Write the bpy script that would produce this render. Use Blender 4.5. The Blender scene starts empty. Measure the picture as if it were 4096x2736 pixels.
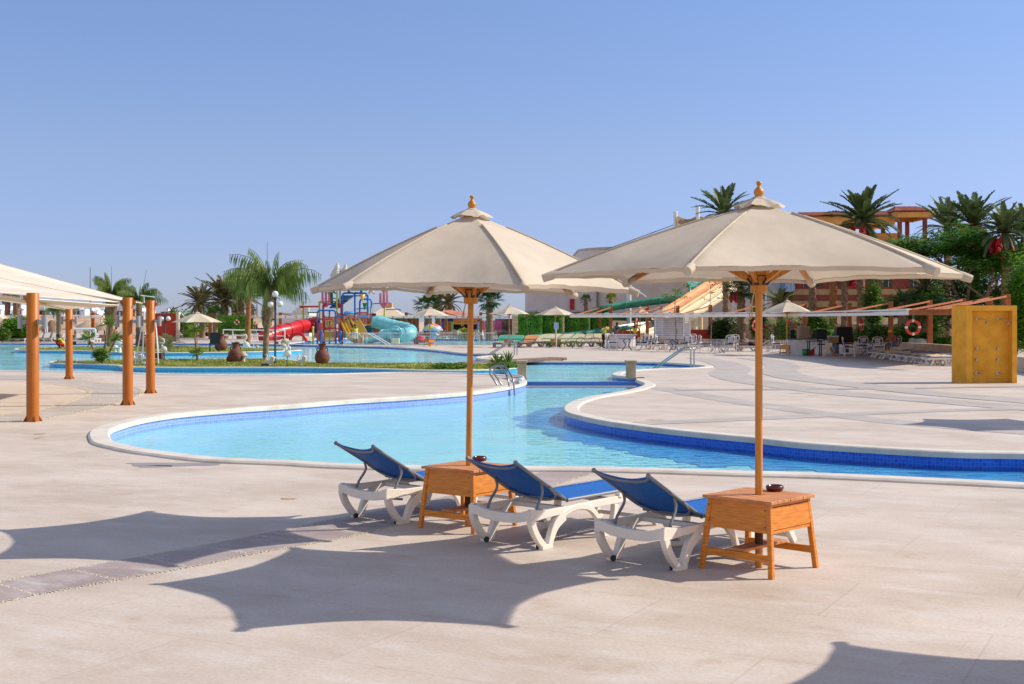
import bpy, bmesh, math, random
from mathutils import Vector, Matrix, Euler, noise
random.seed(7)
R = math.radians
sc = bpy.context.scene
col = sc.collection
# ---------------- camera, sky, sun, exposure ----------------
H = 1.78; F = 5120.0; CX = 2048.0; HZ = 1284.5
cd = bpy.data.cameras.new('camera'); cam = bpy.data.objects.new('camera', cd); col.objects.link(cam)
cd.lens = 45.0; cd.sensor_width = 36.0; cd.shift_y = -0.0204; cd.clip_end = 5000; cd.clip_start = .1
cam.location = (0, 0, H); cam.rotation_euler = (R(90), 0, 0); sc.camera = cam
SUN = Vector((2.65, .50, 2.10)).normalized()
w = bpy.data.worlds.new('World'); sc.world = w; w.use_nodes = True
nt = w.node_tree; bg = nt.nodes['Background']
sky = nt.nodes.new('ShaderNodeTexSky'); sky.sky_type = 'NISHITA'; sky.sun_disc = False
sky.sun_elevation = math.asin(SUN.z); sky.sun_rotation = math.atan2(SUN.x, SUN.y)
sky.air_density = 1.0; sky.dust_density = 0.25; sky.ozone_density = 4.0; sky.altitude = 0
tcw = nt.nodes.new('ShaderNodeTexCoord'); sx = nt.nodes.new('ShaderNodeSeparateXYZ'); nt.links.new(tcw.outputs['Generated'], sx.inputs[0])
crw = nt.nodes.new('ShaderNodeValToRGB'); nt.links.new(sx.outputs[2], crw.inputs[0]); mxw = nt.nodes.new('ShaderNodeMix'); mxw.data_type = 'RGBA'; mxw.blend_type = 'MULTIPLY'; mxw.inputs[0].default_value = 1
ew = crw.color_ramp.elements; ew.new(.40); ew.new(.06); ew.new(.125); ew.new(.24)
for e_, (p_, c_) in zip(ew, ((0, (.50, .56, .90)), (.06, (.57, .58, .88)), (.125, (.74, .67, .81)), (.24, (.83, .78, .90)), (.40, (1.9, 1.4, 1.15)), (1, (2.5, 1.75, 1.3)))): e_.position = p_; e_.color = (*c_, 1)  # upper stops, above the frame, brightened and warmed for more fill
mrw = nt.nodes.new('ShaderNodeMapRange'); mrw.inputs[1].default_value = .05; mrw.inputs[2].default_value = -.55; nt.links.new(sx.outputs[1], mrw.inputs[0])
mbw = nt.nodes.new('ShaderNodeMix'); mbw.data_type = 'RGBA'; nt.links.new(mrw.outputs[0], mbw.inputs[0]); nt.links.new(crw.outputs[0], mbw.inputs[6]); mbw.inputs[7].default_value = (2.1, 1.45, 1.25, 1)  # added fill: sky behind the camera warmed and brightened to lift shaded faces
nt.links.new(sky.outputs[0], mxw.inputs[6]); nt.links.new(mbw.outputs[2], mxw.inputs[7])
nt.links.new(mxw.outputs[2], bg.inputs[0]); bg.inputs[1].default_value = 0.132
sl = bpy.data.lights.new('sun', 'SUN'); sl.energy = 4.6; sl.angle = R(.53); sl.color = (1.0, .925, .81)
so = bpy.data.objects.new('sun', sl); col.objects.link(so); so.rotation_euler = SUN.to_track_quat('Z', 'Y').to_euler()
sc.view_settings.view_transform = 'Standard'; sc.view_settings.look = 'None'
sc.view_settings.exposure = 0.28; sc.view_settings.gamma = 1
sc.cycles.max_bounces = 8; sc.cycles.transparent_max_bounces = 16; sc.cycles.caustics_refractive = False; sc.cycles.caustics_reflective = False
sc.cycles.use_denoising = True

# ---------------- helpers ----------------
def G(x, y, z=0.0):
    k = (H - z) / (y - HZ); return Vector(((x - CX) * k, F * k, z))
def P(x, y, Y):
    return Vector(((x - CX) * Y / F, Y, H - (y - HZ) * Y / F))
def lin(c):
    if isinstance(c, str):
        c = c.lstrip('#'); v = [int(c[i:i+2], 16) / 255 for i in (0, 2, 4)]
        return tuple(a / 12.92 if a <= .04045 else ((a + .055) / 1.055) ** 2.4 for a in v)
    return tuple(c)
MC = {}
def M(name, c, rough=.6, var=.18, sc_=3.0, c2=None, bump=0.0, bsc=40., metal=0., spec=.4, trans=0., fine=True, coord='Object', stretch=None):
    if name in MC: return MC[name]
    m = bpy.data.materials.new(name); MC[name] = m; m.use_nodes = True
    n = m.node_tree; N = n.nodes; L = n.links; b = N['Principled BSDF']
    c = lin(c); b.inputs['Roughness'].default_value = rough; b.inputs['Metallic'].default_value = metal
    b.inputs['Specular IOR Level'].default_value = spec
    tc = N.new('ShaderNodeTexCoord'); src = tc.outputs[coord]
    if stretch:
        mp = N.new('ShaderNodeMapping'); mp.inputs['Scale'].default_value = stretch; L.new(src, mp.inputs[0]); src = mp.outputs[0]
    nz = N.new('ShaderNodeTexNoise'); nz.inputs['Scale'].default_value = sc_; nz.inputs['Detail'].default_value = 7 if fine else 3; nz.inputs['Roughness'].default_value = .62
    L.new(src, nz.inputs['Vector'])
    cr = N.new('ShaderNodeValToRGB'); cr.color_ramp.elements[0].position = .3; cr.color_ramp.elements[1].position = .7
    c2 = lin(c2) if c2 is not None else tuple(min(1, x * (1 + var)) for x in c)
    c1 = c if c2 is None else tuple(x * (1 - var) for x in c)
    cr.color_ramp.elements[0].color = (*c1, 1); cr.color_ramp.elements[1].color = (*c2, 1)
    L.new(nz.outputs[0], cr.inputs[0]); L.new(cr.outputs[0], b.inputs['Base Color'])
    if bump:
        n2 = N.new('ShaderNodeTexNoise'); n2.inputs['Scale'].default_value = bsc; n2.inputs['Detail'].default_value = 5; L.new(src, n2.inputs['Vector'])
        bp = N.new('ShaderNodeBump'); bp.inputs['Strength'].default_value = bump; bp.inputs['Distance'].default_value = .02
        L.new(n2.outputs[0], bp.inputs['Height']); L.new(bp.outputs[0], b.inputs['Normal'])
    if trans:
        tr = N.new('ShaderNodeBsdfTranslucent'); L.new(cr.outputs[0], tr.inputs[0]); mx = N.new('ShaderNodeMixShader'); mx.inputs[0].default_value = trans
        L.new(b.outputs[0], mx.inputs[1]); L.new(tr.outputs[0], mx.inputs[2]); L.new(mx.outputs[0], N['Material Output'].inputs[0])
    return m

def tag(o, label=None, cat=None, group=None, kind=None):
    if label: o['label'] = label
    if cat: o['category'] = cat
    if group: o['group'] = group
    if kind: o['kind'] = kind
    return o
def thing(name, label, cat, loc=(0, 0, 0), rz=0., group=None):
    o = bpy.data.objects.new(name, None); col.objects.link(o); o.location = loc; o.rotation_euler = (0, 0, rz)
    return tag(o, label, cat, group)
KIDS = {}
def copy_tree(o, parent=None):
    c = o.copy(); col.objects.link(c)
    if parent is not None: c.parent = parent; KIDS.setdefault(parent.name, []).append(c)
    for ch in KIDS.get(o.name, []): copy_tree(ch, c)
    return c
def dup(o, loc, rz=0., label=None, group=None, scale=None):
    c = copy_tree(o); c.location = loc; c.rotation_euler = (0, 0, rz)
    if label: c['label'] = label
    if group: c['group'] = group
    if scale: c.scale = (scale,) * 3 if not isinstance(scale, tuple) else scale
    return c
def mk(name, me, mat, parent=None):
    if mat is not None:
        for m in (mat if isinstance(mat, (list, tuple)) else [mat]): me.materials.append(m)
    o = bpy.data.objects.new(name, me); col.objects.link(o)
    if parent is not None: o.parent = parent; KIDS.setdefault(parent.name, []).append(o)
    return o
class MB:
    def __init__(s): s.v = []; s.f = []; s.sm = []; s.mi = []; s.m = 0
    def add(s, vs, fs, smooth=False):
        b = len(s.v); s.v += [tuple(v) for v in vs]
        for f in fs: s.f.append(tuple(i + b for i in f)); s.sm.append(smooth); s.mi.append(s.m)
        return s
    def box(s, c, d, rot=None, taper=1.0):
        x, y, z = d[0] / 2, d[1] / 2, d[2] / 2; c = Vector(c)
        vs = [Vector((a * (taper if q > 0 else 1), e * (taper if q > 0 else 1), q)) for q in (-z, z) for a, e in ((-x, -y), (x, -y), (x, y), (-x, y))]
        if rot is not None:
            rm = rot if isinstance(rot, Matrix) else Euler(rot).to_matrix(); vs = [rm @ v for v in vs]
        return s.add([v + c for v in vs], [(3, 2, 1, 0), (4, 5, 6, 7), (0, 1, 5, 4), (1, 2, 6, 5), (2, 3, 7, 6), (3, 0, 4, 7)])
    def beam(s, a, b, w, h=None, up=(0, 0, 1)):
        a, b = Vector(a), Vector(b); h = h or w; d = (b - a); l = d.length
        if l < 1e-6: return s
        d.normalize(); u = Vector(up)
        if abs(d.dot(u)) > .98: u = Vector((0, 1, 0))
        x = d.cross(u).normalized(); z = x.cross(d)
        vs = []
        for p in (a, b):
            for i, j in ((-1, -1), (1, -1), (1, 1), (-1, 1)): vs.append(p + x * i * w / 2 + z * j * h / 2)
        return s.add(vs, [(0, 1, 2, 3), (7, 6, 5, 4), (0, 4, 5, 1), (1, 5, 6, 2), (2, 6, 7, 3), (3, 7, 4, 0)])
    def tube(s, pts, r, n=8, cap=True, smooth=True, squash=None):
        pts = [Vector(p) for p in pts]; k = len(pts); rs = r if isinstance(r, (list, tuple)) else [r] * k
        vs = []; pu = None
        for i, p in enumerate(pts):
            t = (pts[min(i + 1, k - 1)] - pts[max(i - 1, 0)])
            if t.length < 1e-9: t = Vector((0, 0, 1))
            t.normalize()
            u = pu if pu is not None else (Vector((0, 0, 1)) if abs(t.z) < .9 else Vector((1, 0, 0)))
            x = t.cross(u)
            if x.length < 1e-4: x = t.cross(Vector((1, 0, 0)))
            x.normalize(); y = x.cross(t).normalized(); pu = y
            for j in range(n):
                a = 2 * math.pi * j / n; vs.append(p + x * math.cos(a) * rs[i] + y * math.sin(a) * rs[i] * (squash or 1))
        fs = [(i * n + j, i * n + (j + 1) % n, (i + 1) * n + (j + 1) % n, (i + 1) * n + j) for i in range(k - 1) for j in range(n)]
        s.add(vs, fs, smooth)
        if cap:
            s.add(vs[:n], [tuple(range(n))]); s.add(vs[-n:], [tuple(reversed(range(n)))])
        return s
    def cyl(s, a, b, r, n=10, r2=None, cap=True): return s.tube([a, b], [r, r if r2 is None else r2], n, cap)
    def lathe(s, prof, c=(0, 0, 0), n=20, smooth=True):
        c = Vector(c); vs = []
        for r, z in prof:
            for j in range(n):
                a = 2 * math.pi * j / n; vs.append(c + Vector((r * math.cos(a), r * math.sin(a), z)))
        k = len(prof)
        s.add(vs, [(i * n + j, i * n + (j + 1) % n, (i + 1) * n + (j + 1) % n, (i + 1) * n + j) for i in range(k - 1) for j in range(n)], smooth)
        if prof[0][0] > 1e-3: s.add(vs[:n], [tuple(reversed(range(n)))])
        if prof[-1][0] > 1e-3: s.add(vs[-n:], [tuple(range(n))])
        return s
    def ell(s, c, r, n=12, m=8, rot=None):
        vs = []; c = Vector(c); r = Vector((r,) * 3) if isinstance(r, (int, float)) else Vector(r)
        rm = Euler(rot).to_matrix() if rot else None
        for i in range(m + 1):
            t = math.pi * i / m
            for j in range(n):
                a = 2 * math.pi * j / n; v = Vector((math.sin(t) * math.cos(a) * r.x, math.sin(t) * math.sin(a) * r.y, -math.cos(t) * r.z))
                vs.append(c + (rm @ v if rm else v))
        return s.add(vs, [(i * n + j, i * n + (j + 1) % n, (i + 1) * n + (j + 1) % n, (i + 1) * n + j) for i in range(m) for j in range(n)], True)
    def torus(s, c, R1, r, ax='y', n=28, m=8, sweep=1.0):
        c = Vector(c); pts = []
        for i in range(n + 1):
            a = 2 * math.pi * i / n * sweep
            p = {'y': (math.cos(a) * R1, 0, math.sin(a) * R1), 'x': (0, math.cos(a) * R1, math.sin(a) * R1), 'z': (math.cos(a) * R1, math.sin(a) * R1, 0)}[ax]
            pts.append(c + Vector(p))
        return s.tube(pts, r, m, cap=sweep < 1)
    def grid(s, fn, nu, nv, smooth=True):
        vs = [fn(i / nu, j / nv) for j in range(nv + 1) for i in range(nu + 1)]
        return s.add(vs, [(j * (nu + 1) + i, j * (nu + 1) + i + 1, (j + 1) * (nu + 1) + i + 1, (j + 1) * (nu + 1) + i) for j in range(nv) for i in range(nu)], smooth)
    def prism(s, poly, z0, z1):
        n = len(poly); vs = [(p[0], p[1], z0) for p in poly] + [(p[0], p[1], z1) for p in poly]
        return s.add(vs, [tuple(reversed(range(n))), tuple(range(n, 2 * n))] + [(i, (i + 1) % n, n + (i + 1) % n, n + i) for i in range(n)])
    def mesh(s, name):
        me = bpy.data.meshes.new(name); me.from_pydata(s.v, [], s.f)
        me.polygons.foreach_set('use_smooth', s.sm); me.polygons.foreach_set('material_index', s.mi); me.update(); return me
    def build(s, name, mat, parent=None, bevel=0., loc=None, solid=0., seg=1):
        o = mk(name, s.mesh(name), mat, parent)
        if loc is not None: o.location = loc
        if solid:
            q = o.modifiers.new('solidify', 'SOLIDIFY'); q.thickness = solid; q.offset = 0
        if bevel:
            q = o.modifiers.new('bevel', 'BEVEL'); q.width = bevel; q.segments = seg; q.limit_method = 'ANGLE'
        return o
def catmull(pts, per=8, closed=False):
    pts = [Vector(p) for p in pts]; n = len(pts); out = []
    for i in range(n if closed else n - 1):
        if closed: p0, p1, p2, p3 = pts[i - 1], pts[i], pts[(i + 1) % n], pts[(i + 2) % n]
        else: p0, p1, p2, p3 = pts[max(i - 1, 0)], pts[i], pts[i + 1], pts[min(i + 2, n - 1)]
        if (p0 - p1).length < 1e-6: p0 = p1 - (p2 - p1)
        if (p3 - p2).length < 1e-6: p3 = p2 + (p2 - p1)
        t0 = 0; t1 = t0 + (p1 - p0).length ** .5; t2 = t1 + max(1e-4, (p2 - p1).length ** .5); t3 = t2 + (p3 - p2).length ** .5
        for k in range(per):
            t = t1 + (t2 - t1) * k / per
            a1 = p0 * ((t1 - t) / (t1 - t0)) + p1 * ((t - t0) / (t1 - t0)); a2 = p1 * ((t2 - t) / (t2 - t1)) + p2 * ((t - t1) / (t2 - t1)); a3 = p2 * ((t3 - t) / (t3 - t2)) + p3 * ((t - t2) / (t3 - t2))
            b1 = a1 * ((t2 - t) / (t2 - t0)) + a2 * ((t - t0) / (t2 - t0)); b2 = a2 * ((t3 - t) / (t3 - t1)) + a3 * ((t - t1) / (t3 - t1))
            out.append(b1 * ((t2 - t) / (t2 - t1)) + b2 * ((t - t1) / (t2 - t1)))
    if not closed: out.append(pts[-1])
    return out
def fill2d(name, polys, z, mat, parent=None):
    cu = bpy.data.curves.new(name + '_c', 'CURVE'); cu.dimensions = '2D'; cu.fill_mode = 'BOTH'
    for pl in polys:
        sp = cu.splines.new('POLY'); sp.points.add(len(pl) - 1)
        for i, p in enumerate(pl): sp.points[i].co = (p[0], p[1], 0, 1)
        sp.use_cyclic_u = True
    ob = bpy.data.objects.new(name + '_c', cu); col.objects.link(ob)
    bpy.context.view_layer.update()
    me = bpy.data.meshes.new_from_object(ob.evaluated_get(bpy.context.evaluated_depsgraph_get()))
    bpy.data.objects.remove(ob); bpy.data.curves.remove(cu); me.name = name; me.materials.clear()
    for v in me.vertices: v.co.z = z
    flip = [p.normal.z < 0 for p in me.polygons]
    if any(flip): me.flip_normals()
    return mk(name, me, mat, parent)
def offset(pl, d, closed=True):
    n = len(pl); out = []
    for i in range(n):
        a = pl[i - 1] if (closed or i) else pl[i]; b = pl[(i + 1) % n] if (closed or i < n - 1) else pl[i]
        t = Vector((b[0] - a[0], b[1] - a[1]));
        if t.length < 1e-9: t = Vector((1, 0))
        t.normalize(); out.append(Vector((pl[i][0] + t.y * d, pl[i][1] - t.x * d, 0)))
    return out
def area(pl): return sum(pl[i - 1][0] * pl[i][1] - pl[i][0] * pl[i - 1][1] for i in range(len(pl))) / 2
def inside(pt, pl):
    x, y = pt[0], pt[1]; c = False
    for i in range(len(pl)):
        x1, y1 = pl[i - 1][0], pl[i - 1][1]; x2, y2 = pl[i][0], pl[i][1]
        if (y1 > y) != (y2 > y) and x < (x2 - x1) * (y - y1) / (y2 - y1) + x1: c = not c
    return c
rnd = random.uniform
# ---------------- setting materials ----------------
def node_mat(name):
    m = bpy.data.materials.new(name); m.use_nodes = True; MC[name] = m
    return m, m.node_tree.nodes, m.node_tree.links, m.node_tree.nodes['Principled BSDF']
def ramp(N, L, src, stops):
    cr = N.new('ShaderNodeValToRGB'); e = cr.color_ramp.elements
    while len(e) < len(stops): e.new(.5)
    for i, (p, c) in enumerate(stops): e[i].position = p; e[i].color = (*lin(c), 1)
    L.new(src, cr.inputs[0]); return cr
def stone(name, base, hi, stain, joint, tile=1.2, rot=28., jw=.004, jcol=.82, strong=.5):
    m, N, L, b = node_mat(name); tc = N.new('ShaderNodeTexCoord'); mp = N.new('ShaderNodeMapping'); mp.inputs['Rotation'].default_value = (0, 0, R(rot)); L.new(tc.outputs['Object'], mp.inputs[0])
    def nz(scale, det=8, rg=.6, st=(1, 1, 1)):
        q = N.new('ShaderNodeMapping'); q.inputs['Scale'].default_value = st; L.new(mp.outputs[0], q.inputs[0])
        n = N.new('ShaderNodeTexNoise'); n.inputs['Scale'].default_value = scale; n.inputs['Detail'].default_value = det; n.inputs['Roughness'].default_value = rg; L.new(q.outputs[0], n.inputs['Vector']); return n.outputs[0]
    n1 = nz(.55, 9, .62, (1, 1.6, 1)); a = ramp(N, L, n1, [(.33, base), (.66, hi)])
    n2 = nz(2.4, 8, .7); s2 = ramp(N, L, n2, [(.55, '#000000'), (.78, '#ffffff')])
    mx = N.new('ShaderNodeMix'); mx.data_type = 'RGBA'; ml = N.new('ShaderNodeMath'); ml.operation = 'MULTIPLY'; ml.inputs[1].default_value = strong; L.new(s2.outputs[0], ml.inputs[0]); L.new(ml.outputs[0], mx.inputs[0])
    L.new(a.outputs[0], mx.inputs[6]); mx.inputs[7].default_value = (*lin(stain), 1)
    n4 = nz(1.5, 8, .68, (1, 2.2, 1)); s4 = ramp(N, L, n4, [(.50, '#000000'), (.74, '#d8d8d8')]); mw = N.new('ShaderNodeMix'); mw.data_type = 'RGBA'; L.new(s4.outputs[0], mw.inputs[0]); L.new(mx.outputs[2], mw.inputs[6]); mw.inputs[7].default_value = (*lin('#d6cfc8'), 1); mx = mw
    n3 = nz(38, 4, .7); g = ramp(N, L, n3, [(.3, '#dedede'), (.7, '#ffffff')])
    m2 = N.new('ShaderNodeMix'); m2.data_type = 'RGBA'; m2.blend_type = 'MULTIPLY'; m2.inputs[0].default_value = .8; L.new(mx.outputs[2], m2.inputs[6]); L.new(g.outputs[0], m2.inputs[7])
    br = N.new('ShaderNodeTexBrick'); br.inputs['Scale'].default_value = 1 / tile; br.inputs['Mortar Size'].default_value = jw; br.inputs['Mortar Smooth'].default_value = .3
    br.inputs['Brick Width'].default_value = 1.0; br.inputs['Row Height'].default_value = .55; br.offset = .5
    br.inputs['Color1'].default_value = (1, 1, 1, 1); br.inputs['Color2'].default_value = (.965, .96, .955, 1); br.inputs['Mortar'].default_value = (jcol, jcol * .98, jcol * .95, 1); L.new(mp.outputs[0], br.inputs['Vector'])
    m3 = N.new('ShaderNodeMix'); m3.data_type = 'RGBA'; m3.blend_type = 'MULTIPLY'; m3.inputs[0].default_value = 1; L.new(m2.outputs[2], m3.inputs[6]); L.new(br.outputs[0], m3.inputs[7])
    L.new(m3.outputs[2], b.inputs['Base Color']); b.inputs['Roughness'].default_value = .62; b.inputs['Specular IOR Level'].default_value = .3
    bp = N.new('ShaderNodeBump'); bp.inputs['Strength'].default_value = .12; bp.inputs['Distance'].default_value = .01; L.new(n3, bp.inputs['Height']); L.new(bp.outputs[0], b.inputs['Normal'])
    return m
DECK = stone('deck_stone', '#bbaa99', '#d3c4b5', '#a88a6c', 1.2, tile=2.0, strong=.62, jw=.0035, jcol=.86)
BAND = stone('band_stone', '#998884', '#ae9e97', '#876e6a', 1.2, tile=40, strong=.35)
GREYB = stone('grey_band_stone', '#a99f96', '#bab0a6', '#978c82', 1.2, tile=.6, jw=.02, jcol=.92, strong=.3)
def cope_mat():
    m, N, L, b = node_mat('coping_stone'); tc = N.new('ShaderNodeTexCoord'); n = N.new('ShaderNodeTexNoise'); n.inputs['Scale'].default_value = 1.6; n.inputs['Detail'].default_value = 9; n.inputs['Roughness'].default_value = .7; L.new(tc.outputs['Object'], n.inputs['Vector'])
    r = ramp(N, L, n.outputs[0], [(.3, '#b8ad9d'), (.5, '#cbc1b3'), (.7, '#d8d0c4')])
    L.new(r.outputs[0], b.inputs['Base Color']); b.inputs['Roughness'].default_value = .6; return m
COPE = cope_mat()
SAND = M('sand', '#b39b80', .9, .15, .05, c2='#c9b49a', bump=.3, bsc=.6)
def tiles(name, c1, c2, grout, s=.05, rough=.25):
    m, N, L, b = node_mat(name); uv = N.new('ShaderNodeUVMap'); uv.uv_map = 'uv'
    br = N.new('ShaderNodeTexBrick'); br.offset = 0; br.inputs['Scale'].default_value = 1 / s; br.inputs['Mortar Size'].default_value = .05
    br.inputs['Brick Width'].default_value = 1.; br.inputs['Row Height'].default_value = 1.; br.inputs['Color1'].default_value = (*lin(c1), 1); br.inputs['Color2'].default_value = (*lin(c2), 1); br.inputs['Mortar'].default_value = (*lin(grout), 1)
    L.new(uv.outputs[0], br.inputs['Vector']); L.new(br.outputs[0], b.inputs['Base Color']); b.inputs['Roughness'].default_value = rough; b.inputs['Specular IOR Level'].default_value = .35
    return m
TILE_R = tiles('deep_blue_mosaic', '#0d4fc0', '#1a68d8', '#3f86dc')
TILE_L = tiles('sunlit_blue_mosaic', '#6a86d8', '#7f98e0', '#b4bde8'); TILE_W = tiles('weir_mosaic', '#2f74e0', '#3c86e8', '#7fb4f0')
TILE_T = tiles('teal_mosaic', '#1f8ec4', '#2fa2d4', '#58b8e0')
def floor_mat(name, a, bcol, sc_=2.5):
    m, N, L, b = node_mat(name); tc = N.new('ShaderNodeTexCoord')
    v = N.new('ShaderNodeTexVoronoi'); v.feature = 'SMOOTH_F1'; v.inputs['Scale'].default_value = sc_; n = N.new('ShaderNodeTexNoise'); n.inputs['Scale'].default_value = 1.2; n.inputs['Detail'].default_value = 4
    L.new(tc.outputs['Object'], n.inputs['Vector']); L.new(tc.outputs['Object'], v.inputs['Vector'])
    ad = N.new('ShaderNodeMath'); ad.operation = 'MULTIPLY_ADD'; ad.inputs[1].default_value = .5; L.new(v.outputs[0], ad.inputs[0]); L.new(n.outputs[0], ad.inputs[2])
    r = ramp(N, L, ad.outputs[0], [(.45, a), (.85, bcol)]); L.new(r.outputs[0], b.inputs['Base Color']); b.inputs['Roughness'].default_value = .5; return m
FLOOR = floor_mat('pool_floor_pale', '#9ee0ec', '#aee8f0')
DEEP = floor_mat('pool_floor_deep', '#1078c6', '#46aae0', 3.)
def water_mat():
    m = bpy.data.materials.new('water'); m.use_nodes = True; N = m.node_tree.nodes; L = m.node_tree.links; N.clear()
    out = N.new('ShaderNodeOutputMaterial'); tr = N.new('ShaderNodeBsdfTransparent'); tr.inputs[0].default_value = (.80, .955, .94, 1)
    gl = N.new('ShaderNodeBsdfGlossy'); gl.inputs['Roughness'].default_value = .06; gl.inputs[0].default_value = (1, 1, 1, 1)
    tc = N.new('ShaderNodeTexCoord'); mp = N.new('ShaderNodeMapping'); mp.inputs['Scale'].default_value = (1, 1.7, 1); L.new(tc.outputs['Object'], mp.inputs[0])
    n = N.new('ShaderNodeTexNoise'); n.inputs['Scale'].default_value = 3.2; n.inputs['Detail'].default_value = 3; n.inputs['Distortion'].default_value = .6; L.new(mp.outputs[0], n.inputs['Vector'])
    n2 = N.new('ShaderNodeTexNoise'); n2.inputs['Scale'].default_value = .25; L.new(mp.outputs[0], n2.inputs['Vector'])
    mr = N.new('ShaderNodeMapRange'); mr.inputs[1].default_value = .35; mr.inputs[2].default_value = .65; mr.inputs[3].default_value = .22; mr.inputs[4].default_value = .95; L.new(n2.outputs[0], mr.inputs[0])
    bp = N.new('ShaderNodeBump'); bp.inputs['Distance'].default_value = .05; L.new(n.outputs[0], bp.inputs['Height']); L.new(mr.outputs[0], bp.inputs['Strength'])
    fr = N.new('ShaderNodeFresnel'); fr.inputs[0].default_value = 1.14; L.new(bp.outputs[0], fr.inputs['Normal']); L.new(bp.outputs[0], gl.inputs['Normal'])
    mx = N.new('ShaderNodeMixShader'); L.new(fr.outputs[0], mx.inputs[0]); L.new(tr.outputs[0], mx.inputs[1]); L.new(gl.outputs[0], mx.inputs[2]); L.new(mx.outputs[0], out.inputs[0])
    return m
WATER = water_mat()
def grass_mat():
    m, N, L, b = node_mat('grass'); tc = N.new('ShaderNodeTexCoord'); n = N.new('ShaderNodeTexNoise'); n.inputs['Scale'].default_value = .35; n.inputs['Detail'].default_value = 8; n.inputs['Roughness'].default_value = .7; L.new(tc.outputs['Object'], n.inputs['Vector'])
    r = ramp(N, L, n.outputs[0], [(.3, '#4e6a18'), (.5, '#7c8a30'), (.68, '#a39a55')]); L.new(r.outputs[0], b.inputs['Base Color']); b.inputs['Roughness'].default_value = .9; b.inputs['Specular IOR Level'].default_value = .1
    return m
GRASS = grass_mat()
# ---------------- pools ----------------
def Gs(l, z=0.): return [G(x, y, z) for x, y in l]
near = [(430, 1723), (428, 1732), (434, 1746), (445, 1759), (470, 1768), (511, 1777), (580, 1791), (664, 1802), (869, 1825), (1200, 1839), (1304, 1846), (1611, 1856), (2096, 1860), (2300, 1861), (2600, 1867), (2900, 1877), (3257, 1886.5), (3664, 1904), (4096, 1925), (4700, 1962)]
rightE = [(15.5, 14.0), (15.5, 19.5)]
shore = [(4700, 1822), (4096, 1807.6), (3817, 1802.5), (3511, 1787), (3206, 1767), (3000, 1745), (2900, 1736), (2724, 1719), (2596, 1704.5), (2426, 1681), (2341, 1664), (2277, 1647), (2261, 1634), (2264, 1621.5), (2294, 1602), (2362, 1583), (2490, 1562), (2554, 1547), (2581, 1536), (2575, 1528), (2545, 1517)]
farleft = [(2100, 1517), (2104, 1521), (2098, 1528), (2071, 1536.5), (1994, 1551), (1866, 1567), (1662, 1582.5), (1407, 1598), (1200, 1614), (920, 1633.6), (715, 1651), (562, 1674), (460, 1702.6), (435, 1714)]
main = catmull(Gs(near, .05), 6) + [Vector((15.5, 15.5, 0)), Vector((15.5, 19, 0))] + catmull(Gs(shore, .05), 6) + catmull(Gs(farleft, .05), 6)
up = [(-700, 1478), (0, 1484), (255, 1487), (485, 1491), (562, 1495), (818, 1500), (1200, 1500), (1407, 1495), (1611, 1491), (1850, 1494), (2000, 1501), (2080, 1508), (2102, 1513)]
up2 = [(2545, 1513), (2511, 1510), (2460, 1504), (2453, 1498), (2490, 1487), (2596, 1478), (2724, 1474.5), (2800, 1471), (2822, 1467), (2809, 1463), (2639, 1451), (2426, 1447), (2111, 1446), (2000, 1442), (1925, 1437), (1905, 1432), (1917, 1427), (1975, 1423), (2022, 1420), (1969, 1416.5), (1866, 1414), (1790, 1406), (1688, 1396), (1560, 1388.5), (1355, 1383), (1175, 1379), (766, 1373.5), (204, 1373), (0, 1372), (-700, 1372)]
upper = catmull(Gs(up), 6) + catmull(Gs(up2), 6)
isl1 = catmull(Gs([(199, 1453), (215, 1458), (330, 1460), (460, 1466), (511, 1473), (664, 1474.5), (1200, 1475), (1458, 1479), (1611, 1484), (1764, 1487), (1969, 1484), (2066, 1476), (2055, 1463), (1866, 1457), (1611, 1457.5), (1320, 1455), (1100, 1442), (920, 1439.5), (664, 1442), (460, 1444.5), (291, 1448.6), (220, 1449)]), 6, True)
isl2 = catmull(Gs([(56, 1400), (75, 1403), (153, 1404.5), (307, 1405.5), (460, 1411), (664, 1414), (869, 1412.5), (1022, 1410.5), (1150, 1407), (1205, 1404.5), (1170, 1401), (1073, 1397), (715, 1387), (460, 1388), (153, 1393), (75, 1397)]), 6, True)
kid = catmull(Gs([(1180, 1379), (1240, 1364), (1300, 1357), (1480, 1354), (1650, 1354.5), (1900, 1355), (2100, 1357), (2200, 1360), (2350, 1360.5), (2420, 1362), (2430, 1370), (2400, 1376), (2200, 1379), (2060, 1381), (1700, 1382), (1500, 1381), (1350, 1380)]), 5, True)
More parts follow.
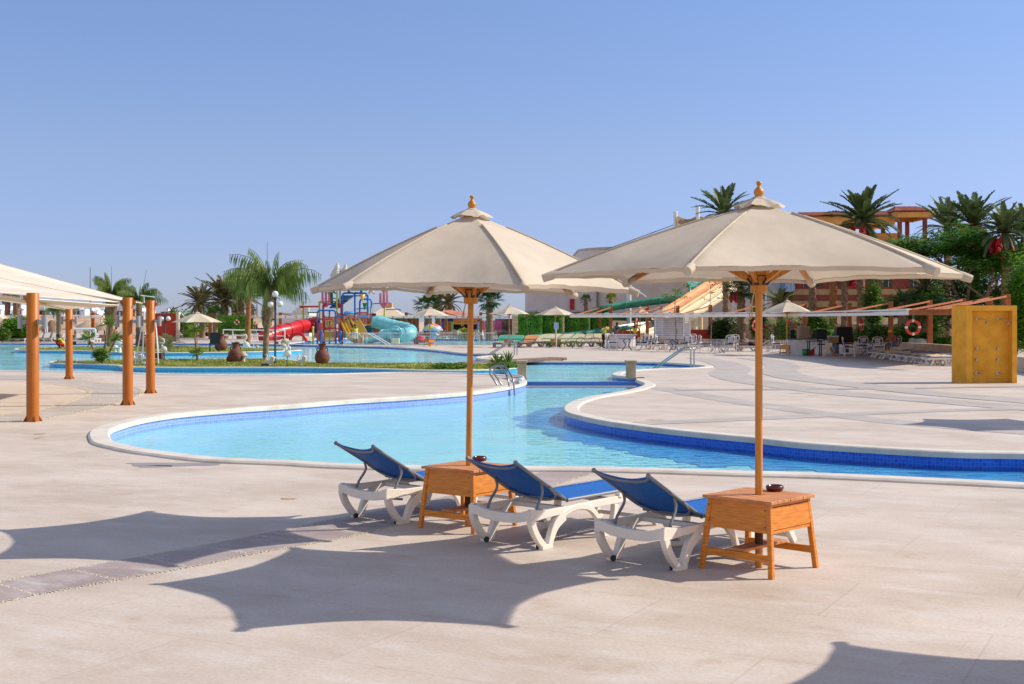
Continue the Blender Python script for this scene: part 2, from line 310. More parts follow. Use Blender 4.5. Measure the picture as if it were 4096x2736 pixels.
# the kid pool sits behind a strip of deck
kid = [Vector((p.x, max(p.y, 93.5) , 0)) for p in kid]
deckpoly = [Vector((-500, -30, 0)), Vector((500, -30, 0)), Vector((500, 170, 0)), Vector((-500, 170, 0))]
hole = catmull(Gs(near, .05), 6) + [Vector((15.5, 15.5, 0)), Vector((15.5, 19, 0))] + catmull(Gs(shore, .05), 6) + catmull(Gs(up2), 6) + catmull(Gs(up), 6) + catmull(Gs(farleft, .05), 6)
deck = fill2d('pool_deck', [deckpoly, hole, kid], 0, DECK); tag(deck, kind='structure')
sg = MB(); sg.grid(lambda u, v: Vector((-2500 + 5000 * u, 168 + 2500 * v ** 2, -.01 + 0.0)), 20, 12); tag(sg.build('ground', SAND), kind='structure')
def wall_strip(name, pl, z0, z1, mat, closed=False, flip=False):
    me = bpy.data.meshes.new(name); vs = []; fs = []; uvs = []; s = 0; pts = list(pl) + ([pl[0]] if closed else [])
    for i, p in enumerate(pts):
        if i: s += (Vector(p[:2]) - Vector(pts[i - 1][:2])).length
        vs += [(p[0], p[1], z0), (p[0], p[1], z1)]; uvs.append(s)
    for i in range(len(pts) - 1): fs.append((2 * i, 2 * i + 2, 2 * i + 3, 2 * i + 1))
    me.from_pydata(vs, [], fs); ul = me.uv_layers.new(name='uv')
    for p in me.polygons:
        for li, vi in zip(p.loop_indices, p.vertices): ul.data[li].uv = (uvs[vi // 2], vs[vi][2])
    o = mk(name, me, mat); tag(o, kind='structure'); return o
def coping(name, pl, wdt=.28, h=.04, closed=False, side=1, lip=.03, mat=None, zb=-.045):
    a = offset(pl, -lip * side, closed); b = offset(pl, wdt * side, closed); b0 = offset(pl, (wdt - .03) * side, closed); a0 = offset(pl, (-lip + .02) * side, closed)
    vs = []; n = len(pl)
    for i in range(n):
        for q, z in ((a[i], zb), (a[i], h - .015), (a0[i], h), (b0[i], h), (b[i], h - .02), (b[i], -.004)): vs.append((q[0], q[1], z))
    fs = []
    for i in range(n if closed else n - 1):
        j = (i + 1) % n
        for k in range(5): fs.append((i * 6 + k, i * 6 + k + 1, j * 6 + k + 1, j * 6 + k) if side > 0 else (i * 6 + k, j * 6 + k, j * 6 + k + 1, i * 6 + k + 1))
        fs.append((i * 6 + 5, i * 6, j * 6, j * 6 + 5))
    m = MB(); m.add(vs, fs); o = m.build(name, mat or COPE); tag(o, kind='structure'); return o
print('areas', area(main), area(upper), area(isl1), area(isl2), area(kid))
WL = -.15; FL = -.22; FU_ = -.14
nN = len(catmull(Gs(near, .05), 6)); nS = len(catmull(Gs(shore, .05), 6))
shore_w = [Vector((15.5, 19, 0))] + main[nN + 2: nN + 2 + nS]; left_w = main[nN + 2 + nS:] + main[:nN] + [Vector((15.5, 15.5, 0))]
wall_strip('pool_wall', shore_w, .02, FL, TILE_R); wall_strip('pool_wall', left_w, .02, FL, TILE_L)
upn = upper[:]; wall_strip('pool_wall', upper[:len(catmull(Gs(up), 6))], .02, FL, TILE_T)
wall_strip('pool_wall', upper[len(catmull(Gs(up), 6)):], .02, FL, TILE_R)
wall_strip('pool_wall', isl1, .055, FL, TILE_T, True); wall_strip('pool_wall', isl2, .055, FL, TILE_T, True); wall_strip('pool_wall', kid, .0, FL, TILE_R, True)
s_main = 1 if area(main) > 0 else -1
coping('pool_coping', shore_w[::1], closed=False, side=s_main); coping('pool_coping', left_w, closed=False, side=s_main)
s_up = 1 if area(upper) > 0 else -1
nU = len(catmull(Gs(up), 6)); coping('pool_coping', upper[:nU], .3, .03, closed=False, side=s_up); coping('pool_coping', upper[nU:], .3, .03, closed=False, side=s_up); s_k = 1 if area(kid) > 0 else -1; coping('pool_coping', kid, .3, .03, closed=True, side=s_k)
PALE = M('island_kerb', '#cfc8ba', .6, .1, 2)
for i_, il in enumerate((isl1, isl2)):
    s_ = -1 if area(il) > 0 else 1
    coping('island_kerb', il, .2, .065, closed=True, side=s_, mat=PALE, zb=.02)
    inn = offset(il, .15 * s_, True)
    lw = fill2d('lawn', [inn], .05, GRASS); tag(lw, kind='structure')
tag(fill2d('pool_floor', [main], FL + .004, FLOOR), kind='structure'); tag(fill2d('pool_floor', [upper], FU_, FLOOR), kind='structure'); tag(fill2d('pool_floor', [kid], FL, FLOOR), kind='structure')
tag(fill2d('water', [main], -.17, WATER), kind='structure'); tag(fill2d('water', [upper], -.10, WATER), kind='structure'); tag(fill2d('water', [kid], -.15, WATER), kind='structure')
# deep basin along the right shore (a darker floor set into the pale one)
dz = FL + .012
deepl = Gs([(2080, 1690), (2064, 1672), (2110, 1652), (2200, 1632), (2300, 1622), (2450, 1560), (2600, 1600), (3000, 1690), (4096, 1790), (4700, 1800), (4700, 1990), (4096, 1950), (3500, 1905), (3200, 1885), (2900, 1868), (2700, 1848), (2500, 1810), (2350, 1775), (2200, 1735), (2120, 1712)], 0)
k_ = (H - dz) / H
deepw = []
for p in catmull([Vector((p.x * k_, p.y * k_, 0)) for p in deepl], 14, True):
    q = noise.noise(Vector((p.x * 1.7, p.y * 1.7, 3))) * .28 + noise.noise(Vector((p.x * 5, p.y * 5, 1))) * .12; deepw.append(Vector((p.x + q, p.y + q * 1.3, 0)))
def in_main(p): return inside(p, main)
dg = MB(); NX, NY = 200, 150; x0, x1, y0, y1 = 0., 15.5, 10., 36.
# clip the basin polygon to the pool by cells
import collections
cells = []
for j in range(NY):
    for i in range(NX):
        cx_, cy_ = x0 + (i + .5) * (x1 - x0) / NX, y0 + (j + .5) * (y1 - y0) / NY
        if inside((cx_, cy_), deepw) and inside((cx_, cy_), main):
            a_ = (x0 + i * (x1 - x0) / NX, y0 + j * (y1 - y0) / NY); dx, dy = (x1 - x0) / NX, (y1 - y0) / NY
            dg.add([(a_[0], a_[1], dz), (a_[0] + dx, a_[1], dz), (a_[0] + dx, a_[1] + dy, dz), (a_[0], a_[1] + dy, dz)], [(0, 1, 2, 3)])
tag(dg.build('pool_basin', DEEP), kind='structure')
# weir between the two pools
wv = MB(); a = G(2096, 1514); b = G(2548, 1514); wall_strip('weir_wall', [Vector((a.x, a.y - .02, 0)), Vector((b.x, b.y - .02, 0))], -.115, FL, TILE_W)
wv.box(((a.x + b.x) / 2, a.y + .18, -.15), (b.x - a.x, .38, .11)); tag(wv.build('weir', TILE_W), kind='structure')
# ---------------- bands in the paving ----------------
def ribbon(name, cl, wid, z, mat, per=8):
    c = catmull(cl, per); l = offset(c, wid / 2, False); r = offset(c, -wid / 2, False); m = MB()
    m.add([(p[0], p[1], z) for p in l] + [(p[0], p[1], z) for p in r], [(i, i + 1, len(c) + i + 1, len(c) + i) for i in range(len(c) - 1)])
    o = m.build(name, mat); tag(o, kind='structure'); 
    if o.data.polygons[0].normal.z < 0: o.data.flip_normals()
    return l, r
upl = catmull(Gs([(-300, 2405), (0, 2329), (436, 2251), (811, 2183), (1179, 2111), (1320, 2080), (1558, 2037), (1695, 2006), (1838, 1975), (2010, 1935), (2133, 1899), (2195, 1884)]), 10)
lol = catmull(Gs([(-300, 2500), (0, 2412), (463, 2322), (750, 2271), (995, 2220), (1431, 2139), (1592, 2098), (1800, 2046), (2000, 1997), (2208, 1943), (2320, 1908), (2400, 1884)]), 10)
m = MB(); m.add([(p.x, p.y, .004) for p in upl] + [(p.x, p.y, .004) for p in lol], [(len(upl) + i, len(upl) + i + 1, i + 1, i) for i in range(len(upl) - 1)]); tag(m.build('paving_band', BAND), kind='structure')
PEB = M('pebbles', '#b0a289', .75, .3, 40, c2='#d2c7b0')
pb = MB(); OCT = [(1, 0, 0), (-1, 0, 0), (0, 1, 0), (0, -1, 0), (0, 0, 1), (.7, .7, .5), (-.7, .7, .5), (.7, -.7, .5), (-.7, -.7, .5)]
def pebble(x, y, r):
    a0 = rnd(0, 6.3); n = 6; vs = [(x + math.cos(a0 + i * 1.047) * r * rnd(.8, 1.15), y + math.sin(a0 + i * 1.047) * r * rnd(.8, 1.15), .001) for i in range(n)]
    vs += [(x + math.cos(a0 + i * 1.047) * r * .6, y + math.sin(a0 + i * 1.047) * r * .6, r * .55) for i in range(n)]
    pb.add(vs, [(i, (i + 1) % n, n + (i + 1) % n, n + i) for i in range(n)] + [tuple(range(n, 2 * n))], True)
def peb_line(pts, rows=3, r=.011, step=.024):
    for i in range(len(pts) - 1):
        a, b = pts[i], pts[i + 1]; d = (b - a); l = d.length
        if l < 1e-5: continue
        t = d / l; nn = Vector((-t.y, t.x, 0)); k = max(1, int(l / step))
        for q in range(k):
            for rr in range(rows):
                p = a + t * (q + rnd(-.3, .3)) * l / k + nn * ((rr - (rows - 1) / 2) * r * 1.7 + rnd(-.006, .006)); pebble(p.x, p.y, r * rnd(.7, 1.15))
peb_line(upl, 2); peb_line(lol, 3)
for (xa, ya), (xb, yb) in [((0, 2340), (150, 2385)), ((290, 2283), (470, 2321)), ((560, 2228), (750, 2271)), ((815, 2185), (1000, 2219)), ((1030, 2143), (1230, 2172)), ((1240, 2100), (1450, 2137)), ((1420, 2066), (1600, 2096)), ((1640, 2018), (1800, 2045)), ((1850, 1972), (2010, 1993)), ((2090, 1912), (2290, 1920))]:
    peb_line([G(xa, ya), G(xb, yb)], 2)
DARKP = M('dull_pebbles', '#b0a89c', .8, .2, 8)
def bandline(cl, wid): 
    l, r = ribbon('paving_band', Gs(cl), wid, .004, GREYB); return l, r
lines2 = []
for cl, wd in (([(2640, 1550), (2750, 1572), (2900, 1598), (3080, 1625), (3300, 1655), (3600, 1690), (4096, 1730), (4500, 1760)], .75),
               ([(2560, 1694), (2900, 1680), (3200, 1667), (3450, 1655), (3800, 1641), (4200, 1634)], .62),
               ([(2800, 1433), (2880, 1450), (2935, 1474), (2915, 1498), (2990, 1522), (3150, 1546), (3400, 1576), (3700, 1600), (4200, 1640)], 1.3),
               ([(3000, 1432), (3080, 1445), (3130, 1467), (3115, 1488), (3200, 1513), (3450, 1543), (3800, 1580), (4300, 1620)], 1.3),
               ([(2700, 1560), (3300, 1557), (4200, 1545)], .5)):
    zz = .004 + .0008 * len(lines2); l, r = ribbon('paving_band', Gs(cl), wd, zz, GREYB); lines2 += [l, r]
lo = [(-200, 1712), (0, 1693), (200, 1669), (400, 1633), (535, 1592), (568, 1570), (535, 1549), (400, 1530), (150, 1506), (-200, 1498)]
li = [(-200, 1676), (0, 1662), (200, 1629), (325, 1590), (358, 1570), (325, 1553), (200, 1536), (0, 1521), (-200, 1515)]
lo, li = catmull(Gs(lo), 8), catmull(Gs(li), 8); k = min(len(lo), len(li)); lo2 = [lo[int(i * (len(lo) - 1) / (k - 1))] for i in range(k)]; li2 = [li[int(i * (len(li) - 1) / (k - 1))] for i in range(k)]
m = MB(); m.add([(p.x, p.y, .004) for p in lo2] + [(p.x, p.y, .004) for p in li2], [(i, k + i, k + i + 1, i + 1) for i in range(k - 1)]); q = m.build('paving_band', GREYB); tag(q, kind='structure')
if q.data.polygons[0].normal.z < 0: q.data.flip_normals()
peb_line(lo2, 3, .022, .06); peb_line(li2, 3, .022, .06)
for q_ in range(7):
    t0 = [G(230 + q_ * 25, 1516 + q_ * 17), G(420 + q_ * 10, 1517 + q_ * 17)]; peb_line(t0, 1, .03, .08)
tag(pb.build('pebble_border', PEB), 'rows of cream pebbles edging the purple paving band', 'pebbles', kind='stuff')

# stains lying on the paving
def stain(x, y, rx, ry, mat, seed):
    c = G(x, y); n = 40; vs = []
    for i in range(n):
        a = i * 2 * math.pi / n; q = 1 + .45 * noise.noise(Vector((math.cos(a) * 1.6, math.sin(a) * 1.6, seed))) + .15 * noise.noise(Vector((math.cos(a) * 5, math.sin(a) * 5, seed))); vs.append((c.x + math.cos(a) * rx * q, c.y + math.sin(a) * ry * q, .0025))
    m = MB(); m.add(vs, [tuple(range(n))]); tag(m.build('paving_stain', mat), kind='structure')
WET = M('damp_stone', '#94897f', .35, .12, 3); RUS = M('rust_stain', '#a07850', .7, c2='#bda488', sc_=9)
for x, y, rx, ry, mt in ((700, 1857, .55, .22, WET), (620, 1866, .25, .1, WET), (155, 1736, .10, .12, RUS), (152, 1752, .05, .18, RUS), (2624, 1680, .16, .10, RUS), (3185, 1573, .18, .12, RUS), (3250, 1583, .14, .10, RUS), (1150, 1995, .08, .05, RUS)): stain(x, y, rx, ry, mt, x * .01)
# ---------------- umbrellas, tables, loungers ----------------
def wood(name, c, c2, st=(1, 1, 12), rough=.45, s=3):
    return M(name, c, rough, c2=c2, sc_=s, stretch=st, bump=.05, bsc=20)
TEAK = wood('teak', '#b47020', '#d08c3a', (14, 14, 1.0)); TEAKT = wood('teak_table', '#c06a16', '#dc8c2c', (2.2, 2.2, 22), .45, 3.4)
TEAKTOP = wood('teak_table_top', '#ad6430', '#d39560', (2., 18, 2), .6); DKW = M('dark_wood', '#4a2c17', .7, .4, 8)
def cloth_mat(name, a, b_, trans):
    m = M(name, a, .9, c2=b_, sc_=1.1, bump=0, trans=trans, spec=.1)
    N = m.node_tree.nodes; L = m.node_tree.links; tc = N.new('ShaderNodeTexCoord')
    w1 = N.new('ShaderNodeTexNoise'); w1.inputs['Scale'].default_value = 1.6; w1.inputs['Detail'].default_value = 5; w1.inputs['Distortion'].default_value = .35; L.new(tc.outputs['Object'], w1.inputs['Vector'])
    w2 = N.new('ShaderNodeTexNoise'); w2.inputs['Scale'].default_value = 260; L.new(tc.outputs['Object'], w2.inputs['Vector'])
    a1 = N.new('ShaderNodeMath'); a1.operation = 'MULTIPLY_ADD'; a1.inputs[1].default_value = .03; L.new(w2.outputs[0], a1.inputs[0]); L.new(w1.outputs[0], a1.inputs[2])
    bp = N.new('ShaderNodeBump'); bp.inputs['Strength'].default_value = .3; bp.inputs['Distance'].default_value = .05; L.new(a1.outputs[0], bp.inputs['Height'])
    L.new(bp.outputs[0], N['Principled BSDF'].inputs['Normal']); L.new(bp.outputs[0], N['Translucent BSDF'].inputs['Normal']); return m
CLOTH = cloth_mat('umbrella_canvas', '#cfc1ab', '#d9ccb8', .22)
METALG = M('grey_metal', '#6d7076', .45, .15, 10, metal=.35); DARKM = M('dark_metal', '#2a2a2c', .5, .3, 8)
CHROME = M('chrome_steel', '#94989e', .25, .1, 4, metal=.95)
def umbrella(label, loc, rz, Rr=1.53, ztip=2.10, drop=.56, group=None, lean=0., detail=True, ztop=None, base_r=.027):
    """six-ribbed wooden parasol; rz = direction of the first rib"""
    t = thing('umbrella', label, 'umbrella', loc, 0, group)
    zt = ztip + drop; n = 6; d = [Vector((math.cos(rz + k * math.pi / 3), math.sin(rz + k * math.pi / 3), 0)) for k in range(n)]
    m = MB(); m.tube([(0, 0, .0), (0, 0, .5), (0, 0, zt + .02)], [base_r, base_r, base_r * .93], 14); m.build('pole', TEAK, t)
    def prof(v): return zt - drop * (v * .80 + .20 * v * v)
    r0 = .03
    def surf(k, u, v):
        a, b = d[k], d[(k + 1) % n]; l = a.lerp(b, u); e = 4 * u * (1 - u)
        vv = v * (1 - .15 * e * v * v); rr = r0 + (Rr - r0) * vv
        z = prof(v) + .055 * e * v * (1 - v) * 0 - .035 * e * v * (1.15 - v)
        # flying folds along the edge
        z += (.0035 * math.sin(u * 19 + k * 2.1) * v ** 3 + .002 * math.sin(u * 41 + k) * v ** 2) * (e ** .5)
        return Vector((l.x * rr, l.y * rr, z - (drop * (v - vv) * -1.0) * .3))
    c = MB()
    nu, nv = (20, 14) if detail else (8, 5)
    for k in range(n): c.grid(lambda u, v, k=k: surf(k, u, v), nu, nv)
    cn = c.build('canopy', CLOTH, t); 
    if detail:
        bm = bmesh.new(); bm.from_mesh(cn.data); bmesh.ops.remove_doubles(bm, verts=bm.verts, dist=.0005); bm.to_mesh(cn.data); bm.free()
        for e in cn.data.edges: pass
        # hem hanging inside the edge and corner pockets
        h = MB()
        for k in range(n):
            h.grid(lambda u, v, k=k: surf(k, u, 1) * 1.0 + Vector((0, 0, -.003 - .028 * v)) - (d[k].lerp(d[(k + 1) % n], u)) * .012 * v, 20, 1)
            tip = d[k] * (Rr + .0) + Vector((0, 0, prof(1)))
            h.tube([tip - d[k] * .13 + Vector((0, 0, .02)), tip - d[k] * .03 + Vector((0, 0, -.008)), tip + d[k] * .035 + Vector((0, 0, -.03))], [.012, .034, .03], 10)
        h.build('hem', CLOTH, cn)
        s = MB()
        for k in range(n):
            pts = [d[k] * (r0 + (Rr - r0) * v) + Vector((0, 0, prof(v) + .004)) for v in [i / 10 for i in range(2, 11)]]
            s.tube(pts, .009, 6)
        s.build('seam', CLOTH, cn)
    v_ = MB(); 
    def vent(u, v):
        a = u * 2 * math.pi + rz; w_ = .055 + .15 * v
        fl = .012 * math.sin(a * 6 + .7) * v + .008 * math.sin(a * 11) * v
        hexr = math.cos(math.pi / 6) / math.cos(((a - rz) % (math.pi / 3)) - math.pi / 6); hexr = 1 / hexr if hexr > 0 else 1
        rr = w_ * (1.0 / max(.86, hexr) * .95)
        return Vector((math.cos(a) * rr, math.sin(a) * rr, zt + .045 - .065 * v ** 1.3 + fl * .8))
    v_.grid(vent, 36, 6); v_.lathe([(.0, .06), (.04, .056), (.058, .044)], (0, 0, zt), 18); v_.build('vent_cap', CLOTH, t)
    f = MB(); zf = zt + .055; f.lathe([(a_ * .8, b_ * .86) for a_, b_ in [(.034, 0), (.038, .006), (.036, .012), (.046, .03), (.047, .045), (.04, .062), (.024, .078), (.014, .09), (.016, .098), (.024, .108), (.026, .118), (.022, .13), (.0, .136)]] if detail else [(.03, 0), (.046, .04), (.014, .09), (.026, .118), (0, .136)], (0, 0, zf), 18); f.build('finial', TEAK, t)
    zh = ztip + .02
    hb = MB(); hb.lathe([(.0, -.15), (.058, -.15), (.062, -.14), (.062, -.095), (.054, -.09), (.054, -.05), (.085, .01), (.095, .04), (.095, .10), (.04, .105)], (0, 0, zh), 12, smooth=False); hb.build('hub', TEAK, t)
    h2 = MB(); h2.lathe([(.0, -.06), (.07, -.06), (.075, -.02), (.075, .03), (.03, .05)], (0, 0, zt - .04), 12, smooth=False); h2.build('top_hub', TEAK, t)
    for k in range(n):
        r_ = MB(); a = d[k] * .05 + Vector((0, 0, prof(.05) - .05)); b = d[k] * (Rr * .985) + Vector((0, 0, prof(.985) - .022)); r_.beam(a, b, .022, .034); rb = r_.build('rib', TEAK, t)
        s_ = MB(); mid = d[k] * (Rr * .42) + Vector((0, 0, prof(.42) - .045)); s_.beam(d[k] * .06 + Vector((0, 0, zh - .065)), mid, .026, .036); s_.build('strut', TEAK, rb)
    if detail:
        b_ = MB(); b_.torus((0, 0, zh - .03), .082, .004, 'z', 24, 5); b_.build('hub_ring', DARKM, t)
        for k in range(n):
            q = MB(); q.beam(d[k] * .05 + Vector((0, 0, zh - .10)), d[k] * .088 + Vector((0, 0, zh - .045)), .03, .014); q.build('hinge', DARKM, t)
        c_ = MB(); ro = [Vector((-.03, -.035, zh - .09)), Vector((-.045, -.05, zh - .16)), Vector((-.07, -.055, zh - .26)), Vector((-.075, -.05, zh - .34)), Vector((-.06, -.04, zh - .33)), Vector((-.055, -.045, zh - .2)), Vector((-.02, -.04, zh - .09))]
        c_.tube(catmull(ro, 5), .0045, 6); c_.build('pull_rope', M('rope', '#b09a74', .9), t)
        w_ = MB(); w_.torus((0, 0, 1.30), base_r + .002, .0025, 'z', 18, 5); w_.build('pole_wire', M('rope', '#b09a74', .9), t)
    t.rotation_euler = (0, lean, 0)
    return t
U2L, U1L = (1.782, 9.24, 0), (-.381, 11.1, 0)
u2 = umbrella('large cream parasol, nearest on the right, through the table with the knotty shelf', U2L, R(-90 - 27), 1.53, 2.115, .505)
u1 = umbrella('large cream parasol left of the nearest one, its table between two blue loungers', U1L, R(-90 + 18.5), 1.42, 2.06, .64, lean=R(.7))
# cloth care tag under the second canopy
umbrella('cream parasol just outside the right edge casting its shadow in the lower corner', (4.95, 6.15, 0), R(-70), 1.5, 2.1, .56)
umbrella('cream parasol beyond the right edge whose shadow lies near the deep pool', (10.9, 22.5, 0), R(-60), 1.55, 2.1, .56, detail=False)

def side_table(label, loc, rz, extra=True):
    t = thing('side_table', label, 'table', loc, rz); h = .53; s = .29; f = .31
    tp = MB()
    for i in range(7):
        y = -s + (i + .5) * 2 * s / 7
        if i == 3:
            tp.box((-.162, y, h - .011), (2 * s - .3 - .02, 2 * s / 7 - .003, .022)); tp.box((.162, y, h - .011), (2 * s - .3 - .02, 2 * s / 7 - .003, .022))
        else: tp.box((0, y, h - .011), (2 * s + rnd(-.004, .004), 2 * s / 7 - .003, .022))
    tp.build('tabletop', TEAKTOP, t, bevel=.002)
    for i, j in ((-1, -1), (1, -1), (1, 1), (-1, 1)):
        l = MB(); l.beam((i * (f - .018), j * (f - .018), .0), (i * (s - .045), j * (s - .045), h - .024), .036, .036); l.build('leg', TEAKT, t, bevel=.003)
    def face(sx, ax, z0, z1, out, th=.014, inset=.014):
        # vertical splayed board between two legs on one face
        def off(z): return (f - .018) + (s - .045 - f + .018) * z / (h - .024) + .012 + out
        a0, a1 = off(z0), off(z1); w0, w1 = off(z0) - inset, off(z1) - inset
        vs = []
        for o_, q in ((0, z0), (0, z1)):
            for sgn in (-1, 1):
                for tt in (0, -th):
                    aa = (a0 if q == z0 else a1) + tt; ww = (w0 if q == z0 else w1); p = (sx * aa, sgn * ww) if ax == 'x' else (sgn * ww, sx * aa); vs.append((p[0], p[1], q))
        # order: z0:-out,-in,+out,+in ; z1 same
        return vs, [(0, 2, 3, 1), (4, 5, 7, 6), (0, 4, 6, 2), (1, 3, 7, 5), (0, 1, 5, 4), (2, 6, 7, 3)]
    for sx, ax in ((-1, 'x'), (-1, 'y'), (1, 'y')):
        p = MB(); p.add(*face(sx, ax, h - .20, h - .045, -.004)); q = p.build('apron_panel', TEAKT, t)
        p = MB(); p.add(*face(sx, ax, h - .225, h - .20, -.001, .02)); p.add(*face(sx, ax, h - .045, h - .024, -.001, .02)); p.build('rail', TEAKT, t)
    p = MB(); p.add(*face(1, 'x', h - .205, h - .05, .004, .018, .03)); p.build('drawer', TEAKT, t, bevel=.004)
    p = MB(); p.add(*face(1, 'x', h - .228, h - .208, -.001, .02)); p.add(*face(1, 'x', h - .045, h - .024, -.001, .02)); p.build('rail', TEAKT, t)
    for j in (-1, 1):
        p = MB(); p.beam((-f + .03, j * (f - .028), .13), (f - .03, j * (f - .028), .13), .022, .05); p.build('stretcher', TEAKT, t, bevel=.002)
    p = MB(); p.box((-.0, 0, .166), (.13, 2 * f - .06, .02)); p.build('shelf_board', TEAKTOP, t, bevel=.002)
    for sx in (-1, 1):
        for zz in (h - .065, h - .18): q = MB(); q.cyl((sx * (f - .075), -(f - .0 - .028), zz), (sx * (f - .075), -(f - .0 - .02), zz), .0045, 8); q.build('screw', DARKM, t)
    k = MB(); k.cyl((0, 0, .177), (0, 0, .29), .0295, 14); k.build('pole_sleeve', DKW, t)
    return t
t2 = side_table('orange wood side table at the foot of the nearest parasol, clear view of its drawer', U2L, R(-44))
t1 = side_table('orange wood side table under the left large parasol, partly hidden by a lounger back', U1L, R(-36.5))
BOWL = M('reddish_clay_glaze', '#4a160c', .22, .3, 6, spec=.6)
def ashtray(label, loc):
    m = MB(); m.lathe([(0, 0), (.045, 0), (.058, .006), (.066, .022), (.064, .038), (.055, .044), (.05, .04), (.046, .02), (0, .012)], (0, 0, 0), 28)
    o = m.build('ashtray', BOWL, None, loc=loc); tag(o, label, 'ashtray', 'clay ashtrays on the side tables'); return o
ashtray('round brown clay ashtray on the nearest side table, right of the parasol pole', (1.934, 9.42, .53)); ashtray('round brown clay ashtray on the left side table, right of the parasol pole', (-.29, 11.42, .53))

PLAS = M('cream_plastic', '#ddd3c4', .38, .05, 3, c2='#e6ddd0', spec=.5); PLASW = M('white_plastic', '#d8d4cc', .4, .05, 3, spec=.5)
SLING = M('blue_sling', '#0a5cb0', .6, .08, 30, c2='#0f6ec4', bump=.1, bsc=300, trans=.14); TUBE = M('anthracite_tube', '#7a7c82', .35, .12, 10, metal=.2)
SLINGN = M('navy_cushion', '#0a1f57', .7, .1, 20); TOWEL = M('cream_towel', '#cdb58e', .95, .15, 8, bump=.4, bsc=60)
def lounger(label, loc, rz, group=None, ang=29., plas=None, sling=None):
    """local x: head (0) to foot (+); origin midway between the two head feet"""
    P_ = plas or PLAS; S_ = sling or SLING
    t = thing('sun_lounger', label, 'sun lounger', loc, rz, group); wy = .315
    fr = MB()
    for s in (-1, 1):
        top = [(-.21, .255), (-.20, .325), (-.12, .318), (.0, .305), (.6, .312), (1.2, .315), (1.55, .31), (1.66, .30)]
        bot = [(-.205, .235), (-.12, .235), (.0, .245), (.6, .255), (1.2, .258), (1.55, .255), (1.66, .255)]
        pts = catmull([Vector((x, 0, z)) for x, z in top], 4); pb_ = catmull([Vector((x, 0, z)) for x, z in bot], 5)
        k = 24; T = [pts[int(i * (len(pts) - 1) / k)] for i in range(k + 1)]; B = [pb_[int(i * (len(pb_) - 1) / k)] for i in range(k + 1)]
        yo, yi = s * (wy + .02), s * (wy - .018)
        vs = [(p.x, yo, p.z) for p in T] + [(p.x, yo, p.z) for p in B] + [(p.x, yi, p.z) for p in T] + [(p.x, yi, p.z) for p in B]; K = k + 1; fs = []
        for i in range(k): fs += [(i, i + 1, K + i + 1, K + i), (2 * K + i, 3 * K + i, 3 * K + i + 1, 2 * K + i + 1), (i, 2 * K + i, 2 * K + i + 1, i + 1), (K + i, K + i + 1, 3 * K + i + 1, 3 * K + i)]
        fs += [(0, K, 3 * K, 2 * K), (k, 2 * K + k, 3 * K + k, K + k)]; fr.add(vs, fs)
    # curved head crossbar
    fr.grid(lambda u, v: Vector((-.215 - .035 * math.sin(u * math.pi) * 0 + .05 * math.sin(u * math.pi), -.335 + .67 * u, (.315 if u < .12 or u > .88 else .315 - .04 * math.sin((u - .12) / .76 * math.pi) ** .5) - .075 * v)), 24, 2)
    fr.grid(lambda u, v: Vector((-.17 + .05 * math.sin(u * math.pi), -.335 + .67 * u, (.315 if u < .12 or u > .88 else .315 - .04 * math.sin((u - .12) / .76 * math.pi) ** .5) - .075 * v)), 24, 2)
    fr.grid(lambda u, v: Vector((-.215 + .045 * v + .05 * math.sin(u * math.pi), -.335 + .67 * u, (.315 if u < .12 or u > .88 else .315 - .04 * math.sin((u - .12) / .76 * math.pi) ** .5))), 24, 1)
    for x in (.34, 1.0, 1.6): fr.box((x, 0, .27), (.06, .62, .035))
    fr.build('frame', P_, t, bevel=.004, seg=2)
    def limb(mb, pts, w0, w1, s, th=.05):
        c = catmull([Vector((x, 0, z)) for x, z in pts], 6); n = len(c); vs = []
        for i, p in enumerate(c):
            tt = (c[min(i + 1, n - 1)] - c[max(i - 1, 0)]).normalized(); nn = Vector((tt.z, 0, -tt.x)); wv_ = (w0 + (w1 - w0) * i / (n - 1)) / 2
            for a, y in ((-1, -th / 2), (1, -th / 2), (1, th / 2), (-1, th / 2)): q = p + nn * wv_ * a; vs.append((q.x, s * (wy + .004) + y, max(q.z, 0.0)))
        fs = []
        for i in range(n - 1):
            for j in range(4): fs.append((i * 4 + j, i * 4 + (j + 1) % 4, (i + 1) * 4 + (j + 1) % 4, (i + 1) * 4 + j))
        fs += [(3, 2, 1, 0), (n * 4 - 4, n * 4 - 3, n * 4 - 2, n * 4 - 1)]; mb.add(vs, fs)
    for s in (-1, 1):
        m = MB(); limb(m, [(-.185, .25), (-.155, .17), (-.09, .08), (-.02, .018)], .06, .05, s); limb(m, [(.03, .018), (.06, .09), (.11, .17), (.22, .24)], .05, .085, s); m.box((0, s * (wy + .004), .02), (.13, .052, .04)); m.build('leg', P_, t, bevel=.005, seg=2)
        m = MB(); limb(m, [(.08, .13), (.16, .22), (.30, .275), (.45, .285), (.58, .25), (.68, .16), (.75, .018)], .05, .045, s, .046); m.build('side_arch', P_, t, bevel=.005)
        m = MB(); limb(m, [(.75, .018), (.86, .018)], .036, .036, s); limb(m, [(.85, .02), (.90, .12), (.93, .25)], .05, .06, s); limb(m, [(.98, .30), (.99, .33)], .05, .04, s); m.build('leg', P_, t, bevel=.005)
        m = MB(); limb(m, [(1.40, .25), (1.47, .12), (1.55, .012)], .075, .05, s); m.build('leg', P_, t, bevel=.005)
        w_ = MB(); w_.cyl((-.05, s * (wy - .04), .022), (-.05, s * (wy - .015), .022), .022, 12); w_.build('wheel', DARKM, t)
    m = MB(); m.box((1.5, 0, .07), (.03, .6, .035)); m.build('foot_bar', P_, t, bevel=.004)
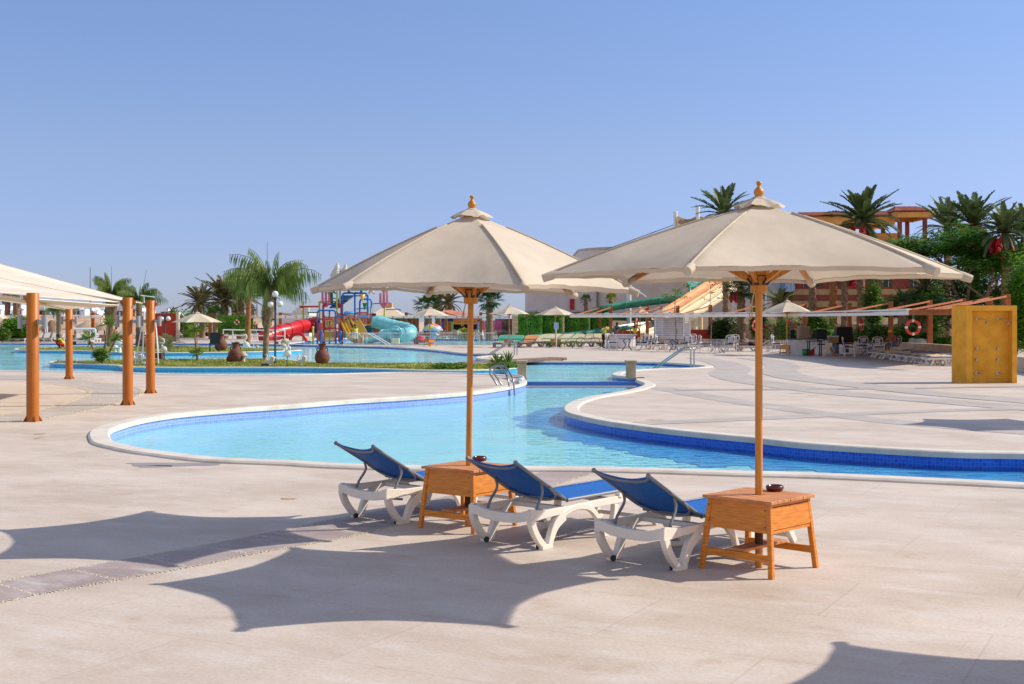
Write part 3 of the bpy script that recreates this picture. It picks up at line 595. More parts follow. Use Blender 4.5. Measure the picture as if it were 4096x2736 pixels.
    m = MB(); m.tube([(-.02, -.33, .22), (.0, -.2, .212), (.0, .2, .212), (-.02, .33, .22)], .011, 8); m.build('cross_tube', TUBE, t)
    # seat sling with side rails
    m = MB(); m.grid(lambda u, v: Vector((.35 + 1.27 * u, -.27 + .54 * v, .352 - .018 * math.sin(v * math.pi) * math.sin(min(1, u * 3) * math.pi / 2))), 16, 8); st = m.build('seat', S_, t, solid=.006)
    m = MB(); zz = .345
    m.tube(catmull([Vector(p) for p in [(.32, -.285, zz), (.9, -.287, zz), (1.5, -.285, zz), (1.62, -.26, zz), (1.64, 0, zz), (1.62, .26, zz), (1.5, .285, zz), (.9, .287, zz), (.32, .285, zz)]], 4), .014, 8); m.build('seat_rail', TUBE, t)
    # backrest
    a = R(ang); hx, hz = .33, .345; Lb = .71
    def B(s_, y, q=0): return Vector((hx - math.cos(a) * s_ - math.sin(a) * q * 1, y, hz + math.sin(a) * s_ - math.cos(a) * q * -1))
    m = MB(); m.grid(lambda u, v: B(.03 + (Lb - .03) * u - .055 * math.sin(v * math.pi) * u ** 6, -.252 + .504 * v, -.014 * math.sin(v * math.pi)), 14, 10); m.build('backrest', S_, t, solid=.006)
    m = MB()
    for s in (-1, 1): m.tube([B(-.02, s * .262), B(.3, s * .262), B(Lb + .012, s * .262)], .0145, 8); m.ell(B(Lb + .014, s * .262), .019, 8, 6)
    m.tube(catmull([B(Lb, -.262, -.0), B(Lb - .045, -.19, -.018), B(Lb - .07, 0, -.028), B(Lb - .045, .19, -.018), B(Lb, .262, 0)], 5), .012, 8)
    m.tube(catmull([B(.28, -.28, -.01), B(.14, -.24, -.03), B(.07, -.12, -.045), B(.06, 0, -.05), B(.07, .12, -.045), B(.14, .24, -.03), B(.28, .28, -.01)], 5), .011, 8)
    m.tube([B(.03, -.28, -.012), B(.03, .28, -.012)], .012, 8)
    m.build('backrest_frame', TUBE, t)
    for s in (-1, 1):
        m = MB(); p = B(.36, s * .25, -.012); m.tube(catmull([p, p + Vector((.02, 0, -.07)), Vector((-.035, s * .262, .33)), Vector((-.06, s * .262, .275))] if ang > 15 else [p, p + Vector((-.1, 0, -.03))], 4), .0115, 8); m.build('prop', TUBE, t)
    return t
GL_ = 0; GL = 'blue sling loungers with cream plastic frames beside the near tables'
L3 = lounger('blue sling lounger directly left of the nearest side table, raised back', (.964, 9.37, 0), R(46.8), GL)
L2 = dup(L3, (.014, 10.205, 0), R(50), 'middle blue lounger, its whole side arch and bright blue seat in plain view')
L1 = dup(L3, (-1.198, 11.45, 0), R(48), 'leftmost near blue lounger, tucked behind the left side table')
for q_ in (L1, L2, L3):
    q_.scale = (1, .94, 1); q_.location += Vector((math.sin(q_.rotation_euler.z), -math.cos(q_.rotation_euler.z), 0)) * .025
LFLAT = None
# ---------------- orange posts with grey lamps, and the sails ----------------
ORNG = M('orange_paint', '#a0580c', .45, .1, 1.2, c2='#b46614', spec=.35); ORNG2 = M('orange_timber', '#8e4c1c', .65, .15, 2.5, c2='#a9622c')
LAMPG = M('grey_lamp', '#8f9195', .4, .08, 5); RUST = M('rusty_plate', '#7d3f1c', .7, .3, 10)
posts = [((131, 1686), 2.28, 'thick orange post nearest the camera on the left, two grey lamps'), ((511, 1620), 2.28, 'orange sail post second from the camera, right of the nearest one'), ((602, 1573), 2.29, 'orange sail post close behind the second one, rust marks low down'), ((276.5, 1517), 2.235, 'farthest orange sail post, thin, between the two nearest')]
PT = []
for (pxy, hh, lb), lampz in zip(posts, (1.765, 1.77, 1.78, 1.80)):
    g = G(*pxy); t = thing('sail_post', lb, 'post', g, 0, 'orange posts carrying the shade sails'); r = .108; PT.append((g, hh))
    m = MB(); m.tube([(0, 0, 0), (0, 0, hh - .01), (0, 0, hh)], [r, r, r - .012], 28); m.build('shaft', ORNG, t)
    for k in range(4):
        a = k * math.pi / 2 + .6; m = MB(); d_ = Vector((math.cos(a), math.sin(a), 0)); q = Vector((-d_.y, d_.x, 0)) * .006
        m.add([d_ * .1 - q, d_ * .17 - q, d_ * .1 + Vector((0, 0, .12)) - q, d_ * .1 + q, d_ * .17 + q, d_ * .1 + Vector((0, 0, .12)) + q], [(0, 1, 2), (5, 4, 3), (0, 3, 4, 1), (1, 4, 5, 2), (2, 5, 3, 0)]); m.build('foot_gusset', RUST, t)
    for s in (-1, 1):
        m = MB(); yy = -.05 if s > 0 else .03; m.cyl((s * .235, yy, lampz - .12), (s * .235, yy, lampz + .12), .046, 18); lm = m.build('lamp', LAMPG, t)
        m = MB(); m.box((s * .155, yy, lampz), (.09, .045, .07)); m.box((s * .112, yy, lampz), (.015, .06, .1)); m.build('bracket', LAMPG, lm)
    for sx in ((-1,) if lb.startswith('far') else (-1, 1)) if not lb.startswith('thick') else (-1,):
        m = MB(); m.add([(sx * .1, -.006, hh - .03), (sx * .17, -.006, hh - .07), (sx * .17, -.006, hh - .11), (sx * .1, -.006, hh - .17), (sx * .1, .006, hh - .03), (sx * .17, .006, hh - .07), (sx * .17, .006, hh - .11), (sx * .1, .006, hh - .17)], [(0, 1, 2, 3), (7, 6, 5, 4), (0, 4, 5, 1), (1, 5, 6, 2), (2, 6, 7, 3)]); m.build('sail_plate', ORNG, t)
        m = MB(); m.torus((sx * .19, 0, hh - .09), .03, .006, 'y', 12, 5); m.torus((sx * .245, 0, hh - .085), .03, .006, 'z', 12, 5); m.build('shackle', CHROME, t)
SAILC = cloth_mat('sail_cloth', '#e8dcc8', '#efe6d6', .26)
def sail(label, cs, sag=.10, group='cream shade sails strung between the orange posts', inset=.28):
    """four corner hypar with curved-in edges"""
    cs = [Vector(c) for c in cs]; t = MB(); ctr = sum(cs, Vector()) / 4
    cs = [c + (ctr - c).normalized() * inset for c in cs]
    def fn(u, v):
        p = (cs[0] * (1 - u) + cs[1] * u) * (1 - v) + (cs[3] * (1 - u) + cs[2] * u) * v
        eu, ev = 4 * u * (1 - u), 4 * v * (1 - v)
        # pull edges toward centre
        pull = sag * (eu * (1 - ev) + ev * (1 - eu)); q = p.lerp(ctr, pull); q.z = p.z + (ctr.z - p.z) * pull * .6
        return q
    t.grid(fn, 20, 20); o = t.build('shade_sail', SAILC); 
    root = thing('shade_sail', label, 'shade sail', (0, 0, 0), 0, group); o.name = 'fabric'; o.parent = root
    m = MB()
    for ed in range(4):
        pts = [fn(i / 20, 0) if ed == 0 else fn(1, i / 20) if ed == 1 else fn(i / 20, 1) if ed == 2 else fn(0, i / 20) for i in range(21)]
        m.tube(pts, .012, 6)
    m.build('edge_cable', SAILC, root)
    return root
tp = [Vector((g.x, g.y, hh - .09)) for g, hh in PT]
sail('high cream shade sail sweeping up from the two middle orange posts to the left edge', [tp[1] + Vector((-.1, 0, .02)), tp[2] + Vector((-.1, 0, .0)), (-15.8, 36.5, 3.75), (-15.6, 29.8, 3.3)], .015, inset=.1)
sail('broad sunlit shade sail rising from the nearest and second orange posts', [tp[0] + Vector((.1, .05, .02)), tp[1] + Vector((-.1, 0, -.02)), (-15.5, 30.2, 3.5), (-15, 23.2, 2.78)], .02, inset=.1)
sail('flat shade sail seen from below between the nearest, second and farthest orange posts', [tp[0] + Vector((.1, 0, -.02)), tp[1] + Vector((-.05, 0, -.08)), tp[3] + Vector((0, 0, 0)), (-12.8, 33, 2.3)], .03, inset=.12)
sail('shade sail seen from below left of the nearest post at the frame edge', [tp[0] + Vector((-.15, 0, 0)), tp[3] + Vector((-.1, 0, -.02)), (-16, 38, 2.5), (-13.5, 23.6, 2.75)], .03, inset=.12)
# ---------------- vegetation ----------------
def leafmat(name, c, c2, sc_=1.5, trans=.25, rough=.55):
    m = M(name, c, rough, c2=c2, sc_=sc_, trans=trans, fine=False, spec=.3); return m
PALMG = leafmat('date_palm_leaf', '#33451f', '#66784a', .9); PALMO = leafmat('olive_palm_leaf', '#4a4a28', '#7a7448', .9); QUEEN = leafmat('queen_palm_leaf', '#3f5f22', '#8f9c52', 1.1)
FANG = leafmat('fan_palm_leaf', '#23401a', '#4d6a2c', 1.2); DRYL = leafmat('dry_leaf', '#7d6543', '#a98d62', 2.); HEDGE = leafmat('hedge_leaf', '#33691a', '#74a82c', 1.2, .3); HEDGED = M('hedge_core', '#142409', .9)
FLAME = leafmat('flame_tree_leaf', '#2d5c18', '#5f9829', .9, .35); BUSH = leafmat('bush_leaf', '#3a5c1a', '#76983a', 1.4); AGAVE = leafmat('yucca_leaf', '#4c6a28', '#93a552', 3.)
BARK = M('palm_bark', '#5c4632', .9, c2='#96795a', sc_=6, bump=.8, bsc=18); BARKO = M('orange_palm_bark', '#7d4a26', .9, c2='#a86c3c', sc_=5, bump=.7, bsc=16); BARKG = M('grey_bark', '#5a4c40', .9, c2='#83705c', sc_=6, bump=.6, bsc=20)
DATES = M('red_date_bunch', '#8e0f1a', .6, c2='#d2202c', sc_=14, bump=.5, bsc=60)
def frond(m, base, az, el, L_, n=26, droop=.9, w=.34, vee=.5, width=.045, hang=0.0, twist=0, arc=1.0):
    p = Vector(base); d = Vector((math.cos(az) * math.cos(el), math.sin(az) * math.cos(el), math.sin(el))); seg = L_ / n; pts = [p.copy()]; e = el
    az0 = az; sway = rnd(-.2, .35)
    for i in range(n):
        e = el - droop * ((i + 1) / n) ** arc; az = az0 + sway * ((i + 1) / n) ** 1.6; d = Vector((math.cos(az) * math.cos(e), math.sin(az) * math.cos(e), math.sin(e))); p = p + d * seg; pts.append(p.copy())
    side = Vector((-math.sin(az), math.cos(az), 0)); m.tube(pts[::max(1, n // 6)], [.025 * L_ / 3 * (1 - .8 * i / 7) for i in range(len(pts[::max(1, n // 6)]))], 4, cap=False)
    for i in range(3, n):
        q = pts[i]; t = (pts[min(i + 1, n)] - pts[i - 1]).normalized(); up = side.cross(t).normalized()
        if up.z < 0: up = -up
        ll = w * L_ * (math.sin(math.pi * min(1, (i - 1) / n * .92 + .08)) ** .6) * rnd(.85, 1.1)
        for s in (-1, 1):
            dd = (side * s * (1 - hang * .7) + t * rnd(.5, .8) + up * (vee - hang) * rnd(.7, 1.2)).normalized()
            if hang: dd = (dd + Vector((rnd(-.2, .2), rnd(-.2, .2), -hang * rnd(.8, 1.6)))).normalized()
            a = q - t * width * .6; b = q + t * width * .6; mid = q + dd * ll * .55 + t * width; tip = q + dd * ll + Vector((0, 0, -ll * (.12 + hang * .5)))
            m.add([a, b, mid, tip], [(0, 1, 2), (0, 2, 3)])
def trunk(m, h, r0, r1, lean=(0, 0), rings=True, boot=None):
    n = max(6, int(h / .22)); pts = []; rs = []
    for i in range(n + 1):
        f = i / n; pts.append(Vector((lean[0] * f * f, lean[1] * f * f, h * f)))
        r = r0 + (r1 - r0) * f
        if boot and f > boot[0]: r = boot[1] * (.8 + .25 * math.sin((f - boot[0]) / (1 - boot[0]) * 3.0))
        rs.append(r * (1 + (.10 if i % 2 else -.04) * (1 if rings else 0)) * rnd(.95, 1.05))
    m.tube(pts, rs, 9)
    return pts
def palm(label, cat_name, loc, h, Rc, nf=34, kind='date', lean=(0, 0), tr=.2, seed=1, mat=None, dry=0, dates=0, boot=False, group=None, elr=(-.3, 1.35), bark=None, width=None, nl=26):
    random.seed(seed); t = thing(cat_name, label, 'palm tree', loc, 0, group)
    m = MB(); bt = (.48, tr * 2.1) if boot else None; pts = trunk(m, h, tr * 1.15, tr, lean, True, bt); top = pts[-1]
    if kind == 'date' and not boot:      # cut leaf bases
        for i in range(int(h * 14)):
            z = rnd(.1, 1) * h; a = rnd(0, 6.28); f = z / h; c = Vector((lean[0] * f * f, lean[1] * f * f, z)); d = Vector((math.cos(a), math.sin(a), .9)); m.beam(c + d * tr * .8, c + d * tr * 1.45, .07, .03)
    m.build('trunk', bark or BARK, t)
    if boot:
        b = MB()
        for i in range(170):
            a = rnd(0, 6.28); z = h * rnd(.5, 1.02); d = Vector((math.cos(a), math.sin(a), 0)); p = Vector((top.x * (z / h) ** 2, top.y * (z / h) ** 2, z)) + d * tr * 1.7
            b.add([p + Vector((-d.y, d.x, 0)) * .06, p - Vector((-d.y, d.x, 0)) * .06, p + d * rnd(.08, .2) + Vector((0, 0, rnd(.25, .5)))], [(0, 1, 2)])
        b.build('leaf_bases', DRYL, t)
    c = MB(); 
    for k in range(nf):
        az = k * 2.399 + rnd(-.2, .2); f = k / nf; el = elr[0] + (elr[1] - elr[0]) * f ** .85 + rnd(-.12, .12); L_ = Rc * (1.28 if kind == 'date' else 1.15) * rnd(.8, 1.12) * (.8 + .2 * math.sin(f * 3.14))
        if kind == 'date': frond(c, top, az, el, L_, nl, droop=rnd(.45, 1.35) * (1.15 - .6 * f), w=.15 * rnd(.8, 1.15), vee=.45, width=width or .035 * Rc / 2.5)
        elif kind == 'queen': frond(c, top, az, min(el + .15, 1.4), L_ * 1.3, nl, droop=rnd(1.5, 2.2) * (1 - .3 * f), w=.24, vee=.1, width=width or .015, hang=1.0, arc=1.5)
        elif kind == 'fan':
            d = Vector((math.cos(az) * math.cos(el), math.sin(az) * math.cos(el), math.sin(el))); tip = top + d * L_ * .55 + Vector((0, 0, -.1 * L_)); c.tube([top, top + d * L_ * .3, tip], .012, 4, cap=False)
            side = Vector((-math.sin(az), math.cos(az), 0)); up = side.cross(d)
            if up.z < 0: up = -up
            for q in range(17):
                a = (q - 8) / 8 * 1.75; dd = (d * math.cos(a) + side * math.sin(a) + up * rnd(-.1, .25)).normalized(); ll = L_ * .5 * rnd(.85, 1.05) * (1 - .15 * abs(a)); pp = d.cross(dd) if abs(a) > .1 else side
                sd = dd.cross(up).normalized() * .035 * Rc
                c.add([tip, tip + dd * ll * .55 + sd, tip + dd * ll + Vector((0, 0, -ll * .25)), tip + dd * ll * .55 - sd], [(0, 1, 2, 3)])
    c.build('crown', mat or {'date': PALMG, 'queen': QUEEN, 'fan': FANG}[kind], t)
    if dry:
        s = MB()
        for k in range(dry):
            az = k * 2.399 + 1; frond(s, top + Vector((0, 0, -.15)), az, rnd(-.9, -.3), Rc * rnd(.5, .8), 12, droop=rnd(.6, 1.1), w=.18, vee=0, width=.05, hang=.5)
        s.build('dry_skirt', DRYL, t)
    if dates:
        for k in range(dates):
            az = rnd(0, 6.28); d = Vector((math.cos(az), math.sin(az), 0)); s = MB(); p = top + d * tr * 2.2; q = p + d * .25 + Vector((0, 0, -.35)); s.tube([top, p + Vector((0, 0, .1)), q + Vector((0, 0, .2))], .02, 4)
            for j in range(26): s.ell(q + Vector((rnd(-.14, .14), rnd(-.14, .14), -rnd(0, .75))), (rnd(.06, .11), rnd(.06, .11), rnd(.08, .15)), 6, 4)
            s.build('date_bunch', DATES, t)
    return t
def at(x, ybase, Y=None):
    return G(x, ybase) if Y is None else Vector(((x - CX) * Y / F, Y, 0))
def pz(y, Y): return H - (y - HZ) * Y / F
def palm_at(label, x, Y, ycrown, rpx, **k):
    z0 = k.pop('z0', 0); p = Vector(((x - CX) * Y / F, Y, z0)); lean = k.pop('leanpx', 0) * Y / F
    return palm(label, k.pop('name', 'palm_tree'), p, pz(ycrown, Y) - z0, rpx * Y / F, lean=(lean, 0), **k)
palm_at('tall green plume palm on the front lawn beside the three-globe lamp', 1062, 59.4, 1158, 158, leanpx=22, kind='queen', nf=24, tr=.12, seed=3, boot=True, elr=(.15, 1.35), nl=24)
palm_at('slender plume palm with dead fronds down its trunk, left of the lawn lamp', 990, 86, 1150, 88, leanpx=10, kind='queen', nf=26, tr=.16, seed=5, elr=(.0, 1.3), dry=9, bark=BARKO, nl=32)
palm_at('brownish date palm, biggest of the far group left of the plume palms', 897, 130, 1208, 112, kind='date', nf=56, seed=8, mat=PALMO, tr=.35, nl=24, elr=(-.35, 1.4), width=.11)
palm_at('small brownish date palm, leftmost of the far group over the red wall', 808, 135, 1216, 84, leanpx=-4, kind='date', nf=46, seed=9, mat=PALMO, tr=.3, nl=22, width=.11)
palm_at('brownish date palm half hidden behind the slender plume palm', 962, 128, 1198, 95, kind='date', nf=52, seed=10, mat=PALMO, tr=.35, nl=22, width=.11)
palm_at('low fan palm in front of the brownish date palms', 860, 112, 1262, 55, kind='fan', nf=26, seed=11, tr=.2)
palm_at('plume palm with shaggy trunk between the orange sail posts', 440, 89, 1175, 80, leanpx=8, kind='queen', nf=18, tr=.19, seed=12, boot=True, elr=(.1, 1.35), nl=30)
palm_at('plume palm behind the two closest orange posts, crown spreading right', 556, 88, 1200, 82, kind='queen', nf=20, tr=.2, seed=13, elr=(-.1, 1.2), nl=30)
palm_at('drooping palm crown behind the farthest orange post', 235, 95, 1235, 55, kind='queen', nf=16, tr=.16, seed=14, elr=(-.2, .9), nl=26)
palm_at('dark fan palm left of the mushroom fountain', 1712, 128, 1222, 66, kind='fan', nf=46, seed=20, tr=.35, dry=12, elr=(-.9, 1.4), width=.1)
palm_at('brownish date palm above the pink kiosk roof', 1794, 150, 1215, 60, kind='date', nf=30, seed=21, mat=PALMO, tr=.4, nl=22, width=.12)
palm_at('second brownish date palm, behind the dark fan palm', 1755, 155, 1205, 55, kind='date', nf=26, seed=22, mat=PALMO, tr=.4, nl=22, width=.12)
palm_at('shaggy fan palm with a dead leaf skirt in front of the pink kiosk', 1958, 118, 1200, 66, kind='fan', nf=44, seed=23, tr=.3, dry=18, elr=(-.6, 1.4))
palm_at('tiny fan palm with dead skirt against the grey hall, left one', 2344, 150, 1200, 32, kind='fan', nf=22, seed=24, tr=.22, dry=10)
palm_at('small yellowish fan palm against the grey hall, right one', 2443, 150, 1196, 36, kind='fan', nf=22, seed=25, tr=.22, mat=leafmat('yellow_fan_leaf', '#5d7a1c', '#b3a82c'))
palm_at('tall date palm behind the top of the nearest parasol', 2905, 110, 862, 118, leanpx=-12, kind='date', nf=34, seed=30, tr=.24, nl=26, elr=(.0, 1.5), width=.1, bark=BARK)
palm_at('bushy fan palm right of the orange slide, beside the parasol pole', 2965, 100, 1150, 78, kind='fan', nf=50, seed=31, tr=.3, elr=(-.8, 1.4), dates=3)
palm_at('biggest date palm, its crown in front of the hotel roof', 3442, 100, 892, 138, leanpx=10, kind='date', nf=60, seed=32, tr=.26, nl=30, elr=(-.15, 1.5), width=.1, dates=4)
RP = 'date palms in the planter below the hotel'
palm_at('date palm with pale dry fronds, leftmost in the hotel planter', 3250, 98, 1085, 85, kind='date', nf=34, seed=33, tr=.26, dry=16, dates=2, nl=24, width=.09, group=RP)
palm_at('palm with smooth thick orange trunk in the hotel planter', 3333, 92, 1070, 80, kind='date', nf=36, seed=34, tr=.25, bark=BARKO, nl=24, width=.09, group=RP)
palm_at('slim rough palm hung with red date bunches, right of the orange trunk', 3378, 96, 1085, 75, kind='date', nf=32, seed=35, tr=.22, dates=6, nl=24, width=.09, group=RP)
palm_at('leaning rough palm left of the flame tree', 3498, 97, 1100, 70, leanpx=18, kind='date', nf=28, seed=36, tr=.26, nl=24, width=.09, group=RP)
palm_at('short stout palm trunk behind the hanging life ring', 3606, 84, 1210, 60, leanpx=8, kind='date', nf=26, seed=37, tr=.26, nl=24, width=.09, group=RP)
palm_at('palm hung with red dates at the right frame edge', 4022, 78, 935, 125, kind='date', nf=44, seed=38, tr=.24, nl=28, dates=7, width=.08, elr=(-.3, 1.4), group=RP)
palm_at('date palm rising behind the flame tree, left of the frame-edge palm', 3895, 86, 905, 130, kind='date', nf=46, seed=39, tr=.24, nl=28, width=.08, elr=(.1, 1.45), dates=5, group=RP)
palm_at('slim date palm behind the flame tree crown', 3790, 95, 915, 120, kind='date', nf=40, seed=40, tr=.24, nl=26, width=.08, elr=(.2, 1.45), group=RP)
palm_at('shaggy date palm cut by the right frame edge', 4100, 82, 950, 140, kind='date', nf=44, seed=41, tr=.24, nl=28, width=.08, dry=10, group=RP)
palm_at('greyish date palm under the flame tree, left of the shower wall', 3700, 88, 1160, 75, kind='date', nf=30, seed=42, tr=.26, nl=24, width=.08, mat=PALMO, group=RP)
palm_at('feathery low palm between the slide and the white flower stems', 3120, 92, 1215, 78, kind='date', nf=30, seed=43, tr=.2, nl=24, width=.07, mat=leafmat('pale_palm_leaf', '#52602e', '#93935a'), group=RP)
palm_at('tall bare-trunked palm seen left of the wooden umbrella hub', 3015, 104, 1140, 70, kind='date', nf=28, seed=44, tr=.24, nl=22, width=.08, group=RP)
palm_at('thin distant palm trunk under the left sails, left one', 30, 150, 1170, 60, kind='date', nf=24, seed=45, tr=.3, mat=PALMO, nl=20, width=.1); palm_at('thin distant palm trunk under the left sails, right one', 66, 150, 1165, 60, kind='date', nf=24, seed=46, tr=.35, mat=PALMO, nl=20, width=.1)
for i, (x, lb) in enumerate(((535, 'tiny far palm top above the white village, left of three'), (685, 'tiny far palm top above the white village, middle of three'), (697, 'tiny far palm top above the white village, right of three'))):
    palm_at(lb, x, 230, 1242, 14, kind='date', nf=18, seed=50 + i, tr=.3, nl=12, width=.3, group='far palm tops over the village')
random.seed(77)
def leafcloud(m, c, r, n, s, flat=1.0, comp=0):
    c = Vector(c)
    for _ in range(n):
        d = Vector((random.gauss(0, 1), random.gauss(0, 1), random.gauss(0, 1))).normalized() * (rnd(.2, 1) ** .45)
        p = c + Vector((d.x * r[0], d.y * r[1], d.z * r[2])); a = rnd(0, 6.28); b = rnd(-.6, .6); ss = s * rnd(.6, 1.3)
        x = Vector((math.cos(a), math.sin(a), b)) * ss; y = Vector((-math.sin(a), math.cos(a), rnd(-.8, .8) * flat)) * ss * .45
        m.add([p - x, p - y, p + x, p + y], [(0, 1, 2, 3)])
def shrub(name, label, cat, loc, r, n, s, mat, group=None, blobs=5, core=True, stemh=0., h0=0.):
    t = thing(name, label, cat, loc, 0, group); m = MB()
    for k in range(blobs):
        a = rnd(0, 6.28); q = rnd(0, .55); leafcloud(m, (math.cos(a) * q * r[0], math.sin(a) * q * r[1], h0 + r[2] * rnd(.75, 1.15)), (r[0] * rnd(.45, .7), r[1] * rnd(.45, .7), r[2] * rnd(.6, .95)), n // blobs, s)
    m.build('foliage', mat, t)
    w_ = MB()
    for k in range(4): w_.tube([(0, 0, 0), (rnd(-.2, .2) * r[0], rnd(-.2, .2) * r[1], h0 + r[2] * .6), (rnd(-.5, .5) * r[0], rnd(-.5, .5) * r[1], h0 + r[2] * 1.2)], [.03 + .01 * h0, .02, .01], 5)
    w_.build('stem', BARKG, t); return t
def hedge(label, x0, x1, ytop, ybot, Y, depth=2.2, n=5200, s=.10, z0=None, group='clipped box hedges on the slope'):
    W = (x1 - x0) * Y / F; zt_ = pz(ytop, Y); zb = pz(ybot, Y) if z0 is None else z0; Hh = zt_ - zb; c = Vector((((x0 + x1) / 2 - CX) * Y / F, Y + depth / 2, zb))
    t = thing('hedge', label, 'hedge', c, 0, group); k = MB(); k.box((0, 0, Hh / 2), (W - .16, depth - .16, Hh - .12)); k.build('twig_core', HEDGED, t); m = MB()
    for _ in range(n):
        f = random.choices((0, 1, 2, 3), (W * Hh, W * depth, depth * Hh, depth * Hh))[0]; u, v = rnd(-.5, .5), rnd(-.5, .5); o_ = rnd(-.1, .05)
        p = Vector((u * W, -depth / 2 - o_, Hh / 2 + v * Hh)) if f == 0 else Vector((u * W, v * depth, Hh + o_)) if f == 1 else Vector(((W / 2 + o_) * (1 if f == 2 else -1), u * depth, Hh / 2 + v * Hh))
        a = rnd(0, 6.28); x = Vector((math.cos(a), rnd(-.6, .6), math.sin(a))) * s * rnd(.6, 1.3); y = Vector((-math.sin(a), rnd(-.6, .6), math.cos(a))) * s * .5
        m.add([p - x, p - y, p + x, p + y], [(0, 1, 2, 3)])
    m.build('foliage', HEDGE, t)
    return t
for i, (a, b, yt, lb) in enumerate(((2078, 2166, 1258, 'box hedge left of the row, behind the thin sapling'), (2166, 2246, 1260, 'box hedge behind the blue notice sign'), (2266, 2354, 1262, 'box hedge just left of the green slide'), (2370, 2440, 1264, 'box hedge behind the first pergola posts'))):
    hedge(lb, a, b, yt, 1330, 112 + i, z0=.0)
hedge('square clipped hedge behind the small cream parasol on the left', 735, 765, 1272, 1350, 118, 2, 2500)
hedge('dark clipped hedge behind the hanging ring left of the plume palms', 868, 985, 1266, 1334, 120, 3, 5000, s=.12)
shrub('shrub', 'bright green bushes topping the red wall', 'bush', at(745, 0, 140), (5, 2, 1.75), 5000, .14, HEDGE, h0=.0)
shrub('shrub', 'big rounded green bush behind the nearest orange post', 'bush', at(70, 0, 108), (2.0, 1.4, 1.25), 4500, .12, HEDGE)
shrub('shrub', 'yellow-green bush under the nearest post on the left frame edge', 'bush', at(8, 0, 106), (1.2, 1., .65), 1800, .1, BUSH)
shrub('shrub', 'bush with yellowish leaves in front of the pink kiosk', 'bush', at(1862, 0, 112), (.9, .6, .65), 900, .1, leafmat('yellow_bush_leaf', '#7d9a1c', '#c2c43a'))
for i, (x, Y, r, lb) in enumerate(((3180, 92, (1.4, 1, 1.1), 'leafy bush behind the covered drinks machines'), (3268, 90, (1.6, 1, 1.5), 'tall feathery green bush right of the covered machines'), (3300, 88, (1.2, .8, .75), 'low green hedge bush behind the black covered box'), (3500, 86, (2.6, .9, .95), 'long green hedge bush behind the man in the yellow cap'), (3620, 84, (1.1, .8, .85), 'rounded green bush below the big life ring'), (3705, 82, (.8, .7, .6), 'small dome bush right of the big life ring'), (3775, 80, (1.0, .7, .45), 'low pale bush beside the shower wall'), (2900, 95, (1.4, 1, 1.2), 'dark feathery bush left of the nearest parasol pole'), (2860, 100, (1.2, 1, .7), 'grey-green clump behind the pergola post by the slide'), (3500, 92, (1.3, 1.2, 2.7), 'tall airy green shrub between the planter palms'), (3030, 96, (1., .8, 1.6), 'dark leafy shrub just left of the nearest parasol pole'), (3700, 90, (1.4, 1, 2.9), 'tall leafy creeper shrub by the pergola arms'))):
    shrub('shrub', lb, 'bush', at(x, 0, Y), r, int(1400 * (1 + r[2])), .11, (HEDGE, BUSH)[i % 2] if i != 7 else FANG, h0=0)
BOUG = M('magenta_flower', '#a5125c', .6, c2='#e0307e', sc_=9, trans=.2)
t = shrub('flowering_shrub', 'bougainvillea with magenta flowers behind the cream parasol by the drinks stand', 'bush', at(3105, 0, 86), (1.7, .8, 1.1), 1500, .08, BUSH, h0=.2)
for k in range(8): m = MB(); leafcloud(m, (rnd(-1.4, 1.4), rnd(-.5, .3), rnd(.8, 2.3)), (.3, .3, .22), 60, .07); m.build('flower_cluster', BOUG, t)
shrub('shrub', 'dense green bush at the right frame edge behind the shower wall', 'bush', at(4100, 0, 60), (1.2, 1.6, 2.6), 6500, .1, HEDGE); shrub('shrub', 'tall bush between the shower wall and the frame-edge palm', 'bush', at(4068, 0, 66), (.9, .9, 1.9), 3000, .1, BUSH)
shrub('shrub', 'dark shadowed leafy bush filling behind the shower wall top', 'bush', at(3930, 0, 84), (4.0, 1.5, 2.6), 7000, .13, FANG); shrub('shrub', 'wide dark bush under the flame tree', 'bush', at(3760, 0, 100), (5.5, 1.5, 3.2), 7000, .15, FANG)
YFL = M('yellow_flower', '#c99a10', .6, c2='#f0c824', sc_=9); t = shrub('flowering_shrub', 'shrub with yellow flowers beside the frame-edge palm', 'bush', at(4050, 0, 80), (1.4, .8, 1.1), 1500, .09, BUSH, h0=2.0)
for k in range(12): m = MB(); leafcloud(m, (rnd(-1.3, 1.3), rnd(-.6, .3), rnd(2.2, 4.1)), (.22, .2, .14), 30, .07); m.build('flower_cluster', YFL, t)
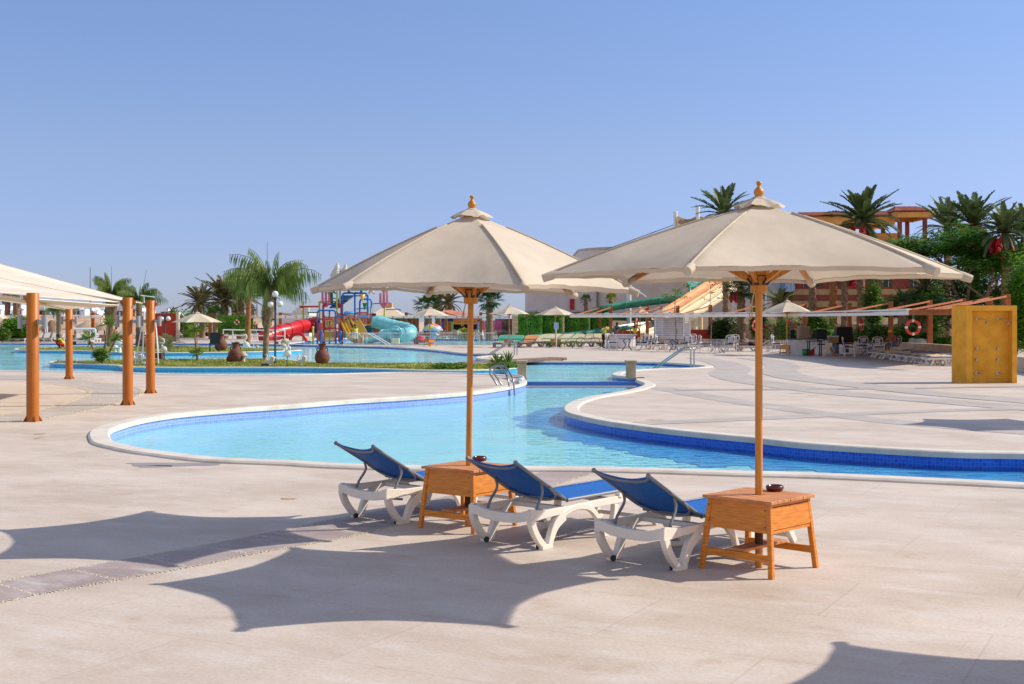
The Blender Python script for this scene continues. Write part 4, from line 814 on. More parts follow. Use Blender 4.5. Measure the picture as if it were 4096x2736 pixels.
# flame tree
def flame_tree(label, loc, h, Rr, seed=5, n=150, leafs=46, s=.15):
    random.seed(seed); t = thing('flame_tree', label, 'tree', loc); w_ = MB(); f = MB(); fl = MB(); tips = []
    def br(p, d, l, r, dep):
        pts = [p]; q = p
        for i in range(3): d = (d + Vector((rnd(-.25, .25), rnd(-.25, .25), rnd(-.05, .12)))).normalized(); q = q + d * l / 3; pts.append(q)
        w_.tube(pts, [r, r * .85, r * .75, r * .6], 6, cap=False)
        if dep == 0: tips.append((q, d)); return
        for k in range(3 if dep > 1 else 4):
            a = rnd(0, 6.28); nd = (d * .7 + Vector((math.cos(a), math.sin(a), rnd(-.05, .55))) * .8).normalized(); br(q, nd, l * rnd(.6, .85), r * .6, dep - 1)
    for k in range(4): a = k * 1.57 + .3; br(Vector((0, 0, h * .3)), Vector((math.cos(a) * .7, math.sin(a) * .7, 1)).normalized(), h * .3, .15, 3)
    w_.tube([(0, 0, 0), (.05, 0, h * .15), (0, 0, h * .32)], [.24, .2, .19], 8); w_.build('trunk', BARKG, t)
    zc = sum(q.z for q, _ in tips) / len(tips)
    for q, d in tips:
        for j in range(3):
            c = q + Vector((rnd(-.5, .5), rnd(-.5, .5), rnd(-.25, .3)))
            for _ in range(leafs // 3 * 2):
                a = rnd(0, 6.28); rr = rnd(.05, .75) ; p = c + Vector((math.cos(a) * rr, math.sin(a) * rr, rnd(-.12, .12) - rr * .25)); ss = s * rnd(.6, 1.2)
                x = Vector((math.cos(a), math.sin(a), -.35)) * ss; y = Vector((-math.sin(a), math.cos(a), rnd(-.25, .25))) * ss * .4; f.add([p - x, p - y, p + x, p + y], [(0, 1, 2, 3)])
        if rnd(0, 1) < .16: leafcloud(fl, q + Vector((0, 0, .3)), (.22, .22, .12), 14, .07)
    for _ in range(int(h * 14)):
        d = Vector((random.gauss(0, 1), random.gauss(0, 1), random.gauss(0, 1))).normalized() * rnd(.4, 1) ** .5; c = Vector((d.x * Rr * .8, d.y * Rr * .5, h * .74 + d.z * h * .27)); n_ = 34
        for _q in range(n_):
            a = rnd(0, 6.28); rr = rnd(.05, .6); p = c + Vector((math.cos(a) * rr, math.sin(a) * rr, rnd(-.1, .1) - rr * .3)); ss = s * rnd(.6, 1.2)
            x = Vector((math.cos(a), math.sin(a), -.35)) * ss; y = Vector((-math.sin(a), math.cos(a), rnd(-.25, .25))) * ss * .4; f.add([p - x, p - y, p + x, p + y], [(0, 1, 2, 3)])
    f.build('crown', FLAME, t); fl.build('flowers', M('orange_flower', '#d8430c', .6, c2='#f06a1a', sc_=5), t)
    return t
flame_tree('big spreading green flame tree with small orange flowers, behind the nearest parasol', at(3850, 0, 84), 8.0, 3.9, 5)
flame_tree('smaller flame tree with bright lower foliage left of the big one', at(3665, 0, 88), 3.6, 2.4, 8, leafs=30)
flame_tree('flame tree reaching to the right frame edge behind the shower wall', at(4010, 0, 80), 6.4, 3, 11, leafs=40)
# saplings
def sapling(label, x, Y, ytop, mat=FLAME, n=26):
    p = at(x, 0, Y); h = pz(ytop, Y); t = thing('sapling', label, 'tree', p); m = MB(); m.tube([(0, 0, 0), (.05, 0, h * .3), (-.05, 0, h * .6), (0, 0, h)], [.05, .04, .03, .012], 6); f = MB()
    for k in range(9):
        z = h * rnd(.72, 1.0); a = rnd(0, 6.28); q = Vector((math.cos(a), math.sin(a), .45)) * rnd(.4, .9); m.tube([(0, 0, z), Vector((0, 0, z)) + q], [.015, .006], 4); leafcloud(f, Vector((0, 0, z)) + q, (.35, .3, .12), n, .09)
    m.build('trunk', BARKG, t); f.build('crown', mat, t)
sapling('thin sapling standing in front of the white louvred hut', 2702, 82, 1150); sapling('half-bare sapling right of the orange slide', 2842, 86, 1150, leafmat('autumn_leaf', '#6a5a1c', '#b08a4a'), 14)
sapling('tiny staked sapling before the leftmost box hedge', 2110, 104, 1248, BUSH, 10)
# yuccas and clumps on the islands
def yucca(label, x, yb, heads, sp=.36, trunkh=.6, n=34, r_=.5, z=.05, name='yucca', mat=None):
    p = G(x, yb, z); t = thing(name, label, 'plant', p, 0, None); m = MB(); w_ = MB()
    for (dx, dy, h) in heads:
        w_.tube([(0, 0, 0), (dx * .6, dy * .6, h * .5), (dx, dy, h)], [.05, .04, .035], 6)
        for k in range(n):
            a = rnd(0, 6.28); e = rnd(-.25, 1.45); d = Vector((math.cos(a) * math.cos(e), math.sin(a) * math.cos(e), math.sin(e))); s_ = Vector((-math.sin(a), math.cos(a), 0)) * .022; b = Vector((dx, dy, h)); l = r_ * rnd(.75, 1.1)
            m.add([b - s_, b + s_, b + d * l * .55 + s_ * 1.1 + Vector((0, 0, .02)), b + d * l + Vector((0, 0, -.12 * l)), b + d * l * .55 - s_ * 1.1 + Vector((0, 0, .02))], [(0, 1, 2, 3, 4)])
    m.build('leaves', mat or AGAVE, t); w_.build('stem', BARK, t)
yucca('three-headed yucca on the front lawn between the orange posts', 405, 1452, [(-.5, 0, 1.0), (.55, .1, .95), (.15, .4, 1.6)], n=40)
yucca('two-tiered yucca left of the big clay jar on the front lawn', 790, 1444, [(0, 0, .25), (-.15, .1, 1.3)], n=36)
yucca('spiky yucca pair at the lawn tip, left plant', 1990, 1470, [(0, 0, .12)], n=40, r_=.6); yucca('spiky yucca pair at the lawn tip, right plant', 2030, 1472, [(0, 0, .12)], n=40, r_=.65)
shrub('shrub', 'flowering clump with purple specks under the three-headed yucca', 'bush', G(408, 1455, .05), (.55, .5, .4), 900, .06, BUSH)
shrub('shrub', 'low dark green ground clump, left of the spiky yuccas', 'bush', G(1800, 1478, .05), (1.0, .5, .13), 1600, .05, BUSH); shrub('shrub', 'low green ground clump below the spiky yuccas', 'bush', G(2020, 1476, .05), (.9, .5, .14), 1200, .05, BUSH)
def dwarf(label, x, y, r, seed):
    random.seed(seed); t = thing('dwarf_palm', label, 'palm tree', G(x, y, .05)); m = MB()
    for k in range(20): frond(m, (rnd(-.2, .2), rnd(-.2, .2), .05), rnd(0, 6.28), rnd(.3, 1.3), r * rnd(.8, 1.1), 18, droop=rnd(.6, 1.3), w=.16, vee=.3, width=.025)
    m.build('crown', leafmat('grey_palm_leaf', '#5a6438', '#8b8f60'), t)
dwarf('low grey-green dwarf palm clump behind the flamingo statue', 672, 1408, 1.7, 3); dwarf('smaller grey dwarf palm left of the cream parasol on the rear lawn', 618, 1402, 1.2, 4)
random.seed(99)
# grass on the lawns
GBL = leafmat('grass_blade', '#66792a', '#aaa654', .6); g = MB()
for il, n in ((isl1, 26000), (isl2, 12000)):
    inn = offset(il, .17 * (-1 if area(il) > 0 else 1), True); xs = [p[0] for p in inn]; ys = [p[1] for p in inn]; c = 0
    while c < n:
        x, y = rnd(min(xs), max(xs)), rnd(min(ys), max(ys))
        if not inside((x, y), inn): c += .3; continue
        c += 1; q = noise.noise(Vector((x * .4, y * .4, 0)));
        if q < -.15 and rnd(0, 1) < .75: continue
        h = rnd(.02, .055) * (1.3 if q > .2 else 1); a = rnd(0, 3.14); d = Vector((math.cos(a), math.sin(a), 0)) * .03; o_ = Vector((x, y, .05)); g.add([o_ - d, o_ + d, o_ + Vector((rnd(-.05, .05), rnd(-.05, .05), h))], [(0, 1, 2)])
tag(g.build('grass', GBL), 'short patchy grass growing on the two pool islands', 'grass', kind='stuff')
# ---------------- terrain and large structures ----------------
def terrain(name, x0, x1, y0, y1, fn, mat, nx=60, ny=30):
    m = MB(); m.grid(lambda u, v: Vector((x0 + (x1 - x0) * u, y0 + (y1 - y0) * v, fn(x0 + (x1 - x0) * u, y0 + (y1 - y0) * v))), nx, ny); o = m.build(name, mat); tag(o, kind='structure'); return o
def sm(a, b, x): x = max(0, min(1, (x - a) / (b - a))); return x * x * (3 - 2 * x)
EARTH = M('dry_earth', '#a08468', .95, c2='#c0a588', sc_=.5, bump=.5, bsc=3); SLOPE = M('planted_slope', '#5a5434', .95, c2='#83684c', sc_=.6, bump=.5, bsc=3)
terrain('sand_hill', -190, -35, 122, 330, lambda x, y: -.05 + 3.1 * sm(124, 205, y) * (.75 + .25 * noise.noise(Vector((x * .06, y * .05, 2)))) + .5 * noise.noise(Vector((x * .2, y * .2, 0))) * sm(124, 150, y), EARTH, 80, 50)
terrain('hill', 0, 90, 112, 330, lambda x, y: -.05 + 2.9 * sm(114, 150, y) * (.85 + .15 * noise.noise(Vector((x * .1, y * .08, 2)))), SLOPE, 60, 40)
STW = M('rock_wall_stone', '#6d5140', .9, c2='#b1937a', sc_=2.2, bump=.9, bsc=4); KERB = M('planter_stone', '#bba78f', .7, c2='#cdbca4', sc_=1.5, bump=.2, bsc=10)
def wallpath(name, label, cat, pts, h, th, mat, cap=None, z0=-.05):
    pts = [Vector((p[0], p[1], 0)) for p in pts]; c = Vector((pts[0].x, pts[0].y, 0)); pts = [p - c for p in pts]; l, r = offset(pts, th / 2, False), offset(pts, -th / 2, False); m = MB(); vs = []
    for a, b in zip(l, r): vs += [(a.x, a.y, z0), (a.x, a.y, h), (b.x, b.y, h), (b.x, b.y, z0)]
    fs = []
    for i in range(len(pts) - 1):
        for k in range(3): fs.append((i * 4 + k, i * 4 + k + 1, i * 4 + k + 5, i * 4 + k + 4))
    n = len(pts) * 4 - 4; fs += [(3, 2, 1, 0), (n, n + 1, n + 2, n + 3)]; m.add(vs, fs)
    t = thing(name, label, cat, c); m.build('wall_body', mat, t)
    if cap:
        l, r = offset(pts, th / 2 + .03, False), offset(pts, -th / 2 - .03, False); vs = []; fs = []; m = MB()
        for a, b in zip(l, r): vs += [(a.x, a.y, h), (a.x, a.y, h + .05), (b.x, b.y, h + .05), (b.x, b.y, h)]
        for i in range(len(pts) - 1):
            for k in range(4): fs.append((i * 4 + k, i * 4 + (k + 1) % 4, i * 4 + 4 + (k + 1) % 4, i * 4 + 4 + k))
        m.add(vs, fs + [(3, 2, 1, 0), (n, n + 1, n + 2, n + 3)]); m.build('wall_cap', cap, t)
    return t
wallpath('planter_wall', 'low beige planter wall running behind the cafe chairs and loungers', 'wall', catmull(Gs([(2540, 1378), (2700, 1384), (2850, 1388), (3200, 1394), (3500, 1402), (3700, 1412), (3830, 1424), (3950, 1446), (4069, 1482), (4300, 1520)]), 4), .48, .3, KERB, KERB)
wallpath('rock_wall', 'low brown rock wall behind the white loungers on the far left', 'wall', [((x - CX) * 112 / F, 112 + (abs(x - 300) / 500) ** 2 * 2) for x in (-400, -200, 0, 200, 400, 520)], .55, .5, STW, KERB)
wallpath('rock_wall', 'low rock wall behind the loungers of the children pool', 'wall', [((x - CX) * 137 / F, 137) for x in (1250, 1500, 1700, 1900, 2110, 2200)], .6, .4, STW, KERB)
wallpath('rock_wall', 'stepped rock retaining wall right of the pink kiosk', 'wall', [((x - CX) * 150 / F, 150) for x in (1980, 2050, 2110)], 2.0, .6, STW, KERB); wallpath('rock_wall', 'rubble rock bank behind the box hedges', 'wall', [((x - CX) * 118 / F, 118) for x in (2060, 2250, 2420, 2600)], .7, 1.2, STW)
wallpath('rock_wall', 'rock terrace wall behind the planter palms', 'wall', [((x - CX) * 108 / F, 108) for x in (2860, 3100, 3400, 3700, 4000)], 1.5, .5, STW, KERB)
REDW = M('red_render', '#9e2c14', .7, c2='#b23a1c', sc_=2.); t = wallpath('red_wall', 'tall red rendered wall behind the left cream parasol', 'wall', [P(608, 1300, 112), P(705, 1300, 112)], pz(1253, 112), .3, REDW); wallpath('white_pillar', 'pale end pier of the red wall', 'pillar', [P(706, 1300, 111.8), P(717, 1300, 111.8)], pz(1252, 112), .4, KERB)
wallpath('red_wall', 'low orange-red wall by the foot of the orange slide', 'wall', [P(2757, 1300, 96), P(2850, 1300, 96)], 1.15, .25, REDW); wallpath('red_wall', 'dark red low wall behind the drinks stand staff', 'wall', [P(2470, 1300, 98), P(2560, 1300, 98)], 1.05, .25, REDW)
# ---- grey hall ----
def corr(name, c, c2):
    m, N, L, b = node_mat(name); tc = N.new('ShaderNodeTexCoord'); wv = N.new('ShaderNodeTexWave'); wv.wave_type = 'BANDS'; wv.bands_direction = 'X'; wv.inputs['Scale'].default_value = 1.4; L.new(tc.outputs['Object'], wv.inputs['Vector'])
    n = N.new('ShaderNodeTexNoise'); n.inputs['Scale'].default_value = .6; n.inputs['Detail'].default_value = 6; L.new(tc.outputs['Object'], n.inputs['Vector']); r = ramp(N, L, n.outputs[0], [(.3, c), (.7, c2)]); L.new(r.outputs[0], b.inputs['Base Color'])
    bp = N.new('ShaderNodeBump'); bp.inputs['Strength'].default_value = .5; bp.inputs['Distance'].default_value = .06; L.new(wv.outputs[0], bp.inputs['Height']); L.new(bp.outputs[0], b.inputs['Normal']); b.inputs['Roughness'].default_value = .7; return m
HALL = corr('grey_cladding', '#c8bdb5', '#d4cac2'); Yh = 185; hx = lambda x: (x - CX) * Yh / F
hall = thing('hall', 'large windowless grey hall with a curved corner behind the water slides', 'building', (hx(2500), Yh, 2.2))
def HL(x, y, d=0): return P(x, y, Yh + d) * 1.0 - Vector((hx(2500), Yh, 2.2)) if d == 0 else Vector(((x - CX) * Yh / F, Yh + d, pz(y, Yh))) - Vector((hx(2500), Yh, 2.2))
m = MB(); a = HL(2108, 1130); b = HL(2330, 1262); m.box(((a.x + b.x) / 2 + 1, 14, (a.z + b.z) / 2), (b.x - a.x + 2, 28, a.z - b.z)); m.build('lower_wing', HALL, hall)
m = MB(); zt_, zb = HL(0, 998).z, HL(0, 1262).z; x0 = HL(2322, 0).x; pl = []
for i in range(9): t_ = i / 8 * math.pi / 2; pl.append((x0 + 14 - 14 * math.cos(t_) if False else x0 + 9 * (1 - math.sin(t_)) * 0 + 9 - 9 * math.cos(math.pi / 2 - t_), 0 + 9 - 9 * math.sin(math.pi / 2 - t_)))
pl = [(x0 + 9 * (1 - math.cos(i / 8 * math.pi / 2)), -2 + 9 * (1 - math.sin(i / 8 * math.pi / 2))) for i in range(9)] + [(HL(3150, 0).x, -2), (HL(3150, 0).x, 30), (x0, 30)]
m.prism(pl, zb, zt_); m.build('main_wall', HALL, hall); m = MB(); m.prism([(p[0] + (0 if i else -.1), p[1] - .12) for i, p in enumerate(pl)], zt_, zt_ + .35); m.build('parapet', M('parapet_stone', '#b3a9a4', .7), hall)
m = MB(); a = HL(2279, 1196); b = HL(2298, 1239); m.box(((a.x + b.x) / 2, -.06 - .0, (a.z + b.z) / 2), (b.x - a.x, .12, a.z - b.z)); d_ = m.build('door', M('red_door', '#b00d1e', .5), hall); m = MB(); m.box(((a.x + b.x) / 2 + .25, -.14, (a.z + b.z) / 2 - .1), (.06, .04, .2)); m.build('handle', CHROME, d_)
m = MB(); a = HL(2108, 1243); b = HL(2330, 1262); m.box(((a.x + b.x) / 2, -.4, a.z - .1), (b.x - a.x, .8, .25)); m.build('base_ledge', M('parapet_stone', '#b3a9a4', .7), hall)
WSTEEL = M('white_steel', '#d5d5d6', .4, .05, 5); SHADEF = M('tan_shade_fabric', '#8d7458', .9, c2='#a98e6e', trans=.2)
for x, yt, lb in ((2702, 850, 'white mast left of the shade net above the grey hall'), (2791, 831, 'taller white mast right of the shade net above the grey hall')):
    m = MB(); p = P(x, yt, 178); m.cyl((0, 0, 0), (0, 0, p.z - 10), .28, 10); m.lathe([(.3, 0), (.3, .1), (0, .12)], (0, 0, p.z - 10), 10); o = m.build('mast', WSTEEL); o.location = (p.x, p.y, 10); tag(o, lb, 'mast', 'white masts over the grey hall')
m = MB(); cs = [P(2704, 858, 178), P(2791, 862, 178), P(2840, 880, 182), P(2712, 930, 176)]
m.grid(lambda u, v: (cs[0] * (1 - u) + cs[1] * u) * (1 - v) + (cs[3] * (1 - u) + cs[2] * u) * v + Vector((0, 0, -.6 * math.sin(u * math.pi) * (1 - v))), 10, 6); tag(m.build('shade_net', SHADEF), 'brown shade net slung between the two white masts', 'shade net')
m = MB(); cs = [P(2695, 905, 180), P(2990, 905, 180), P(2990, 1000, 172), P(2415, 1003, 172)]
m.grid(lambda u, v: (cs[0] * (1 - u) + cs[1] * u) * (1 - v) + (cs[3] * (1 - u) + cs[2] * u) * v + Vector((0, 0, -1.0 * math.sin(v * math.pi))), 12, 8)
r_ = thing('tensile_roof', 'pale tensile roof falling left from the masts over the grey hall', 'roof', (0, 0, 0)); m.build('roof_fabric', CLOTH, r_); m = MB(); m.tube([P(2700, 898, 180), P(2420, 1000, 172)], .06, 5); m.build('stay_cable', DARKM, r_)
# ---- hotel ----
Yq = 150; qx = lambda x: (x - CX) * Yq / F; O_ = Vector((qx(3400), Yq, 0)); hot = thing('hotel', 'terracotta and cream striped hotel with a tiled roof and corner pavilion', 'building', O_)
def Q(x, y, d=0): return Vector((qx(x), Yq + d, pz(y, Yq))) - O_
CRW = M('cream_render', '#a98a5c', .8, c2='#bb9c6c', sc_=1.); TER = M('terracotta_render', '#7c3426', .8, c2='#934636', sc_=1.); YEL = M('apricot_render', '#d59a4c', .8, c2='#e0ab60', sc_=1.)
def qbox(name, mat, x0, y0, x1, y1, d0, d1, par=None):
    a, b = Q(x0, y0), Q(x1, y1); m = MB(); m.box(((a.x + b.x) / 2, (d0 + d1) / 2, (a.z + b.z) / 2), (abs(b.x - a.x), d1 - d0, abs(a.z - b.z))); return m.build(name, mat, par or hot)
stripes = [(1050, 1095, CRW), (1095, 1156, TER), (1156, 1179, CRW), (1179, 1203, TER), (1203, 1228, CRW), (1228, 1262, TER)]
for i, (a, b, mt) in enumerate(stripes): qbox('wall_band', mt, 3172, a, 3690 , b, 0 + (.05 if mt is CRW else 0), 12)
wb = qbox('upper_wall', YEL, 3230, 930, 3600, 1050, 1, 12)
for x in (3200, 3262, 3330, 3410, 3478, 3540, 3640):
    w_ = qbox('window', DARKM, x, 1108, x + 26, 1148, -.06, .05); qbox('window_frame', WSTEEL, x + 12.4, 1108, x + 13.6, 1148, -.09, -.065, w_)
for x in (3290, 3360, 3430, 3500): w_ = qbox('window', DARKM, x, 980, x + 26, 1030, .9, 1.05)
m = MB(); 
def tileroof(mb, p0, p1, q0, q1, n):  # eave p0-p1, ridge q0-q1
    mb.grid(lambda u, v: (p0 * (1 - u) + p1 * u) * (1 - v) + (q0 * (1 - u) + q1 * u) * v + Vector((0, 0, .07 * abs(math.sin(u * n * math.pi)))), n * 3, 8, smooth=False)
ROOFT = M('clay_roof_tile', '#8f4a2c', .8, c2='#b5694a', sc_=3., bump=.3, bsc=10)
tileroof(m, Q(3215, 868, -1.5), Q(3572, 864, -1.5), Q(3215, 842, 3), Q(3572, 836, 3), 46); tileroof(m, Q(3215, 868, 8), Q(3572, 864, 8), Q(3215, 842, 3), Q(3572, 836, 3), 46); m.build('roof', ROOFT, hot)
qbox('eave_wall', YEL, 3225, 868, 3572, 900, -.8, 7); qbox('column', TER, 3300, 895, 3312, 935, -.7, -.2); qbox('column', TER, 3400, 895, 3412, 935, -.7, -.2)
m = MB(); e = [Q(3553, 852, -3), Q(3712, 852, -3), Q(3712, 852, 5), Q(3553, 852, 5)]; rd = [Q(3590, 824, 1), Q(3678, 824, 1)]
tileroof(m, e[0], e[1], rd[0], rd[1], 20); tileroof(m, e[1], e[2], rd[1], rd[1] + Vector((0, .01, 0)), 10); tileroof(m, e[2], e[3], rd[1], rd[0], 20); tileroof(m, e[3], e[0], rd[0], rd[0] + Vector((0, .01, 0)), 10); m.build('pavilion_roof', ROOFT, hot)
m = MB(); 
for a, b in ((0, 1), (1, 2), (2, 3), (3, 0)): m.beam(e[a].lerp(e[(a + 2) % 4], .06) - Vector((0, 0, .45)), e[b].lerp(e[(b + 2) % 4], .06) - Vector((0, 0, .38)), .4, .6)
m.build('pavilion_beam', YEL, hot)
for x, d in ((3574, -2.4), (3673, -2.4), (3673, 4.2), (3574, 4.2)): m = MB(); a = Q(x, 878, d); b = Q(x, 990, d); m.box(((a.x + b.x) / 2, d, (a.z + b.z) / 2), (.42, .42, a.z - b.z)); m.build('column', TER, hot)
qbox('terrace_floor', CRW, 3540, 962, 3700, 975, -2.8, 6); qbox('terrace_wall', TER, 3600, 975, 3690, 1050, -.5, 10)
gl = qbox('glass_bay', M('blue_glass', '#4f88b8', .15, .2, 1, spec=.8), 3134, 1085, 3172, 1168, -1, 6)
for x in (3146, 3160): qbox('mullion', WSTEEL, x, 1085, x + 1.5, 1168, -1.1, -1.0, gl)
qbox('white_wing', M('white_render', '#c9c3bd', .8, .06, 1), 3040, 1085, 3134, 1190, 2, 10)
# ---- white village ----
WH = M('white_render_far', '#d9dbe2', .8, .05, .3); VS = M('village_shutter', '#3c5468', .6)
random.seed(21); vi = 0
desc = ['left edge block of the far white village', 'far white block with a dark window behind the nearest orange post', 'far white cube right of the nearest post', 'long white far house with blue glazed front', 'far white house with stepped parapet', 'biggest far white house between the orange posts', 'far white domed house left of the shaggy palm', 'far white block right of the shaggy palm', 'low white far house behind the second orange post', 'far white cube above the red wall', 'last white far house over the red wall']
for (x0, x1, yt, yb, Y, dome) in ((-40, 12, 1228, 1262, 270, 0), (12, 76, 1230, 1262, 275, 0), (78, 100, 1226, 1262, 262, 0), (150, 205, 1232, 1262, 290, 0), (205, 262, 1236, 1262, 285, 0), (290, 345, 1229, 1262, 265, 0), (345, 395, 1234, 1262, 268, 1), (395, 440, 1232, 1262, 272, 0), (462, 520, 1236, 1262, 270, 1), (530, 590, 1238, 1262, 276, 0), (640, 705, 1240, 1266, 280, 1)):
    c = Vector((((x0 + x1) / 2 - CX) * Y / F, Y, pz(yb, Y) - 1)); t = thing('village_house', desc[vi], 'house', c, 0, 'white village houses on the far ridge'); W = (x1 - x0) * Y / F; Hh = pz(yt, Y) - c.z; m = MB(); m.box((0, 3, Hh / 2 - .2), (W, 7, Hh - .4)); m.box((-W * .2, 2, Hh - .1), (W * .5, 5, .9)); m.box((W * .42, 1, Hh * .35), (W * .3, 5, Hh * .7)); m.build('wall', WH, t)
    if dome: m = MB(); m.lathe([(W * .2, 0), (W * .19, W * .08), (W * .12, W * .16), (0, W * .2)], (W * .2, 2, Hh - .5), 12); m.build('dome', WH, t)
    for k in range(2 + vi % 2): m = MB(); m.box((-W * .3 + k * W * .28, -.53, Hh * .6), (.5 if vi != 3 else 1.2, .1, .8)); m.build('window', VS, t)
    vi += 1
# small white house at S 1130..1235
def whouse(label, x0, x1, yt, yb, Y, st=True):
    c = Vector((((x0 + x1) / 2 - CX) * Y / F, Y, 0)); W = (x1 - x0) * Y / F; z1 = pz(yt, Y); t = thing('house', label, 'house', c); m = MB(); m.box((0, 4, z1 / 2), (W, 8, z1)); m.build('wall', M('white_render', '#c9c3bd', .8, .06, 1), t)
    if st:
        m = MB()
        for i, (f, hh) in enumerate(((.05, .3), (.14, .6), (.23, .9))): m.box((W * (f), 0.1, z1 + hh / 2), (W * .09, .5, hh))
        m.box((W * .42, .1, z1 + .3), (W * .14, .5, .6)); m.build('parapet_step', M('white_render', '#c9c3bd', .8, .06, 1), t)
    return t
whouse('white flat-roofed house with stepped parapet behind the red tube slide', 1105, 1237, 1251, 1330, 150)
# ---- tile roofed pink kiosk ----
Yk = 141; KX = lambda x: (x - CX) * Yk / F; KO = Vector((KX(1880), Yk, 0)); kio = thing('kiosk', 'pink tiled-roof kiosk with orange lattice, blue frieze and a dark serving hatch', 'kiosk', KO)
def KQ(x, y, d=0): return Vector((KX(x), Yk + d, pz(y, Yk))) - KO
def kbox(name, c, x0, y0, x1, y1, d0, d1, par=None, **k):
    a, b = KQ(x0, y0), KQ(x1, y1); m = MB(); m.box(((a.x + b.x) / 2, (d0 + d1) / 2, (a.z + b.z) / 2), (abs(b.x - a.x), d1 - d0, abs(a.z - b.z))); return m.build(name, M('kiosk_' + c.strip('#'), c, .6, .08, 3), par or kio)
ROOFP = M('pink_roof_tile', '#b5694e', .8, c2='#c98468', sc_=2.)
m = MB(); e = [KQ(1700, 1266, -1), KQ(1935, 1266, -1), KQ(1935, 1266, 7), KQ(1700, 1266, 7)]; pk = [KQ(1778, 1239, 3), KQ(1800, 1239, 3)]
m.add([*e, *pk], [(0, 1, 5, 4), (1, 2, 5), (2, 3, 4, 5), (3, 0, 4)]); m.build('roof', ROOFP, kio)
kbox('back_wall', '#23232b', 1768, 1268, 1920, 1349, 3, 3.3); kbox('fascia', '#d9778f', 1812, 1267, 1918, 1280, -.3, 0)
kbox('frieze', '#22346a', 1766, 1268, 1812, 1286, -.4, -.05)
lat = kbox('lattice_beam', '#e0982e', 1814, 1280, 1910, 1297, -.35, -.05)
m = MB()
for i in range(22):
    for j in range(2): p = KQ(1817 + i * 4.25, 1285 + j * 6, -.36); m.cyl(p, p + Vector((0, .04, 0)), .045, 6)
m.build('lattice_hole', DARKM, lat)
for x0, x1, c in ((1766, 1778, '#5a4a9a'), (1778, 1790, '#6a86b8'), (1806, 1814, '#7cc46e'), (1908, 1914, '#6c8ed8'), (1914, 1921, '#b9c8e8')): kbox('column', c, x0, 1286, x1, 1349, -.3, .1)
lt = kbox('lattice_column', '#d78a2c', 1790, 1286, 1806, 1349, -.34, .1)
m = MB()
for i in range(3):
    for j in range(10): p = KQ(1793.5 + i * 4.4, 1289 + j * 4.6, -.36); m.box(p + Vector((0, 0, 0)), (.07, .03, .07), rot=(0, .78, 0))
m.build('lattice_hole', DARKM, lt)
f_ = thing('picket_fence', 'pink plank fence right of the kiosk with a life ring on it', 'fence', KO)
a, b = KQ(1926, 1282), KQ(2007, 1349)
for i in range(1): 
    m = MB(); n = 30
    for k in range(n): x = a.x + (b.x - a.x) * (k + .5) / n; m.box((x, .4, (a.z + b.z) / 2), ((b.x - a.x) / n * .93, .06, a.z - b.z))
    m.build('plank_panel', M('kiosk_pink', '#cf5f90', .6, .08, 3), f_)
def pickets(label, x0, x1, y0, y1, cols, d, n):
    t = thing('picket_fence', label, 'fence', KO, 0, 'colourful low picket fences by the kiosk'); a, b = KQ(x0, y0, d), KQ(x1, y1, d); ms = [MB() for _ in cols]
    for k in range(n):
        x = a.x + (b.x - a.x) * (k + .5) / n; w_ = (b.x - a.x) / n * .55; z1 = a.z + .12 * math.sin(k * .7); ms[k % len(cols)].add([(x - w_ / 2, d, 0), (x + w_ / 2, d, 0), (x + w_ / 2, d, z1 - w_ * .4), (x, d, z1), (x - w_ / 2, d, z1 - w_ * .4)] + [(x - w_ / 2, d + .04, 0), (x + w_ / 2, d + .04, 0), (x + w_ / 2, d + .04, z1 - w_ * .4), (x, d + .04, z1), (x - w_ / 2, d + .04, z1 - w_ * .4)], [(0, 1, 2, 3, 4), (9, 8, 7, 6, 5), (0, 5, 6, 1), (1, 6, 7, 2), (2, 7, 8, 3), (3, 8, 9, 4), (4, 9, 5, 0)])
    for c, mm in zip(cols, ms): mm.build('pickets', M('picket_' + c.strip('#'), c, .6), t)
    m = MB(); m.box(((a.x + b.x) / 2, d + .06, .35), (b.x - a.x, .04, .08)); m.build('fence_rail', M('picket_rail', '#b8b49a', .6), t)
pickets('pale yellow and green picket fence in front of the kiosk hatch', 1812, 1920, 1321, 1349, ['#d6d98a', '#a8d48c', '#e0e0b0'], -1.2, 34)
pickets('orange and yellow pickets along the pink fence', 1930, 2006, 1321, 1349, ['#e0a04a', '#e8c86a'], -.6, 22); pickets('blue and green picket fence right of the pink fence', 2006, 2092, 1322, 1349, ['#5c84b8', '#7fb89a', '#8a8fb0'], -.6, 26)
# ---- beige tent and gazebo ----
TENT = M('tent_canvas', '#cbb596', .85, c2='#d8c5a8', sc_=1.)
Yt = 148; TO = P(1560, 1349, Yt); TO.z = 0; tent = thing('pavilion_tent', 'wide beige pyramid tent with a small box cupola behind the blue play frame', 'tent', TO)
def TQ(x, y, d=0): return Vector(((x - CX) * Yt / F, Yt + d, pz(y, Yt))) - TO
m = MB(); e = [TQ(1450, 1267, -4), TQ(1668, 1267, -4), TQ(1668, 1267, 5), TQ(1450, 1267, 5)]; pk = [TQ(1530, 1228, 0), TQ(1566, 1228, 0), TQ(1566, 1228, 1), TQ(1530, 1228, 1)]
for i in range(4): j = (i + 1) % 4; m.grid(lambda u, v: (e[i] * (1 - u) + e[j] * u) * (1 - v) + (pk[i] * (1 - u) + pk[j] * u) * v - Vector((0, 0, .35 * math.sin(v * math.pi))), 8, 8)
m.build('roof', TENT, tent); m = MB(); a, b = TQ(1527, 1212, 0), TQ(1568, 1229, 0); m.box(((a.x + b.x) / 2, .5, (a.z + b.z) / 2), (b.x - a.x, 1.2, a.z - b.z)); m.build('cupola', M('cupola_tan', '#c4976c', .8, .1, 3), tent)
